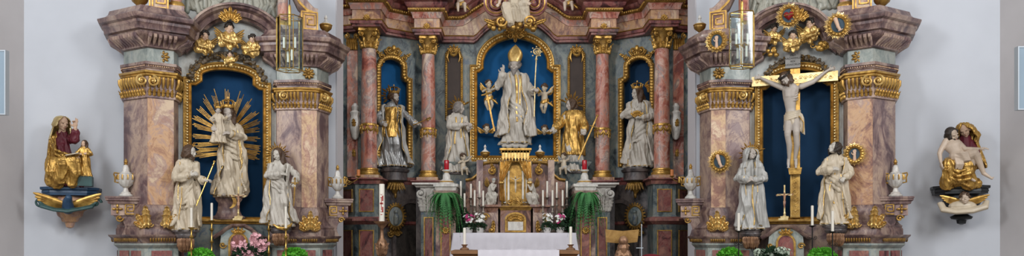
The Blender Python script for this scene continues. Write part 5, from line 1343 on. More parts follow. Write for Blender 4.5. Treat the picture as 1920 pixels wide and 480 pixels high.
g = G(); hairdo(g, hd, hm, 1.75, 'mid', 2); beardo(g, hd, hm, 1.75, .035); obj('hair', baked(g, .008), 'brown_hair', COR)
g = G(); rr = random.Random(5)
for k in range(3): g.tube([hd+hm @ V((cos(2*pi*i/24)*.105, sin(2*pi*i/24)*.105+.02, .06+.018*sin(i*1.9+k*2))) for i in range(25)], .012, 6)
for k in range(16):
    a = rr.uniform(0, 6.28); b = hd+hm @ V((cos(a)*.11, sin(a)*.11+.02, .06)); g.tube([b, b+hm @ V((cos(a)*.04, sin(a)*.04, rr.uniform(-.03, .05)))], [.007, .002], 5)
obj('thorn_crown', g, 'dark_hair', COR)
g = G(); lb = Robe([(0, .15, .11, .16), (.1, .145, .115, .16), (.2, .135, .11, .14), (.3, .125, .10, .10), (.36, .115, .095, .05)], 0, 0, 6, 14, 7)
g.loft([[V(q)+hip+V((0, 0, -.24)) for q in r_] for r_ in lb.rings(.0, .34)])
for k in range(5): g.tube([hip+V((.11+.012*k, -.02-.01*k, .08-.01*k)), hip+V((.17+.01*sin(k*2), -.05, -.04)), hip+V((.16+.022*k-.04, -.03-.015*(k % 2), -.26-.02*k))], [.02, .028, .016], 8)
for k in range(4): g.tube([hip+V((cos(a)*.135, -abs(sin(a))*.12, .07-.035*k+.04*cos(a))) for a in [pi*i/14 for i in range(15)]], .018, 7)
lc = obj('loincloth', baked(g, .009, 1), 'statue_ivory', COR)
obj('gilt_hem', G().tube([hip+V((.12, -.09, .0)), hip+V((.2, -.09, -.12)), hip+V((.19, -.07, -.30))], .010, 6), 'gilding', lc)

# ------------------------------------------------------------------ statues of the high altar
def hf(name, label, px, y0, y1, v, rz, **k):
    p = PC.w(px, y0, v); return p, Fig(name, label, 'statue', p, (y0-y1)*PC.m(px, v), rz, **k)
p, f = hf('bishop_statue', 'white and gold bishop with tall mitre, raised hand and crozier in the great blue niche', 965, 271, 111, .10, 0, robe=Robe(sway=.03, seed=61, tw=6, wide=1.12), look=(-6, 4, 3), skin='stone_flesh')
f.arm(-1, (-.20, -.06, .66), (-.135, -.14, .80), (-.1, -.2, 1), (0, -1, 0), point=True, curl=.9).arm(1, (.19, -.03, .64), (.225, -.14, .60), (.3, -.8, .2), (0, -.3, 1), curl=.9)
f.knee(-1).swag(.42, .14, .02, -1, 3, 1.08, drop=1.3).cloak(.55, 2*pi-.55, .10, .82, .03, .04, seed=29, trim=True).hem().hair('short', 'grey_hair', .065).strip(.0, .25, .8, 3.4, .06).strip(.35, .30, .80, 2.2, .1)
g = G(); mt = []
for i in range(15):
    t = i/14; rx = .066*(1+.42*sin(pi*min(1, t*1.0)*.9))*(1-t**3.2) + .002; ry = .058*(1-t)**.7+.004; mt.append([f.hc+f.hm @ V((rx*cos(2*pi*k/24), ry*sin(2*pi*k/24)+.005, .040+.20*t)) for k in range(24)])
g.loft(mt); mi = f.part('mitre', g, 'bright_gold')
g = G(); g.tube([(.225, -.165, .30), (.235, -.165, .72), (.25, -.165, 1.0)], .0075, 8); g.ball((.247, -.165, .96), .016, 8, 6); g.tube([(.25+.048*cos(a)*(1-k*.028)-.0, -.165, 1.045+.048*sin(a)*(1-k*.028)) for k, a in enumerate([R(-90+24*j) for j in range(22)])], .009, 6); g.rosette((.25, -.17, 1.045), .02, 6)
for a in range(0, 360, 45): g.ball((.25+.06*cos(R(a)), -.165, 1.045+.06*sin(R(a))), .010, 6, 4)
f.part('crozier', g, 'pale_gold'); f.done()
g = G().lathe([(.36, -.24), (.40, -.22), (.38, -.14), (.30, -.10), (.30, -.02), (.28, 0), (.01, 0)], (0, 0, 0), 30, 1, .55); pb = obj('plinth', g, 'blue_grey_marble', f.root)
g = G()
for k in range(11): g.ball((-.27+.054*k, -.22+.04*abs(k-5)/5, -.05+.02*sin(k*2)), (.055, .05, .06), 8, 6)
obj('white_cushion', baked(g, .012, 2), 'statue_white', f.root)
PBLn, PBRn = PBL, PBR
def bay(pb, px, py, v): return pb.w(px, py, v)
p = PBL.w(737, 313, .12)
f = Fig('king_statue', 'silver-robed crowned king with gilt breast holding a sceptre in the left bay niche', 'statue', p, (313-172)*PBL.m(737, .12), PBL.th*.55, robe=Robe(sway=-.03, seed=71, tw=5, wide=1.08), look=(40, 2, 6), cloth='silver_cloth', skin='stone_flesh', headoff=(.01, 0))
f.arm(-1, (-.20, -.04, .66), (-.15, -.14, .55), (.3, -.8, -.2), curl=.8).arm(1, (.19, -.06, .66), (.285, -.14, .56), (1, -.4, .1), (0, -.2, 1), curl=.9)
f.knee(1).knee(-1).cloak(.9, 2*pi-.9, .03, .82, .03, .05, mat='statue_grey', seed=33).hem().hair('short', 'brown_hair', .05)
g = G(); cr_ = Robe([(a, b+.006, c+.006, d*.6) for a, b, c, d in ROBE], -.03, 0, 71, 5, 5, 1.08); rg = [[cr_.pt(lerp(-.9, .9, k/24), lerp(.38, .79, i/24), .008) for k in range(25)] for i in range(25)]; shell(g, rg, .016); f.part('gilt_breastplate', g, 'gilding', bake=.008, disp=(.014, 14))
g = G(); crown(g, f.hc+V((0, .01, .048)), .068, .10); rays(g, f.hc+V((-.02, .05, .03)), .08, .17, 7, R(100), R(230), .03); f.part('crown', g, 'old_gold')
g = G(); g.tube([(.24, -.17, .54), (.44, -.17, .63)], [.008, .006], 8); g.leaf((.42, -.17, .62), .08, .05, .1, .2, 2, MX.Rotation(R(65), 3, 'Y'), 8); f.part('sceptre', g, 'old_gold'); f.done()
p = PBR.w(1197, 314, .12)
f = Fig('queen_statue', 'white robed crowned queen with gilt bouquet at her breast in the right bay niche', 'statue', p, (314-164)*PBR.m(1197, .12), PBR.th*.55, robe=Robe(sway=.03, seed=81, tw=6, wide=1.12), look=(-52, 12, -4), headoff=(-.015, 0))
f.arm(-1, (-.19, -.05, .64), (-.03, -.15, .68), (1, -.2, .3), curl=.5).arm(1, (.19, -.05, .63), (.06, -.16, .60), (-1, -.3, .2), curl=.6)
f.knee(1).swag(.50, -.12, .022, -1, 4, 1.06, drop=-1.0).cloak(.7, 2*pi-.7, .05, .82, .02, .03, seed=39).hair('long', 'brown_hair').hem()
g = G(); crown(g, f.hc+V((0, .01, .055)), .062, .085); rays(g, f.hc+V((.04, .05, .03)), .08, .18, 5, R(-10), R(60), .03); f.part('crown', g, 'gilding')
g = G(); 
for j in range(-2, 3): g.leaf((.01*j, -.17, .61), .085, .05, .1, .2, 3, MX.Rotation(R(26*j), 3, 'Y'), 8); g.ball((.012*j, -.185, .66+.01*(j % 2)), .014, 7, 5)
f.part('gilt_bouquet', g, 'gilding'); f.done()
p, f = hf('young_saint_statue', 'white saint in profile with spiky gilt halo, standing left of the great niche', 857, 324, 192, .45, R(12), robe=Robe(sway=.0, seed=91, tw=4, wide=1.05), look=(62, 8, 6), headoff=(.03, 0), skin='stone_flesh')
f.arm(-1, (-.13, -.08, .64), (.06, -.15, .66), (1, -.3, .3), (0, -.8, .5), curl=.5).arm(1, (.15, -.04, .66), (.14, -.15, .62), (.2, -.7, .4), curl=.8)
f.knee(1).cloak(.9, 2*pi-.9, .04, .8, seed=43).hem().strip(.5, .04, .78, 2.6, .08).strip(-.3, .4, .78, 2.6, .1).hair('mid', 'grey_hair').rock(.03, .16)
halo(f, .088, .20, 9, R(20), R(200), .03, 'old_gold'); f.done()
g = G(); 
p, f = hf('deacon_statue', 'saint in shining gilt vestment holding a slanting gilt sword, right of the great niche', 1075, 322, 186, .45, R(-12), robe=Robe(sway=.0, seed=95, tw=4, wide=1.05), look=(-58, 10, -6), headoff=(-.03, 0), skin='stone_flesh', cloth='statue_white')
f.arm(-1, (-.18, -.08, .64), (-.26, -.15, .55), (-1, -.4, .1), (0, -.2, 1), curl=.4).arm(1, (.17, -.06, .62), (.16, -.16, .52), (.1, -.8, -.2), curl=.9)
f.knee(-1); rb = Robe([(a, b+.012, c+.012, d*.8) for a, b, c, d in ROBE], 0, 0, 97, 5, 6, 1.08); g = G(); rg = [[rb.pt(2*pi*k/64, lerp(.22, .84, i/36), .014) for k in range(64)] for i in range(37)]; g.loft(rg); g.limb([(-.095, 0, .79), (-.18, -.08, .64), (-.22, -.12, .6)], [.05, .055, .06]); g.limb([(.095, 0, .79), (.17, -.06, .62), (.165, -.11, .57)], [.05, .055, .06])
f.part('gilt_dalmatic', g, 'gilding', bake=.007, disp=(.02, 9)); f.hem().hair('mid', 'brown_hair').rock(.03, .16)
halo(f, .088, .21, 9, R(-20), R(165), .03, 'old_gold')
g = G(); g.add(*(lambda a: (a.v, a.f))(G().prism([(.31, .66), (.325, .65), (.10, .14), (.085, .15)], -.20, -.188))); g.box(.0, .01, 0, .001, 0, .001) if 0 else None; g.tube([(.25, -.195, .60), (.36, -.195, .565)], .008, 6); g.tube([(.31, -.195, .64), (.345, -.195, .72)], .010, 6); g.ball((.35, -.195, .73), .016, 8, 6); f.part('sword', g, 'gilding'); f.done()

# ------------------------------------------------------------------ putti, angels and cherub heads
def wing(g, root, d, L, w=.5, n=6, curve=.25, m=None):
    """feathered wing from root along d (unit xz), feathers fanned"""
    root = V(root); 
    for k in range(n):
        a = atan2(d[1], d[0])+(k/(n-1)-.35)*w*(1 if d[0] >= 0 else -1)*-1.6; l = L*(1-.45*k/(n-1))
        dv = V((cos(a), 0, sin(a))); pts = [root+dv*(l*t)+V((0, .02+.01*k-.10*L*t*t, 0)) for t in (0, .3, .6, .85, 1)]
        g.tube(pts, [L*.07, L*.10, L*.09, L*.07, L*.02], 8, .35, up=(0, 1, 0))
def putto(label, loc, s, rz=0, arms=None, legs=None, look=(0, 0, 0), wings=True, skin='statue_ivory', drape='gilding', hairm='brown_hair', name='putto', cloth=True, wingmat='gilding', tilt=0, group=None):
    """s = overall height of the small nude child figure"""
    t = thing(name, label, 'angel', loc, rz, group); g = G(); T = rotm(0, 0, tilt)
    Q = lambda p: T @ V(p)*s
    rings = []
    for i in range(17):
        k = i/16; z = lerp(-.02, .36, k); rx = .115*(1-.25*k+.12*sin(pi*k)); ry = .095*(1-.2*k+.22*sin(pi*k))
        if k > .85: rx *= 1-(k-.85)*3; ry *= 1-(k-.85)*3
        rings.append([Q((rx*cos(2*pi*j/20), ry*sin(2*pi*j/20)-.01*sin(pi*k), z)) for j in range(20)])
    g.loft(rings); hm = T @ rotm(*look); hc = Q((0, -.01, .50)); head(g, hc, hm, s*2.05); g.limb([Q((0, 0, .32)), Q((0, 0, .42))], [.05*s, .05*s])
    arms = arms or [[(-.10, 0, .32), (-.20, -.08, .24), (-.12, -.16, .28)], [(.10, 0, .32), (.22, -.06, .36), (.28, -.1, .46)]]
    legs = legs or [[(-.06, 0, 0), (-.09, -.14, -.12), (-.08, -.06, -.34), (-.09, -.12, -.38)], [(.06, 0, 0), (.10, -.10, -.16), (.12, .02, -.36), (.13, -.04, -.41)]]
    for a in arms:
        g.limb([Q(q) for q in a], [.048*s, .042*s, .028*s]); d = (Q(a[-1])-Q(a[-2])).normalized(); hand(g, Q(a[-1]), d, (0, -.5, .8), s*1.35, .4, mirror=1 if a[0][0] > 0 else -1)
    for a in legs: g.limb([Q(q) for q in a], [.075*s, .058*s, .036*s, .024*s][:len(a)])
    obj('body', baked(g, max(.0045, .011*s), 2), skin, t)
    g = G(); hairdo(g, hc, hm, s*2.05, 'curl', int(s*100)); obj('hair', baked(g, max(.0045, .012*s)), hairm, t)
    if cloth:
        g = G()
        for k in range(5): g.tube([Q((.125*sin(2*pi*i/18)*1.1, -.11*cos(2*pi*i/18), -.03+.022*k+.05*sin(2*pi*i/18))) for i in range(19)], .024*s, 7)
        for k in range(4): g.tube([Q((.10, -.06, .0)), Q((.20+.03*k, -.04, -.05-.03*k)), Q((.26+.02*k, .02, .04-.07*k))], [.03*s, .035*s, .012*s], 7)
        obj('drapery', baked(g, max(.005, .012*s), 1), drape, t)
    if wings:
        for q in (-1, 1):
            g = G(); wing(g, Q((q*.05, .07, .30)), (q*.85, .55), .34*s); obj('wing', g, wingmat, t)
    return t
mh = lambda px, v=.2: PC.m(px, v)
k_ = PC.m(966, .22)
putto('small white putto flying beside the long gilt sword inside the great niche', PC.w(916, 186, .12), 56*k_, R(10), legs=[[(-.06, 0, 0), (-.10, -.08, -.16), (-.02, -.04, -.36)], [(.06, 0, 0), (.12, -.02, -.18), (.06, .02, -.38)]], look=(20, 5, 0))
putto('small white putto flying beside the crozier inside the great niche', PC.w(1021, 192, .12), 54*k_, R(-10), look=(-20, 10, 0), legs=[[(-.06, 0, 0), (-.10, -.1, -.16), (-.06, .04, -.34)], [(.06, 0, 0), (.05, -.12, -.18), (.0, .0, -.36)]])
sw = thing('sword', 'long gilt sword slanting down beside the flying putto in the great niche', 'sword', PC.w(918, 208, .22), 0)
g = G().prism([(-.09, .42), (-.05, .44), (.14, -.50), (.10, -.50)], -.012, .012); obj('blade', g, 'gilding', sw); obj('crossguard', G().tube([(-.2, 0, .38), (-.07, -.01, .42), (.06, 0, .46)], [.02, .026, .02], 8), 'gilding', sw); obj('grip', G().tube([(-.07, 0, .42), (-.10, 0, .55), (-.105, 0, .58)], [.02, .018, .03], 8), 'gilding', sw)
def cherub_head(label, loc, s, rz=0, look=(0, 0, 0), skin='statue_ivory', wm='gilding', hair='brown_hair', group=None):
    t = thing('winged_cherub', label, 'angel', loc, rz, group); g = G(); hm = rotm(*look); head(g, (0, 0, 0), hm, s); g.ball((0, .02*s/1, -.06*s), (.03*s, .03*s, .03*s)); obj('face', baked(g, max(.004, .0045*s)), skin, t)
    g = G(); hairdo(g, (0, 0, 0), hm, s, 'curl', 3); obj('hair', baked(g, max(.004, .005*s)), hair, t)
    for q in (-1, 1): g = G(); wing(g, (q*.03*s, .03*s, -.045*s), (q*.95, .25), .15*s, n=5); obj('wing', g, wm, t)
    return t
cherub_head('winged cherub head at the lower left of the great niche', PC.w(912, 241, .16), 1.5, 0, (10, 5, 0))
cherub_head('winged cherub head at the lower right of the great niche', PC.w(1021, 243, .16), 1.5, 0, (-10, 5, 0))
SIT = [[(-.06, 0, 0), (-.10, -.20, -.02), (-.09, -.20, -.24), (-.09, -.26, -.26)], [(.06, 0, 0), (.12, -.18, .0), (.14, -.14, -.22), (.15, -.2, -.24)]]
putto('white child angel crouching at the feet of the young saint', PC.w(868, 317, .75), 44*mh(868), R(20), legs=SIT, look=(25, 10, 0), drape='statue_grey', wingmat='statue_grey')
putto('white child angel crouching at the feet of the deacon in gilt vestment', PC.w(1057, 316, .75), 44*mh(1057), R(-20), legs=SIT, look=(-25, 10, 0), drape='statue_grey', wingmat='statue_grey')
putto('pinkish putto seated on the cornice above the young saint', PC.w(863, 10, .62), 58*mh(863), R(10), legs=SIT, skin='pale_flesh', look=(20, 20, 0))
putto('pinkish putto seated on the cornice above the deacon', PC.w(1066, 8, .62), 58*mh(1066), R(-10), legs=SIT, skin='pale_flesh', look=(-20, 20, 0))
# seated figure on clouds over the arch with red scrolls
t = thing('seated_angel', 'pale seated draped figure on gilt clouds over the crest of the great niche', 'statue', PC.w(966, 22, .75), 0); k = PC.m(966, .75)
g = G(); g.limb([(0, .05, .45), (0, 0, .1), (-.02, .02, 0)], [.15, .16, .2]); g.limb([(-.1, 0, .05), (-.22, -.2, .05), (-.12, -.2, -.3)], [.13, .12, .10]); g.limb([(.08, 0, .05), (.2, -.25, .1), (.25, -.15, -.25)], [.13, .12, .10])
for j in range(9): g.tube([(-.2+.05*j, -.15, .15), (-.18+.05*j, -.27, 0), (-.2+.055*j, -.2, -.3)], [.02, .03, .025], 6)
obj('drapery', baked(g, .011, 1, disp=(.03, 8)), 'statue_ivory', t); g = G(); g.limb([(-.1, 0, .45), (-.35, -.1, .3), (-.38, -.25, .12)], [.06, .05, .03]); g.limb([(.1, 0, .45), (.33, -.1, .35), (.3, -.25, .15)], [.06, .05, .03]); g.limb([(0, .05, .5), (0, 0, .68)], [.06, .05]); head(g, (0, -.02, .74), rotm(0, 15, 0), 1.7)
g.limb([(-.12, -.2, -.28), (-.14, -.3, -.34)], [.04, .025]); g.limb([(.25, -.15, -.23), (.26, -.26, -.30)], [.04, .025]); hand(g, (-.38, -.25, .12), (-.3, -.6, -.5), (0, 0, 1), 1.5); hand(g, (.3, -.25, .15), (.2, -.7, -.4), (0, 0, 1), 1.5, mirror=-1); obj('body', baked(g, .009), 'pale_flesh', t)
g = G(); hairdo(g, (0, -.02, .74), rotm(0, 15, 0), 1.7, 'mid', 3); obj('hair', baked(g, .009), 'brown_hair', t)
g = G(); rr = random.Random(9)
for j in range(30):
    x = rr.uniform(-.62, .62); g.ball((x, -.10-rr.uniform(0, .12), -.34-.16*(x/.6)**2*0+rr.uniform(-.1, .12)-.05*abs(x)), rr.uniform(.035, .075), 9, 6)
for q in (-1, 1): g.volute((q*.33, -.25, -.30), .13, 1.5, .035, hand=q); g.leaf((q*.5, -.2, -.34), .3, .14, .1, .4, 4, MX.Rotation(q*R(70), 3, 'Y'))
obj('gilt_clouds', g, 'gilding', t)
for q in (-1, 1):
    g = G(); c = V((q*34*k, -.05, .16)); g.volute(c, .30, 2.0, .07, start=pi/2 if q > 0 else pi/2, hand=-q, seg=40, m=MX.Scale(1.0, 3)); g.prism([(c.x+.2*cos(a), c.z+.2*sin(a)) for a in [2*pi*i/24 for i in range(24)]], .0, .25)
    o = obj('red_scroll', g, 'dark_red_marble', t); g = G(); g.volute(c+V((0, -.07, 0)), .30, 2.0, .018, start=pi/2, hand=-q, seg=40); obj('gilt_edge', g, 'gilding', o)
# kneeling angels on the tabernacle
for sg, px in ((-1, 921), (1, 999)):
    side = 'left' if sg < 0 else 'right'
    t = thing('kneeling_angel', 'white angel with bowed head on the console %s of the gold-curtained tabernacle niche' % side, 'angel', PC.w(px, 381, TV+.08), R(-20)*sg*0, None)
    s = 47*PC.m(px, TV); g = G(); q = -sg
    T = lambda x, y, z: V((x*q*s, y*s, z*s))
    g.limb([T(-.02, .05, .30), T(.0, .02, .5), T(.04, -.02, .70)], [.15*s, .135*s, .11*s]); g.limb([T(-.05, .05, .28), T(.14, -.2, .30), T(.10, -.16, .05)], [.16*s, .13*s, .10*s]); g.limb([T(-.10, .05, .26), T(-.02, -.22, .18), T(-.16, -.05, .0), T(-.22, 0, -.25)], [.14*s, .12*s, .10*s, .06*s])
    for j in range(8): g.tube([T(-.12+.04*j, -.12-.03*sin(j), .42), T(-.08+.035*j, -.25, .22), T(-.12+.03*j, -.2+.02*j, -.10-.03*(j % 3))], [.02*s, .035*s, .02*s], 6)
    obj('robe', baked(g, .008, 1, disp=(.022, 12)), 'statue_white', t); g = G(); hm = rotm(30*q, 25, 10*q); hc = T(.10, -.06, .88); head(g, hc, hm, s*1.45); g.limb([T(.04, 0, .72), T(.08, -.02, .82)], [.05*s, .045*s])
    for zz in (0, .03): g.limb([T(.0+zz, -.03, .70), T(.06+zz, -.22, .52), T(.16, -.24, .64)], [.06*s, .05*s, .035*s]); hand(g, T(.16, -.24, .64), T(.05, -.06, .10), (0, -1, 0), s*1.2)
    g.limb([T(-.20, 0, -.22), T(-.22, -.08, -.34)], [.04*s, .02*s]); obj('body', baked(g, .007), 'statue_white', t)
    g = G(); hairdo(g, hc, hm, s*1.45, 'curl', 3); obj('hair', baked(g, .007), 'statue_grey', t); g = G(); wing(g, T(-.05, .12, .65), (-q*.6, .8), .42*s, n=6); obj('wing', g, 'old_gold', t)
# cherubs in gilt clouds over the side niches
def gilt_cherub(pl, px, py, s, label, v=.22, look=(0, 0, 0), seed=0, long_=1.0, skin='flesh'):
    m = pl.m(px, v); t = thing('cherub', label, 'angel', pl.w(px, py, v), pl.th); rr = random.Random(seed); H = s*m; g = G(); hm = rotm(*look)
    hs = H*.40/.14; hc = V((0, -.05, H*.27)); head(g, hc, hm, hs); g.limb([(0, 0, H*.02), (0, -.03, H*.12)], [H*.16, H*.09]); obj('face', baked(g, .006), skin, t)
    g = G(); hairdo(g, hc, hm, hs, 'curl', seed); obj('hair', baked(g, .006), 'dark_hair', t); g = G()
    for j in range(13):
        a = 6.28*j/13*1.9; r_ = H*(.08+.017*j); q_ = H*rr.uniform(.085, .15); g.ball((cos(a)*r_*1.15*long_, -.03-.06*rr.random(), -H*.13+sin(a)*r_*.85*long_), (q_*1.15, q_*.8, q_), 10, 7, MX.Rotation(a, 3, 'Y'))
    sg_ = rr.choice((-1, 1)); g.tube([(sg_*H*.06, -.03, H*.06), (sg_*H*.28, -.12, H*.0), (sg_*H*.20, -.14, -H*.16), (-sg_*H*.12, -.14, -H*.22), (-sg_*H*.30, -.08, -H*.38)], [H*.06, H*.07, H*.06, H*.07, H*.03], 8)
    obj('gilt_cloud', baked(g, .007, 1, disp=(.014, 14)), 'bright_gold', t)
    for q in (-1, 1): g = G(); wing(g, (q*H*.1, .03, H*.02), (q*.9, .35), H*.5, n=5); obj('wing', g, 'old_gold', t)
    return t
gilt_cherub(PL, 384, 82, 48, 'leftmost of three gold-wrapped cherubs under the arched pediment of the left altar', look=(15, 20, 0), seed=1)
gilt_cherub(PL, 430, 70, 54, 'middle and highest of three gold-wrapped cherubs under the arched pediment of the left altar', .26, (0, 15, 0), 2)
gilt_cherub(PL, 473, 88, 46, 'rightmost of three gold-wrapped cherubs under the arched pediment of the left altar', look=(-15, 20, 0), seed=3)
gilt_cherub(PL, 431, 112, 32, 'small cherub bust with gilt collar on top of the Madonna niche frame', .3, (0, 10, 0), 4, .8)
gilt_cherub(PR, 1452, 66, 40, 'dark-haired cherub with gilt wrap at the upper left above the crucifix', look=(15, 20, 0), seed=5)
gilt_cherub(PR, 1487, 80, 44, 'cherub bust with gilt collar just above the title plate of the crucifix', .3, (0, 10, 0), 6)
gilt_cherub(PR, 1519, 60, 52, 'dark-haired cherub with big gilt wings at the upper right above the crucifix', look=(-15, 20, 0), seed=7)
for px, py, s, lb in ((1441, 99, 30, 'gilt cloud scroll left of the crucifix title plate'), (1536, 87, 36, 'gilt cloud swirl right of the crucifix title plate')):
    t = thing('gilt_cloud', lb, 'ornament', PR.w(px, py, .1), PR.th); H = s*PR.m(px); g = G(); rr = random.Random(px)
    for j in range(9): g.ball((rr.uniform(-.5, .5)*H, -.06-rr.random()*.05, rr.uniform(-.25, .25)*H), (H*.17, H*.13, H*.14), 10, 7)
    for q in (-1, 1): g.volute((q*H*.3, -.13, 0), H*.16, 1.3, H*.04, hand=q)
    obj('cloud', baked(g, .007, 1), 'gilding', t)
# medallions in sun rings
def medallion(pl, px, py, r, kind, label, v, flat=False):
    m = pl.m(px, v); t = thing('medallion', label, 'medallion', pl.w(px, py, v), pl.th); q = r*m
    g = G(); g.prism([(q*.58*cos(2*pi*i/32), q*.66*sin(2*pi*i/32)) for i in range(32)], -.02, .03); obj('field', g, 'medal_blue', t)
    g = G(); g.frame([(q*.60*cos(-2*pi*i/36), q*.68*sin(-2*pi*i/36)) for i in range(36)], [(-.03, -.03), (-.03, .04), (0, .07), (.03, .04), (.03, -.03)], 0, True)
    for i in range(18):
        a = 2*pi*i/18; g.ball((q*.64*cos(a), -.05, q*.72*sin(a)), (.028, .028, .028), 7, 5)
    rg = obj('gilt_ring', g, 'gilding', t)
    for i in range(16):
        a = 2*pi*i/16; rr_ = G(); 
        for j in (-1, 0, 1): b = a+j*.12; rr_.tube([(q*.66*cos(b), -.01, q*.74*sin(b)), (q*(1.0-.08*abs(j))*cos(b), -.01, q*(1.04-.08*abs(j))*sin(b))], [.014, .005], 5)
        g2 = rr_ if i == 0 else g2.join(rr_)
    obj('gilt_rays', g2, 'bright_gold', rg)
    g = G()
    if kind == 'heart':
        P = [(16*sin(a)**3/17, (13*cos(a)-5*cos(2*a)-2*cos(3*a)-cos(4*a))/17) for a in [2*pi*i/40 for i in range(40)]]
        for sc, d in ((1, -.02), (.9, -.06), (.6, -.085), (.2, -.095)): pass
        rings = [[(x*q*.42*sc, d, z*q*.42*sc) for x, z in P] for sc, d in ((1, -.02), (.93, -.055), (.65, -.08), (.2, -.09))]; g.loft(rings); h_ = obj('heart', g, 'heart_red', t)
        obj('gilt_band', G().tube([(-q*.36, -.05, .0), (-.1*q, -.095, -.03*q), (.2*q, -.09, .03*q), (q*.36, -.05, .06*q)], .009, 6), 'gilding', h_)
    elif kind == 'hand':
        g.limb([(0, -.04, -q*.55), (0, -.05, -q*.15)], [q*.15, q*.12]); hand(g, (0, -.05, -q*.15), (0, 0, 1), (0, 1, 0), q*5.6, .1); obj('hand', baked(g, .004), 'flesh', t)
    else:
        g.limb([(-q*.18, -.04, q*.45), (-q*.02, -.06, -.05*q), (q*.0, -.07, -q*.18)], [q*.16, q*.13, q*.12]); g.limb([(0, -.06, -q*.15), (q*.14, -.08, -q*.42)], [q*.13, q*.10])
        for j in range(5): g.ball((q*(.04+.065*j), -.10, -q*.50+q*.025*j), q*.045, 7, 5)
        obj('foot', baked(g, .004), 'flesh', t)
medallion(PR, 1479, 30, 24, 'heart', 'sunburst gilt ring around a red heart at the top of the right altar', .48)
medallion(PR, 1571, 48, 25, 'foot', 'sunburst gilt ring around a foot on the cornice right of the crucifix', 1.0)
medallion(PR, 1344, 77, 22, 'hand', 'sunburst gilt ring around an upright hand on the cornice left of the crucifix', .95)
medallion(PR, 1350, 303, 23, 'foot', 'sunburst gilt ring around a foot on the pilaster left of the veiled Mary', .62)
medallion(PR, 1602, 289, 21, 'hand', 'sunburst gilt ring around a hand on the pilaster beside the young saint', .62)
# ------------------------------------------------------------------ wall groups
def drapes(g, lines, r):
    for ln in lines: g.tube(ln, [r*.7, r*1.1, r*1.2, r*.6][:len(ln)] if len(ln) <= 4 else r, 7)
def eyes(root, hc, hm, s, mat='dark_hair'):
    g = G()
    for q in (-1, 1): g.ball(V(hc)+hm @ V((q*.018, -.0475, -.001))*s, (.009*s, .005*s, .004*s), 8, 5, hm)
    obj('eyes', g, mat, root); g = G(); g.ball(V(hc)+hm @ V((0, -.0545, -.041))*s, (.012*s, .006*s, .004*s), 8, 5, hm); obj('lips', g, 'lip_red', root)
v = -.22; wp = PL.w(133, 350, v); m = PL.m(133, v)
Q = lambda px, py, d=0: V((PL.l(px, py, v).x-PL.l(133, 350, v).x, -d, PL.w(px, py, v).z-wp.z))
t = thing('seated_saint_statue', 'gilded veiled woman with raised finger seated on a throne on the left wall', 'statue', wp, PL.th)
hm = rotm(38, 12, 4); hc = Q(120, 233, .16); g = G(); head(g, hc, hm, 1.75); g.limb([Q(116, 262, .08), hc+V((0, .03, -.08))], [.07, .055])
g.limb([Q(133, 262, .12), Q(145, 260, .24), Q(146, 244, .28)], [.05, .045, .03]); hand(g, Q(146, 243, .28), (0, -.15, 1), (0, 1, 0), 1.7, .8, True)
g.limb([Q(104, 272, .12), Q(118, 293, .26), Q(138, 297, .34)], [.05, .045, .03]); hand(g, Q(138, 297, .34), (1, -.3, 0), (0, -.3, 1), 1.6, .3)
g.limb([Q(118, 262, .05), Q(118, 300, .08)], [.10, .12])
obj('body', baked(g, .0065), 'flesh', t); eyes(t, hc, hm, 1.75)
g = G(); g.limb([Q(118, 255, .08), Q(119, 280, .12), Q(120, 305, .12)], [.10, .12, .15]); g.limb([Q(131, 262, .10), Q(144, 265, .22), Q(146, 252, .27)], [.07, .07, .06]); g.limb([Q(118, 340, .22), Q(140, 344, .26), Q(158, 346, .25)], [.07, .07, .05])
for k in range(6): g.tube([Q(110+3*k, 262, .17), Q(113+2*k, 280, .25), Q(108+5*k, 300, .26)], [.012, .018, .014], 6)
obj('crimson_dress', baked(g, .009, 1, disp=(.026, 12)), 'crimson', t)
g = G(); g.limb([Q(105, 262, .10), Q(104, 285, .15), Q(104, 310, .18), Q(105, 340, .2)], [.08, .10, .12, .13]); g.limb([Q(116, 300, .15), Q(142, 306, .33), Q(146, 325, .33), Q(140, 344, .28)], [.14, .12, .10, .09])
g.limb([Q(112, 305, .2), Q(126, 312, .35), Q(122, 330, .32), Q(112, 345, .25)], [.13, .12, .11, .10]); g.limb([Q(112, 255, .08), Q(108, 270, .12), Q(112, 290, .22), Q(124, 298, .3)], [.07, .075, .07, .06])
for k in range(11): g.tube([Q(98+3.5*k, 278+2*k, .22), Q(97+4*k, 303, .36), Q(98+4.6*k, 325, .40-.01*k), Q(96+5*k, 347, .30)], [.014, .022, .026, .02], 7)
for k in range(4): g.tube([Q(100, 262+8*k, .20), Q(112, 285+8*k, .34), Q(130, 292+9*k, .40), Q(147, 300+8*k, .40)], [.012, .02, .02, .012], 7)
obj('gilt_cloak', baked(g, .009, 1, disp=(.026, 12)), 'gilding', t)
g = G(); rg = []
for i in range(19):
    k = i/18; r_ = .118*sqrt(max(.03, 1-(1-k/.25)**2)) if k < .25 else .118+.09*(k-.25); op = .95*min(1, (k/.25))**.5
    rg.append([hc+(hm if k < .5 else MX.Identity(3)) @ V((r_*sin(a), -r_*1.05*cos(a)+.02, lerp(.125, -.30, k)))+V((-.03*max(0, k-.4), .03*k, 0)) for a in [lerp(op, 2*pi-op, j/32) for j in range(33)]])
shell(g, rg, .018); obj('veil', baked(g, .008, 1), 'pale_gold', t)
bk = obj('throne', G().box(Q(90, 0).x, Q(128, 0).x, -.12, .22, 0, Q(0, 310).z).box(Q(88, 0).x, Q(96, 0).x, -.16, .22, Q(0, 305).z, Q(0, 297).z), 'dark_red_marble', t)
obj('throne_cap', G().box(Q(88, 0).x, Q(108, 0).x, -.17, .22, Q(0, 308).z, Q(0, 302).z), 'teal_paint', bk)
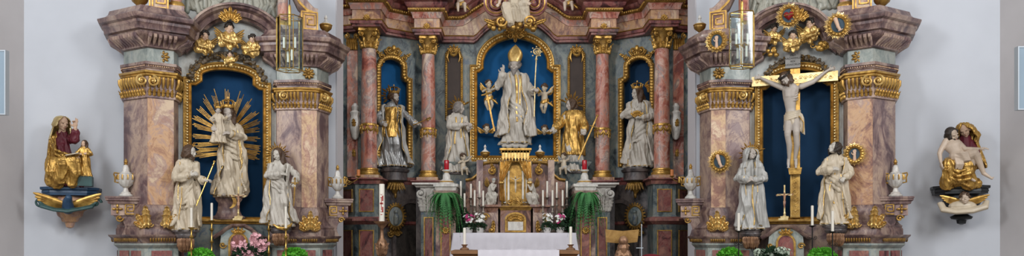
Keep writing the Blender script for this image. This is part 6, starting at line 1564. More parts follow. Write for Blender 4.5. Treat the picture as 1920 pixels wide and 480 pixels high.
g = G(); g.prism([(0, 0), (.20, 0), (.20, .016), (0, .016)], -.14, 0); bo = obj('open_book', G().join(g, MX.Translation(Q(132, 297, .36)) @ MX.Rotation(R(-14), 4, 'Y')), 'statue_ivory', t)
# small girl beside her
c = Fig('girl_statue', 'small gilded girl standing at the knee of the seated veiled woman', 'statue', PL.w(158, 331, -.0), 66*m, PL.th, Robe(sway=.0, seed=7, tw=3, wide=1.25), look=(-25, 5, 0), skin='flesh', cloth='gilding', phead=1.4)
c.arm(-1, (-.20, -.05, .62), (-.12, -.17, .60), (1, -.3, .2)).arm(1, (.20, -.05, .62), (.10, -.18, .62), (-1, -.3, .2)).hem().hair('long', 'brown_hair'); c.done()
g = G().box(-.13, .13, -.10, .12, -.17, -.004); obj('stool', g, 'teal_paint', c.root)
def wall_console(pl, pxa, pxb, py, v_, mat, label, kind):
    loc = pl.w((pxa+pxb)/2, py, v_); mm = pl.m(pxa, v_); hw_ = (pxb-pxa)/2*mm; t = thing('statue_console', label, 'console', loc, pl.th); yb = -(VB-v_)-.0
    yb = v_-VB; q = [(-hw_, yb), (-hw_, -.08), (-hw_*.66, -.24), (hw_*.66, -.24), (hw_, -.08), (hw_, yb)]
    obj('slab', G().sweep([(a, b, 0) for a, b in q], [(-.2, -.15), (-.06, -.15), (-.04, -.12), (.0, -.10), (-.01, -.06), (.02, -.04), (.02, 0), (-.2, 0)]), mat, t); obj('slab_core', G().prism([(a*.97, b+.01) for a, b in q], -.14, -.002, 'xy'), mat, t)
    return t, hw_
t, hw_ = wall_console(PL, 86, 179, 352, -.25, 'blue_paint', 'blue-green marbled console with spread gilt wings under the seated veiled woman', 0)
g = G(); g.lathe([(.02, -.72), (.06, -.70), (.08, -.62), (.13, -.60), (.15, -.54), (.20, -.50), (.22, -.42), (.34, -.34), (.36, -.28), (.30, -.2), (.28, -.15)], (-.02, .05, 0), 24, 1, .8, (9, .12)); obj('bracket_cone', g, 'ochre_marble', t)
g = G(); g.tube([(-.42, -.22, -.24), (-.38, -.30, -.34), (-.20, -.32, -.40), (.0, -.34, -.42), (.2, -.32, -.38), (.36, -.30, -.34), (.42, -.22, -.25)], [.04, .06, .05, .06, .05, .06, .035], 8, .6)
for q in (-1, 1): g.volute((q*.42, -.24, -.27), .09, 1.4, .025, hand=q)
obj('scroll_banner', baked(g, .009, 1), 'teal_paint', t)
for q in (-1, 1): g = G(); wing(g, (q*.05, -.28, -.30), (q*.97, .18), .50, .35, 6); obj('gilt_wing', g, 'gilding', t)
g = G(); g.limb([(0, -.26, -.38), (.0, -.32, -.26), (.02, -.36, -.20)], [.10, .08, .06]); obj('eagle_body', baked(g, .009), 'blue_paint', t)
# pieta
v = -.22; wp = PR.w(1800, 350, v)
Q = lambda px, py, d=0: V((PR.l(px, py, v).x-PR.l(1800, 350, v).x, -d, PR.w(px, py, v).z-wp.z))
t = thing('mourning_mother_statue', 'gilded veiled mother seated on the right wall holding the dead Christ on her lap', 'statue', wp, PR.th)
hm = rotm(-20, 22, -14); hc = Q(1806, 246, .14); g = G(); head(g, hc, hm, 1.7); g.limb([Q(1808, 272, .06), hc+V((0, .03, -.08))], [.07, .05]); g.limb([Q(1820, 275, .08), Q(1826, 290, .22), Q(1816, 288, .34)], [.05, .045, .03]); hand(g, Q(1816, 287, .34), (-1, -.2, 0), (0, -.3, 1), 1.6, .4, mirror=-1)
obj('body', baked(g, .0065), 'flesh', t); eyes(t, hc, hm, 1.7)
g = G(); g.limb([Q(1808, 262, .08), Q(1808, 285, .12), Q(1808, 305, .12)], [.10, .12, .15]); g.limb([Q(1818, 270, .09), Q(1826, 288, .2), Q(1818, 289, .31)], [.07, .065, .05]); obj('crimson_dress', baked(g, .009), 'crimson', t)
g = G(); g.limb([Q(1800, 312, .12), Q(1778, 312, .32), Q(1776, 330, .30), Q(1772, 345, .25)], [.15, .14, .12, .12]); g.limb([Q(1806, 312, .12), Q(1806, 314, .32), Q(1806, 332, .30), Q(1812, 345, .25)], [.15, .14, .12, .12]); g.limb([Q(1775, 343, .2), Q(1828, 345, .2)], [.08, .08])
for k in range(10): g.tube([Q(1768+4.5*k, 306, .34), Q(1766+5.5*k, 322, .42), Q(1764+6.5*k, 347, .34)], [.018, .026, .022], 7)
for k in range(3): g.tube([Q(1766, 312+10*k, .36), Q(1788, 326+8*k, .46), Q(1812, 318+10*k, .42)], [.014, .022, .014], 7)
obj('gilt_skirt', baked(g, .009, 1, disp=(.026, 12)), 'gilding', t)
g = G(); rg = []
for i in range(25):
    k = i/24; r_ = .118*sqrt(max(.03, 1-(1-k/.2)**2)) if k < .2 else .118+.20*(k-.2); op = .95*min(1, (k/.2))**.5*(1 if k < .5 else 1+.6*(k-.5))
    rg.append([hc+(hm if k < .4 else MX.Identity(3)) @ V((r_*(1+.06*sin(a*7+k*5))*sin(a)+.04*k, -r_*.95*cos(a)+.02+.05*k, lerp(.125, -.66, k))) for a in [lerp(op, 2*pi-op, j/36) for j in range(37)]])
shell(g, rg, .018); obj('gilt_veil', baked(g, .008, 1, disp=(.026, 12)), 'gilding', t)
ch = thing('dead_christ_statue', 'pale dead Christ lying across the lap of the gilded mother on the right wall', 'statue', wp, PR.th)
g = G(); T0, T1 = Q(1779, 270, .30), Q(1790, 298, .38); rings = []
for i in range(21):
    k = i/20; c_ = T1.lerp(T0, k)+V((0, 0, 0)); ax = (T0-T1).normalized(); a1 = V((0, -1, 0)).cross(ax).normalized(); a2 = ax.cross(a1); rx, ry = table([(0, .12, .09), (.35, .105, .08), (.75, .15, .10), (.95, .12, .08), (1.0, .07, .06)], k)
    rings.append([c_+a1*rx*cos(2*pi*j/24)+a2*ry*sin(2*pi*j/24) for j in range(24)])
g.loft(rings); hc2 = Q(1780, 256, .30); hm2 = rotm(30, 18, -22); head(g, hc2, hm2, 1.7); g.limb([T0, hc2+V((0, .03, -.06))], [.07, .05])
g.limb([Q(1769, 268, .30), Q(1759, 285, .34), Q(1756, 292, .36), Q(1758, 308, .38)], [.055, .045, .04, .025]); hand(g, Q(1758, 309, .38), (.2, -.1, -1), (-1, -.3, 0), 1.6, .3)
g.limb([Q(1790, 270, .30), Q(1802, 284, .40), Q(1826, 284, .42)], [.05, .042, .026]); hand(g, Q(1826, 284, .42), (1, -.1, .1), (0, -.3, 1), 1.6, .3)
g.limb([Q(1794, 302, .36), Q(1818, 292, .44), Q(1822, 296, .44), Q(1836, 328, .38)], [.10, .075, .065, .035]); g.limb([Q(1794, 304, .30), Q(1812, 302, .38), Q(1816, 306, .38), Q(1810, 336, .34)], [.09, .07, .06, .035])
g.limb([Q(1836, 328, .38), Q(1850, 338, .42)], [.035, .02]); g.limb([Q(1810, 336, .34), Q(1819, 342, .42)], [.035, .02])
for k in range(4): g.ball(Q(1851+k*.6, 338-k*.9, .43), .011, 6, 5)
obj('body', baked(g, .0065, 2), 'pale_flesh', ch); eyes(ch, hc2, hm2, 1.7)
g = G(); hairdo(g, hc2, hm2, 1.7, 'mid', 8); beardo(g, hc2, hm2, 1.7, .03); obj('hair', baked(g, .008), 'dark_hair', ch)
g = G(); 
for k in range(5): g.tube([Q(1780+2*k, 292+4*k, .42), Q(1794+2*k, 292+3*k, .48), Q(1806+k, 292+3*k, .50)], [.02, .035, .02], 7)
for k in range(3): g.tube([Q(1783+4*k, 300, .44), Q(1786+5*k, 312, .48), Q(1784+5*k, 322, .44)], [.02, .028, .014], 7)
g.limb([Q(1786, 297, .36), Q(1802, 300, .40)], [.11, .10]); obj('loincloth', baked(g, .009, 1), 'pale_flesh', ch)
t, hw_ = wall_console(PR, 1757, 1845, 349, -.25, 'black_paint', 'black polygonal console with cherub bracket under the mother and dead Christ', 1)
g = G(); g.lathe([(.02, -.68), (.07, -.66), (.08, -.60), (.16, -.58), (.18, -.54), (.10, -.50), (.22, -.42), (.30, -.30), (.26, -.15)], (.02, .05, 0), 24, 1, .8); obj('bracket_cone', g, 'black_paint', t)
g = G(); g.tube([(-.34, -.20, -.30), (-.30, -.28, -.42), (-.12, -.32, -.46), (.12, -.32, -.44), (.32, -.28, -.38), (.36, -.2, -.28)], [.06, .08, .07, .08, .08, .05], 8, .7); g.ball((.0, -.2, -.36), (.22, .12, .10)); obj('scroll_banner', baked(g, .01, 1), 'statue_ivory', t)
g = G(); hm3 = rotm(0, -10, 0); head(g, (0.02, -.27, -.23), hm3, 1.5); obj('cherub_face', baked(g, .006), 'pale_flesh', t); g = G(); hairdo(g, (.02, -.27, -.23), hm3, 1.5, 'curl', 4); obj('cherub_hair', baked(g, .007), 'brown_hair', t)
for q in (-1, 1): g = G(); wing(g, (.02+q*.05, -.24, -.27), (q*.97, .12), .34, .3, 5); obj('gilt_wing', g, 'gilding', t)

# ------------------------------------------------------------------ urns
for pl, px, y0, y1, v, lb in ((PL, 236, 366, 296, .25, 'white and gilt lidded urn on the outer console of the left altar'), (PL, 633, 372, 309, .12, 'white and gilt lidded urn on the left side altar console beside the chancel arch'),
                              (PR, 1295, 373, 308, .12, 'white and gilt lidded urn on the right side altar console beside the chancel arch'), (PR, 1679, 361, 291, .25, 'white and gilt lidded urn on the outer console of the right altar')):
    p = pl.w(px, y0, v); uu = PL.l(232 if px in (236, 1679) else 633, 372 if px in (236, 1679) else 376, v); p.z = uu.z+.032
    urn(p, (y0-y1)*pl.m(px, v)*1.02, lb, pl.th)
for pl, px, y0, H, zk, lb in ((PL, 611, 62, .42, ZL['inner']['cor1'], 'small gilt bowl urn on top of the inner cornice of the left altar'), (PR, 1312, 62, .42, ZR['inner']['cor1'], 'small gilt bowl urn on top of the inner cornice of the right altar'),
                              (PL, 262, 14, .5, ZL['outer']['cor1'], 'gilt bowl urn on the outer cornice of the left altar, cut off at top'), (PR, 1654, 12, .5, ZR['outer']['cor1'], 'gilt bowl urn on the outer cornice of the right altar, cut off at top')):
    p = pl.w(px, y0, .25); p.z = zk+.0; urn(p, H, lb, pl.th, small=True)
for px, lb in ((910, 'small white finial urn at the left end of the retable ledge above the tabernacle'), (1012, 'small white finial urn at the right end of the retable ledge above the tabernacle')):
    p = PC.w(px, 303, 1.1); p.z = tz(304)+.09 if 0 else PC.w(px, 304, TV).z+.03; p.y = 18.6-TV+.25; urn(p, .40, lb, 0, small=True)
# ------------------------------------------------------------------ candle arms at the arch
for sg, px, py in ((-1, 672, 319), (1, 1260, 319)):
    Yc = 15.35; p = V(((px-960)/F*Yc, Yc, EYE+(HOR-331)/F*Yc)); jx = sg*3.44; L = abs(jx-p.x)
    t = thing('wall_sconce', 'curved brass candle arm with orange candle on the %s jamb of the chancel arch' % ('left' if sg < 0 else 'right'), 'sconce', p, 0)
    obj('arm', G().tube([(0, 0, -.02), (-sg*-.0+sg*.04, 0, -.07), (sg*.12, 0, -.12), (sg*.22, 0, -.08), (sg*L*.85, 0, -.03), (sg*L, 0, -.06)], .010, 8).volute((sg*.2, .0, -.12), .05, 1.4, .009, hand=sg), 'brass', t)
    obj('wall_plate', G().lathe([(.05, -.1), (.055, -.02), (.05, .02), (.01, .04)], (sg*L, 0, -.03), 16, .6, .8), 'brass', t)
    obj('drip_pan', G().lathe([(.015, -.03), (.02, -.01), (.055, .005), (.058, .012), (.02, .012), (.018, .03)], seg=18), 'brass', t)
    obj('candle', G().lathe([(.036, .012), (.036, .14), (.02, .145)], seg=18), 'orange_wax', t)
# ------------------------------------------------------------------ hanging lanterns
for px, y0, y1, lb in ((543, 132, 33, 'left'), (1391, 125, 26, 'right')):
    Yc = 10.0; p = V(((px-960)/F*Yc, Yc, EYE+(HOR-y0)/F*Yc)); H = (y0-y1)/F*Yc; r = 24.5/F*Yc
    t = thing('lantern', 'hexagonal glass lantern with brass edges hanging in front of the %s altar' % lb, 'lantern', p, 0)
    ang = [R((2 if px < 960 else 8)+60*k) for k in range(6)]; C_ = [(r*cos(a), r*sin(a)) for a in ang]
    g = G()
    for k in range(6): x, y = C_[k]; g.tube([(x, y, 0), (x, y, H)], .0055, 6)
    for z in (0, H):
        for k in range(6): a, b = C_[k], C_[(k+1) % 6]; g.tube([(a[0], a[1], z), (b[0], b[1], z)], .0065, 6)
    for k in range(3): a, b = C_[k], C_[k+3]; g.tube([(a[0], a[1], .0), (b[0], b[1], .0)], .004, 5); g.tube([(a[0], a[1], H), (b[0], b[1], H)], .004, 5)
    fr = obj('frame', g, 'brass', t)
    for k in range(6):
        a, b = V(C_[k])*.985, V(C_[(k+1) % 6])*.985; d = (b-a).normalized(); n = V((d.y, -d.x))*.003
        obj('pane', G().prism([tuple(a), tuple(b), tuple(b-n), tuple(a-n)], .01, H-.01, 'xy'), 'lantern_glass', t)
    obj('suspension', G().tube([(0, 0, .02), (0, 0, H+.12)], .007, 8), 'brass', t)
    obj('brass_sleeve', G().lathe([(.018, H*.84), (.02, H*.86), (.02, H+.14), (.012, H+.17)], seg=14), 'brass', t)
    obj('cable', G().tube([(0, 0, H+.1), (0, 0, H+3.2)], .008, 8), 'iron', t)
    for k, (dx, dy, up) in enumerate(((-.075, .0, 1), (.075, .0, 1), (-.04, .06, -1), (.045, -.05, -1))):
        g = G(); z0 = H*.40; g.tube([(0, 0, z0), (dx*.6, dy*.6, z0-.03*up), (dx, dy, z0)], .007, 6); g.lathe([(.02, 0), (.028, .012), (.012, .018)] if up > 0 else [(.012, -.018), (.028, -.012), (.02, 0)], (dx, dy, z0), 12); a_ = obj('candle_branch', g, 'brass', t)
        h0, h1 = (z0+.01, z0+.16) if up > 0 else (z0-.16, z0-.01); obj('candle_tube', G().lathe([(.014, h0), (.014, h1)], (dx, dy, 0), 12), 'wax', a_)
        zb_ = h1 if up > 0 else h0; s_ = up; obj('bulb', G().lathe(sorted([(.008, zb_), (.017, zb_+s_*.02), (.02, zb_+s_*.04), (.012, zb_+s_*.075), (.002, zb_+s_*.10)], key=lambda q: q[1]), (dx, dy, 0), 12), 'lantern_glass', a_)
# ------------------------------------------------------------------ candles
def stick(name, label, loc, h, ch, cr, mat, rz=0, group=None, iron=False, kind=0):
    """candlestick of height h with candle ch tall"""
    t = thing(name, label, 'candlestick', loc, rz, group)
    if iron:
        g = G().tube([(0, 0, .02), (0, 0, h-.03)], .010, 8)
        for q in (-1, 1):
            for z in (h*.35, h*.68): g.volute((q*.045, 0, z), .04, 1.5, .006, hand=q, start=pi if q > 0 else 0)
            for k in range(2): g.tube([(0, 0, .06), (q*.06, (k*2-1)*.04, .05), (q*.09, (k*2-1)*.06, 0)], .008, 6)
        obj('scrolled_stem', g, mat, t); obj('drip_pan', G().lathe([(.01, h-.04), (.055, h-.02), (.06, h-.008), (.01, h-.01)], seg=18), mat, t)
    else:
        obj('foot', G().lathe([(.075, 0), (.078, .015), (.06, .03), (.03, .045), (.018, .07)], seg=20), mat, t)
        P = [(.016, .06)]; n = 3
        for k in range(n):
            z = lerp(.08, h-.06, (k+.5)/n); P += [(.013, z-.055), (.014, z-.03), (.030, z-.012), (.034, z), (.026, z+.014), (.013, z+.03)]
        P += [(.014, h-.05)]; obj('stem', G().lathe(P, seg=18), mat, t); obj('drip_pan', G().lathe([(.015, h-.05), (.022, h-.035), (.052, h-.012), (.055, h), (.02, h-.002)], seg=18), mat, t)
    obj('candle', G().lathe([(cr, h-.005), (cr, h+ch), (cr*.6, h+ch+.006)], seg=18), 'wax', t); obj('wick', G().tube([(0, 0, h+ch), (0.002, 0, h+ch+.018)], .0022, 5), 'dark_hair', t); return t
def side_candle(pl, px, yt, yb, label, mat, iron, z0, v):
    p = pl.w(px, yb, v); m = pl.m(px, v); stick('candlestick', label, V((p.x, p.y, z0)), p.z-z0, (yb-yt)*m, .021 if not iron else .024, mat, pl.th, None, iron)
for px, yt, yb, lb in ((397, 381, 413, 'brass candlestick with white candle left of the pink flowers'), (359, 390, 426, 'brass candlestick with white candle in front of the saint with staff'),
                       (504, 383, 413, 'brass candlestick with white candle left of the maiden saint with sword'), (536, 388, 428, 'brass candlestick with white candle in front of the maiden saint with sword')):
    side_candle(PL, px, yt, yb, lb, 'brass', False, 1.28, .68 if px in (397, 504) else .95) if px in (397, 504) else side_candle(PL, px, yt, yb, lb, 'brass', False, 1.167, 1.22)
for px, yt, yb, lb in ((1417, 388, 422, 'black wrought iron candle holder with white candle below the veiled Mary, inner of two'), (1385, 400, 432, 'black wrought iron candle holder with white candle below the veiled Mary, outer of two'),
                       (1523, 386, 422, 'black wrought iron candle holder with white candle beside the small brass altar cross'), (1561, 396, 433, 'black wrought iron candle holder with white candle in front of the gazing young saint')):
    inn = px in (1417, 1523); side_candle(PR, px, yt, yb, lb, 'iron', True, 1.28 if inn else 1.167, .68 if inn else 1.25)
# small standing crosses on the side tabernacles
for pl, px, y0, y1, lb, sd in ((PL, 447, 413, 350, 'small brass standing crucifix on the left altar tabernacle', -1), (PR, 1471, 413, 347, 'small brass standing crucifix on the right altar tabernacle', 1)):
    p = pl.w(px, y0, .4); m = pl.m(px, .4); h = (y0-y1)*m; t = thing('altar_cross', lb, 'crucifix', p, pl.th)
    obj('foot', G().box(-.16*h/.6*.6, .16*h*.6, -.06, .06, 0, .035).box(-.07, .07, -.045, .045, .035, .075).lathe([(.04, .07), (.018, .10), (.025, .13), (.014, .16)], seg=14), 'pale_gold', t)
    obj('cross', G().box(-.013, .013, -.012, .012, .13, h).box(-.125, .125, -.012, .012, h*.70, h*.75), 'pale_gold', t)
    g = G(); zz = h*.72
    for q in (-1, 1): g.volute((q*.13, 0, zz), .02, 1.2, .006, hand=q); g.limb([(q*.02, -.02, zz-.01), (q*.10, -.018, zz+.015)], [.011, .007]); g.limb([(q*.01, -.02, zz-.12), (q*.01, -.035, zz-.17), (0, -.02, zz-.24)], [.014, .011, .007])
    g.limb([(0, -.022, zz-.01), (0, -.02, zz-.12)], [.022, .016]); g.ball((-.005, -.03, zz+.03), (.014, .016, .018)); obj('corpus', g, 'ochre_marble', t)
# high altar candles: twelve in two ranks
TOPM = ztop+.004
cz = [(864, 340, 372), (871, 363, 388), (883, 345, 371), (890, 357, 386), (899, 340, 370), (906, 358, 386), (1018, 357, 386), (1026, 340, 370), (1036, 357, 386), (1044, 342, 371), (1055, 357, 386), (1063, 340, 370)]
desc = ['outermost tall', 'outermost short', 'middle tall', 'middle short', 'innermost tall', 'innermost short', 'innermost short', 'innermost tall', 'middle short', 'middle tall', 'outermost short', 'outermost tall']
for i, (px, yt, yb) in enumerate(cz):
    tall = yb < 380; v = 1.64 if tall else 1.82; p = PC.w(px, yb, v); m = PC.m(px, v)
    side = 'left' if px < 966 else 'right'
    stick('candlestick', '%s candlestick with white candle on the high altar, %s of the tabernacle' % (desc[i], side), V((p.x, p.y, TOPM)), p.z-TOPM, (yb-yt)*m, .022, 'dull_silver', 0, 'candles on the high altar')
# red lamps on white stepped stands
for px, lb in ((838, 'red glass lamp on a stepped white stand left of the altar, above the fern'), (1090, 'red glass lamp on a stepped white stand right of the altar, above the fern')):
    p = PC.w(px, 345, 1.9); p.z = zt2; x2 = abs(AC(836, 1.9))*(1 if px > 966 else -1); p.x = XC0+x2; p.y = 18.6-1.72; t = thing('red_lamp', lb, 'lamp', p, 0)
    obj('stand', G().lathe([(.19, 0), (.19, .03), (.15, .05), (.15, .08), (.09, .12), (.085, .2), (.05, .26), (.06, .28), (.10, .31), (.10, .33)], seg=4+20), 'white_marble', t)
    obj('gilt_ring', G().lathe([(.155, .045), (.165, .06), (.155, .075)], seg=24), 'gilding', t); obj('gilt_collar', G().lathe([(.06, .27), (.075, .285), (.06, .30)], seg=20), 'gilding', t)
    obj('red_glass', G().lathe([(.05, .33), (.055, .35), (.055, .53), (.05, .55)], seg=20), 'red_glass', t)
# ------------------------------------------------------------------ plants
def frond(g, base, d, L, droop, w=.055, n=20):
    """fern frond with paired leaflets"""
    b = V(base); d = V(d); pts = []
    for i in range(n+1):
        t = i/n; pts.append(b+d*L*t*(1-.25*t)+V((0, 0, .25*L*t-droop*L*t*t)))
    g.tube(pts[::2], [.005*(1-i/(n/2)*.7) for i in range(n//2+1)], 4)
    side = d.cross(V((0, 0, 1))); side = side.normalized() if side.length > .01 else V((1, 0, 0))
    for i in range(1, n+1):
        ww = w*sin(pi*min(1, .15+.85*i/n))**.7
        for q in (-1, 1):
            a = pts[i]; tan = (pts[i]-pts[i-1]).normalized(); e = a+side*q*ww+tan*ww*.4-V((0, 0, .25*ww)); k = tan*.013
            g.add([a-k, a+k, e+k*.4, (a+e)/2+V((0, 0, .008))], [(0, 1, 3), (1, 2, 3), (0, 3, 2)])
for px, x2 in ((834, -1), (1098, 1)):
    s_ = 'left' if x2 < 0 else 'right'; xx = XC0+x2*abs(AC(836, 1.9)); p = V((xx, 18.6-2.12, ZC(px, 366, 2.1))); rr = random.Random(px)
    t = thing('potted_fern', 'large drooping green fern hanging on the pier %s of the altar under the red lamp' % s_, 'fern', p, 0)
    obj('hanging_pot', G().lathe([(.07, -.16), (.10, -.12), (.13, .0), (.135, .03), (.12, .03), (.11, -.02)], seg=20), 'dark_marble', t)
    g = G()
    for k in range(120):
        a = rr.uniform(0, 2*pi); e = rr.uniform(.15, 1.0)**.7; d = V((cos(a)*e*1.05, sin(a)*e*.6-.10, .25*rr.random())); frond(g, (cos(a)*.06, sin(a)*.05-.02, .02), d, rr.uniform(.30, .62), rr.uniform(.5, 2.0)*(1.3-.3*e), .055)
    obj('fronds', g, 'fern_green', t, smooth=False)
    obj('bracket', G().box(-.015, .015, .1, .16, -.1, .02), 'iron', t)
def leafball(g, c, r, n, size, rr, sq=1.0, up=0):
    for k in range(n):
        d = V((rr.gauss(0, 1), rr.gauss(0, 1), rr.gauss(0, 1)+up)).normalized(); p = V(c)+V((d.x*r, d.y*r, d.z*r*sq))*rr.uniform(.55, 1); s = d.cross(V((rr.random(), rr.random(), rr.random()))).normalized()*size*.45; e = (d*.8+V((0, 0, rr.uniform(-.3, .4)))).normalized()*size
        q = d.cross(s).normalized()*size*.15; g.add([p, p+s+e*.45+q, p+e, p-s+e*.45+q, p+e*.5-q*.5], [(0, 1, 4), (1, 2, 4), (0, 4, 3), (4, 2, 3)])
def flower(g, c, r, rr, n=5, up=V((0, -.5, .6))):
    c = V(c); u = up.normalized(); a1 = u.cross(V((1, 0, .2))).normalized(); a2 = u.cross(a1); ph = rr.random()*6
    for k in range(n):
        a = 2*pi*k/n+ph; d = a1*cos(a)+a2*sin(a); s = u.cross(d)*r*.62; g.add([c, c+d*r*.6+s+u*r*.25, c+d*r*1.1+u*r*.45, c+d*r*.6-s+u*r*.25, c+d*r*.55+u*r*.1], [(0, 1, 4), (1, 2, 4), (4, 2, 3), (0, 4, 3)])
def pot_flowers(loc, label, fmats, r=.13, h=.30, pot=True, leaf='dark_leaf', n=16, fr=.035, group=None, name='potted_flowers'):
    t = thing(name, label, 'flowers', loc, 0, group); rr = random.Random(label)
    obj('pot', G().lathe([(r*.5, 0), (r*.62, r*.1), (r*.8, r*.95), (r*.84, r*1.0), (r*.76, r*1.0), (r*.7, r*.85)], seg=22), 'pot_white', t)
    g = G(); leafball(g, (0, 0, r*1.15), r*1.0, 150, r*.5, rr, .55, .3); obj('leaves', g, leaf, t, smooth=False)
    for j, fm in enumerate(fmats):
        g = G()
        for k in range(n): a = rr.uniform(0, 6.28); q = r*.9*rr.random()**.5; flower(g, (cos(a)*q, sin(a)*q-.01, rr.uniform(h*.55, h)), fr, rr, 5, V((cos(a)*.5, sin(a)*.5-.5, .6)))
        obj('blossoms', g, fm, t, smooth=False)
    g = G()
    for k in range(12): a = rr.uniform(0, 6.28); g.tube([(0, 0, r*.8), (cos(a)*r*.4, sin(a)*r*.4, h*.5), (cos(a)*r*.7, sin(a)*r*.7, h*.85)], .003, 4)
    obj('stems', g, 'stem_green', t); return t
def on_mensa(px, v=2.02): p = PC.w(px, 436, v); return V((p.x, p.y, TOPM))
pot_flowers(on_mensa(879), 'white pot with magenta and white cyclamen left of the tabernacle', ['magenta_petal', 'white_petal'], .125, .40)
pot_flowers(on_mensa(900), 'white pot with all-white cyclamen left of the tabernacle', ['white_petal'], .12, .42, n=26)
pot_flowers(on_mensa(1026), 'white pot with all-white cyclamen right of the tabernacle', ['white_petal'], .12, .42, n=26)
pot_flowers(on_mensa(1050), 'white pot with magenta and white cyclamen right of the tabernacle', ['magenta_petal', 'white_petal'], .125, .40)
for px, s_ in ((857, 'left'), (1074, 'right')):
    p = PC.w(px, 440, 1.72); t = thing('potted_plant', 'dark green bushy pot plant at the %s end of the high altar behind the cyclamen' % s_, 'plant', V((p.x, p.y, TOPM)), 0); rr = random.Random(px)
    obj('pot', G().lathe([(.08, 0), (.09, .02), (.12, .14), (.11, .14), (.1, .12)], seg=18), 'dark_marble', t); g = G(); leafball(g, (0, 0, .30), .24, 420, .11, rr, 1.0, .1); obj('leaves', g, 'dark_leaf', t, smooth=False)
    obj('stem', G().tube([(0, 0, .08), (.01, 0, .2), (0, 0, .34)], .012, 6), 'stem_green', t)
# pots and bouquets on the side altar tables
def side_pos(pl, px, v, z): p = pl.w(px, 440, v); return V((p.x, p.y, z))
for pl, px, r, lb in ((PL, 377, .20, 'bright green curly-leaved plant below the saint with staff'), (PL, 553, .20, 'bright green curly-leaved plant below the maiden saint with sword'),
                      (PR, 1368, .20, 'bright green curly-leaved plant below the veiled Mary'), (PR, 1541, .22, 'bright green curly-leaved plant below the gazing young saint')):
    t = thing('potted_plant', lb, 'plant', side_pos(pl, px, 1.08, 1.167), pl.th); rr = random.Random(px)
    obj('pot', G().lathe([(.08, 0), (.09, .02), (.12, .16), (.11, .16), (.1, .12)], seg=18), 'pot_white', t); g = G(); g2 = G().ball((0, 0, .24), (r*.95, r*.8, .13), 20, 12); g.join(g2)
    for k in range(60): a = rr.uniform(0, 6.28); e = rr.uniform(0, 1.5); g.ball((cos(a)*cos(e)*r, sin(a)*cos(e)*r*.9, .24+sin(e)*.13), (.035, .035, .025), 7, 5)
    leafball(g, (0, 0, .25), r*1.02, 900, .045, rr, .66, .5); obj('leaves', g, 'bright_green', t, smooth=False)
t = thing('flower_bouquet', 'large bouquet of pink gladioli in front of the left altar tabernacle', 'flowers', side_pos(PL, 468, 1.05, 1.167), PL.th); rr = random.Random(77)
obj('vase', G().lathe([(.06, 0), (.08, .02), (.10, .10), (.06, .17), (.08, .2), (.07, .2), (.05, .16)], seg=20), 'pot_white', t); g = G(); lf = G(); st = G()
for k in range(9):
    dx = rr.uniform(-.42, .44); hgt = rr.uniform(.40, .60)-abs(dx)*.18; dy = rr.uniform(-.16, .05); st.tube([(0, 0, .1), (dx*.4, dy*.5, hgt*.6), (dx, dy, hgt+.08)], .006, 5)
    for j in range(26): q = .35+.68*j/25; flower(g, (dx*q+rr.uniform(-.055, .055), dy*q-.03+rr.uniform(-.05, .02), hgt*q+.05+rr.uniform(-.03, .04)), rr.uniform(.026, .040), rr, 6, V((rr.uniform(-.9, .9), -1, rr.uniform(-.2, .8))))
leafball(lf, (0, 0, .26), .26, 220, .10, rr, .6, .3); obj('blossoms', g, 'pink_petal', t, smooth=False); obj('leaves', lf, 'dark_leaf', t, smooth=False); obj('stems', st, 'stem_green', t)
t = thing('flower_bouquet', 'pale green and white hydrangea bouquet in front of the right altar tabernacle', 'flowers', side_pos(PR, 1448, 1.05, 1.167), PR.th); rr = random.Random(78)
obj('vase', G().lathe([(.06, 0), (.08, .02), (.10, .10), (.06, .17), (.08, .2), (.07, .2), (.05, .16)], seg=20), 'pot_white', t); g = G(); lf = G(); st = G()
for k in range(9):
    c = V((rr.uniform(-.24, .26), rr.uniform(-.14, .05), rr.uniform(.26, .36))); st.tube([(0, 0, .1), tuple(c*.6+V((0, 0, .05))), tuple(c)], .006, 5)
    for j in range(30): d = V((rr.gauss(0, 1), rr.gauss(0, 1), rr.gauss(0, 1))).normalized(); flower(g, c+d*.07, .022, rr, 4, d)
leafball(lf, (0, 0, .24), .22, 160, .10, rr, .6, .2); obj('blossoms', g, 'green_white_petal', t, smooth=False); obj('leaves', lf, 'dark_leaf', t, smooth=False); obj('stems', st, 'stem_green', t)
# ------------------------------------------------------------------ things standing in the chancel
Yp = 14.2; p = V(((716-960)/F*Yp, Yp, .62)); m = Yp/F; z = lambda py: EYE+(HOR-py)*m-.62
t = thing('paschal_candle', 'tall thick white candle with red marks on a carved bronze stand left of the altar', 'candle', p, 0)
obj('foot', G().lathe([(.22, 0), (.24, .04), (.16, .10), (.06, .18), (.05, .4), (.07, .44), (.05, .48)], seg=24), 'brass', t)
g = G(); g.lathe([(.04, .4), (.05, z(482)), (.10, z(470)), (.12, z(462)), (.09, z(452)), (.045, z(446)), (.03, z(436)), (.035, z(428)), (.10, z(421)), (.16, z(417)), (.17, z(415)), (.03, z(416))], (0, 0, 0), 24, flute=(7, .08))
for k in range(6):
    mm = MX.Rotation(k*pi/3, 3, 'Z'); g.leaf(mm @ V((0, -.06, z(478))), .26, .10, .2, .3, 3, mm, 8)
obj('carved_stand', g, 'bronze', t)
cn = obj('candle', G().lathe([(.052, z(416)), (.052, z(346)), (.045, z(345))], seg=24), 'wax', t); hz = z(380)
g = G(); g.box(-.006, .006, -.0555, -.045, z(394), z(370)); g.box(-.030, .030, -.0555, -.040, z(383), z(380))
for a_, b_ in ((377, 367), (398, 388)): g.box(.012, .034, -.054, -.038, z(a_), z(b_))
for py in (366, 398): g.tube([(-.018, -.052, z(py)+.02), (0, -.056, z(py)-.0), (.018, -.052, z(py)+.02)], .004, 5); g.box(-.016, .016, -.056, -.045, z(py+5), z(py+4)+.003)
obj('red_marks', g, 'red_paint', cn)
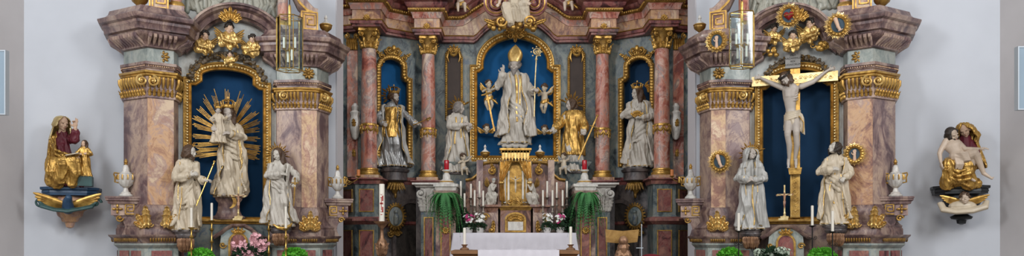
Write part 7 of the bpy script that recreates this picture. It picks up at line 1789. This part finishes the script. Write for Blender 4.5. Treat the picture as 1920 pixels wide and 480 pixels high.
# people's altar
Yt = 12.6; m = Yt/F; zt_ = EYE-(468-HOR)*m; x0, x1 = (853-960)*m, (1078-960)*m
t = thing('front_altar', 'low brown wooden altar table in front of the high altar with white cloth on top', 'altar table', ((x0+x1)/2, Yt, .62), 0); hw_ = (x1-x0)/2; h = zt_-.62
obj('table_top', G().sweep([(-hw_, 0, h-.09), (-hw_, -.85, h-.09), (hw_, -.85, h-.09), (hw_, 0, h-.09)], [(-.3, 0), (-.04, 0), (-.02, .03), (0, .04), (0, .09), (-.3, .09)]).box(-hw_+.1, hw_-.1, -.75, 0, h-.06, h-.002), 'wood', t)
obj('front_panel', G().box(-hw_+.12, hw_-.12, -.72, -.1, .0, h-.09), 'wood', t)
for q in (-1, 1): obj('leg', G().sweep([(q*(hw_-.14)-.07, -.68, 0), (q*(hw_-.14)-.07, -.80, 0), (q*(hw_-.14)+.07, -.80, 0), (q*(hw_-.14)+.07, -.68, 0)], [(-.05, 0), (.03, 0), (.03, .08), (0, .12), (0, h-.2), (.03, h-.12), (.03, h-.09), (-.05, h-.09)]), 'wood', t)
g = G(); rows = []; rr = random.Random(2); xa, xb = (900-960)*m, (1042-960)*m
for i in range(25):
    y = lerp(-.06, -.86, i/24); rows.append([V((lerp(xa, xb, j/60)+.01*sin(i*.9), Yt+y, zt_+.006+.012*abs(NZ.noise(V((j*.18, i*.25, 0)))+.3))) for j in range(61)])
for e in (.1, .3): rows.append([V((q.x, Yt-.875-.02*e+.008*sin(q.x*40), zt_-e)) for q in rows[24]])
vs = [p for r_ in rows for p in r_]; g.add(vs, [(i*61+j, i*61+j+1, (i+1)*61+j+1, (i+1)*61+j) for i in range(len(rows)-1) for j in range(60)])
o = obj('table_cloth', g, 'linen'); tag(o, 'rumpled white cloth lying on the wooden front altar table', 'cloth'); md = o.modifiers.new('t', 'SOLIDIFY'); md.thickness = .008; md.offset = -1
for px, yt, s_ in ((871, 429, 'left'), (1070, 427, 'right')):
    p = V(((px-960)/F*(Yt-.18), Yt-.18, zt_)); mm = (Yt-.18)/F; stick('candle_holder', 'white candle in a low brass holder on the %s end of the wooden front altar' % s_, p, .09, (463-yt)*mm-.03, .024, 'bronze')
# lectern with gilt book rest, microphone
Yl = 13.6; m = Yl/F; p = V(((1168-960)*m, Yl, .62)); z = lambda py: EYE+(HOR-py)*m-.62; x = lambda px: (px-1168)*m
t = thing('lectern', 'lectern with gold open-book shaped rest on a carved bronze figure, right of the altar', 'lectern', p, 0)
obj('foot', G().lathe([(.22, 0), (.22, .04), (.12, .1), (.06, .16), (.06, .5)], seg=20), 'brass', t)
g = G(); g.limb([(0, 0, .3), (0, 0, z(490)), (0, -.02, z(465))], [.05, .09, .11]); g.ball((0, -.05, z(452)), (.09, .08, .10)); 
for q in (-1, 1): g.limb([(q*.09, 0, z(472)), (q*.13, -.05, z(482)), (q*.05, -.1, z(478))], [.04, .04, .03]); g.volute((q*.07, -.05, z(462)), .04, 1.3, .014, hand=q)
for k in range(10): g.tube([(-.09+.02*k, -.09, z(470)), (-.10+.022*k, -.11, z(485)), (-.09+.02*k, -.08, z(500))], .014, 6)
obj('carved_figure', baked(g, .009, 1), 'bronze', t)
g = G(); g.add([V((x(1135), -.02, z(430))), V((x(1168), .04, z(433))), V((x(1198), -.02, z(430))), V((x(1196), .06, z(454))), V((x(1168), .12, z(457))), V((x(1137), .06, z(454)))]+[V((x(1135), -.0, z(430))), V((x(1168), .06, z(433))), V((x(1198), -.0, z(430))), V((x(1196), .08, z(454))), V((x(1168), .14, z(457))), V((x(1137), .08, z(454)))],
      [(0, 1, 4, 5), (1, 2, 3, 4), (6, 11, 10, 7), (7, 10, 9, 8), (0, 6, 7, 1), (1, 7, 8, 2), (2, 8, 9, 3), (3, 9, 10, 4), (4, 10, 11, 5), (5, 11, 6, 0)]); obj('book_rest', g, 'gold_board', t, smooth=False)
t = thing('microphone_stand', 'thin chrome microphone stand with crossbar beside the lectern', 'microphone', V(((1203-960)*m, Yl, .62)), 0)
obj('pole', G().tube([(0, 0, 0), (0, 0, z(418))], .008, 8), 'panel_edge', t); obj('foot', G().lathe([(.14, 0), (.14, .015), (.02, .03)], seg=20), 'iron', t); obj('crossbar', G().tube([(-.10, 0, z(465)), (.03, 0, z(465))], .007, 8), 'panel_edge', t); obj('microphone', G().ball((0, -.01, z(417)), (.016, .016, .03), 10, 8), 'iron', t)
Yc = 14.0; m = Yc/F; p = V(((1221-960)*m, Yc, .62)); ht = EYE-(476-HOR)*m-.62
t = thing('priest_seat', 'seat with rounded red velvet back just showing at the bottom edge right of the lectern', 'chair', p, 0)
obj('backrest', G().prism([(-.22, .45)]+[(-.22+.0, ht-.1)]+smooth_arc(0, ht-.1, .22, .1, pi, 0, 12)+[(.22, .45)], -.04, .04), 'red_velvet', t); obj('seat', G().box(-.24, .24, -.45, .03, .38, .47), 'red_velvet', t)
for a in (-.21, .21):
    for b in (-.42, .0): obj('leg', G().box(a-.025, a+.025, b-.025, b+.025, 0, .39), 'wood', t)
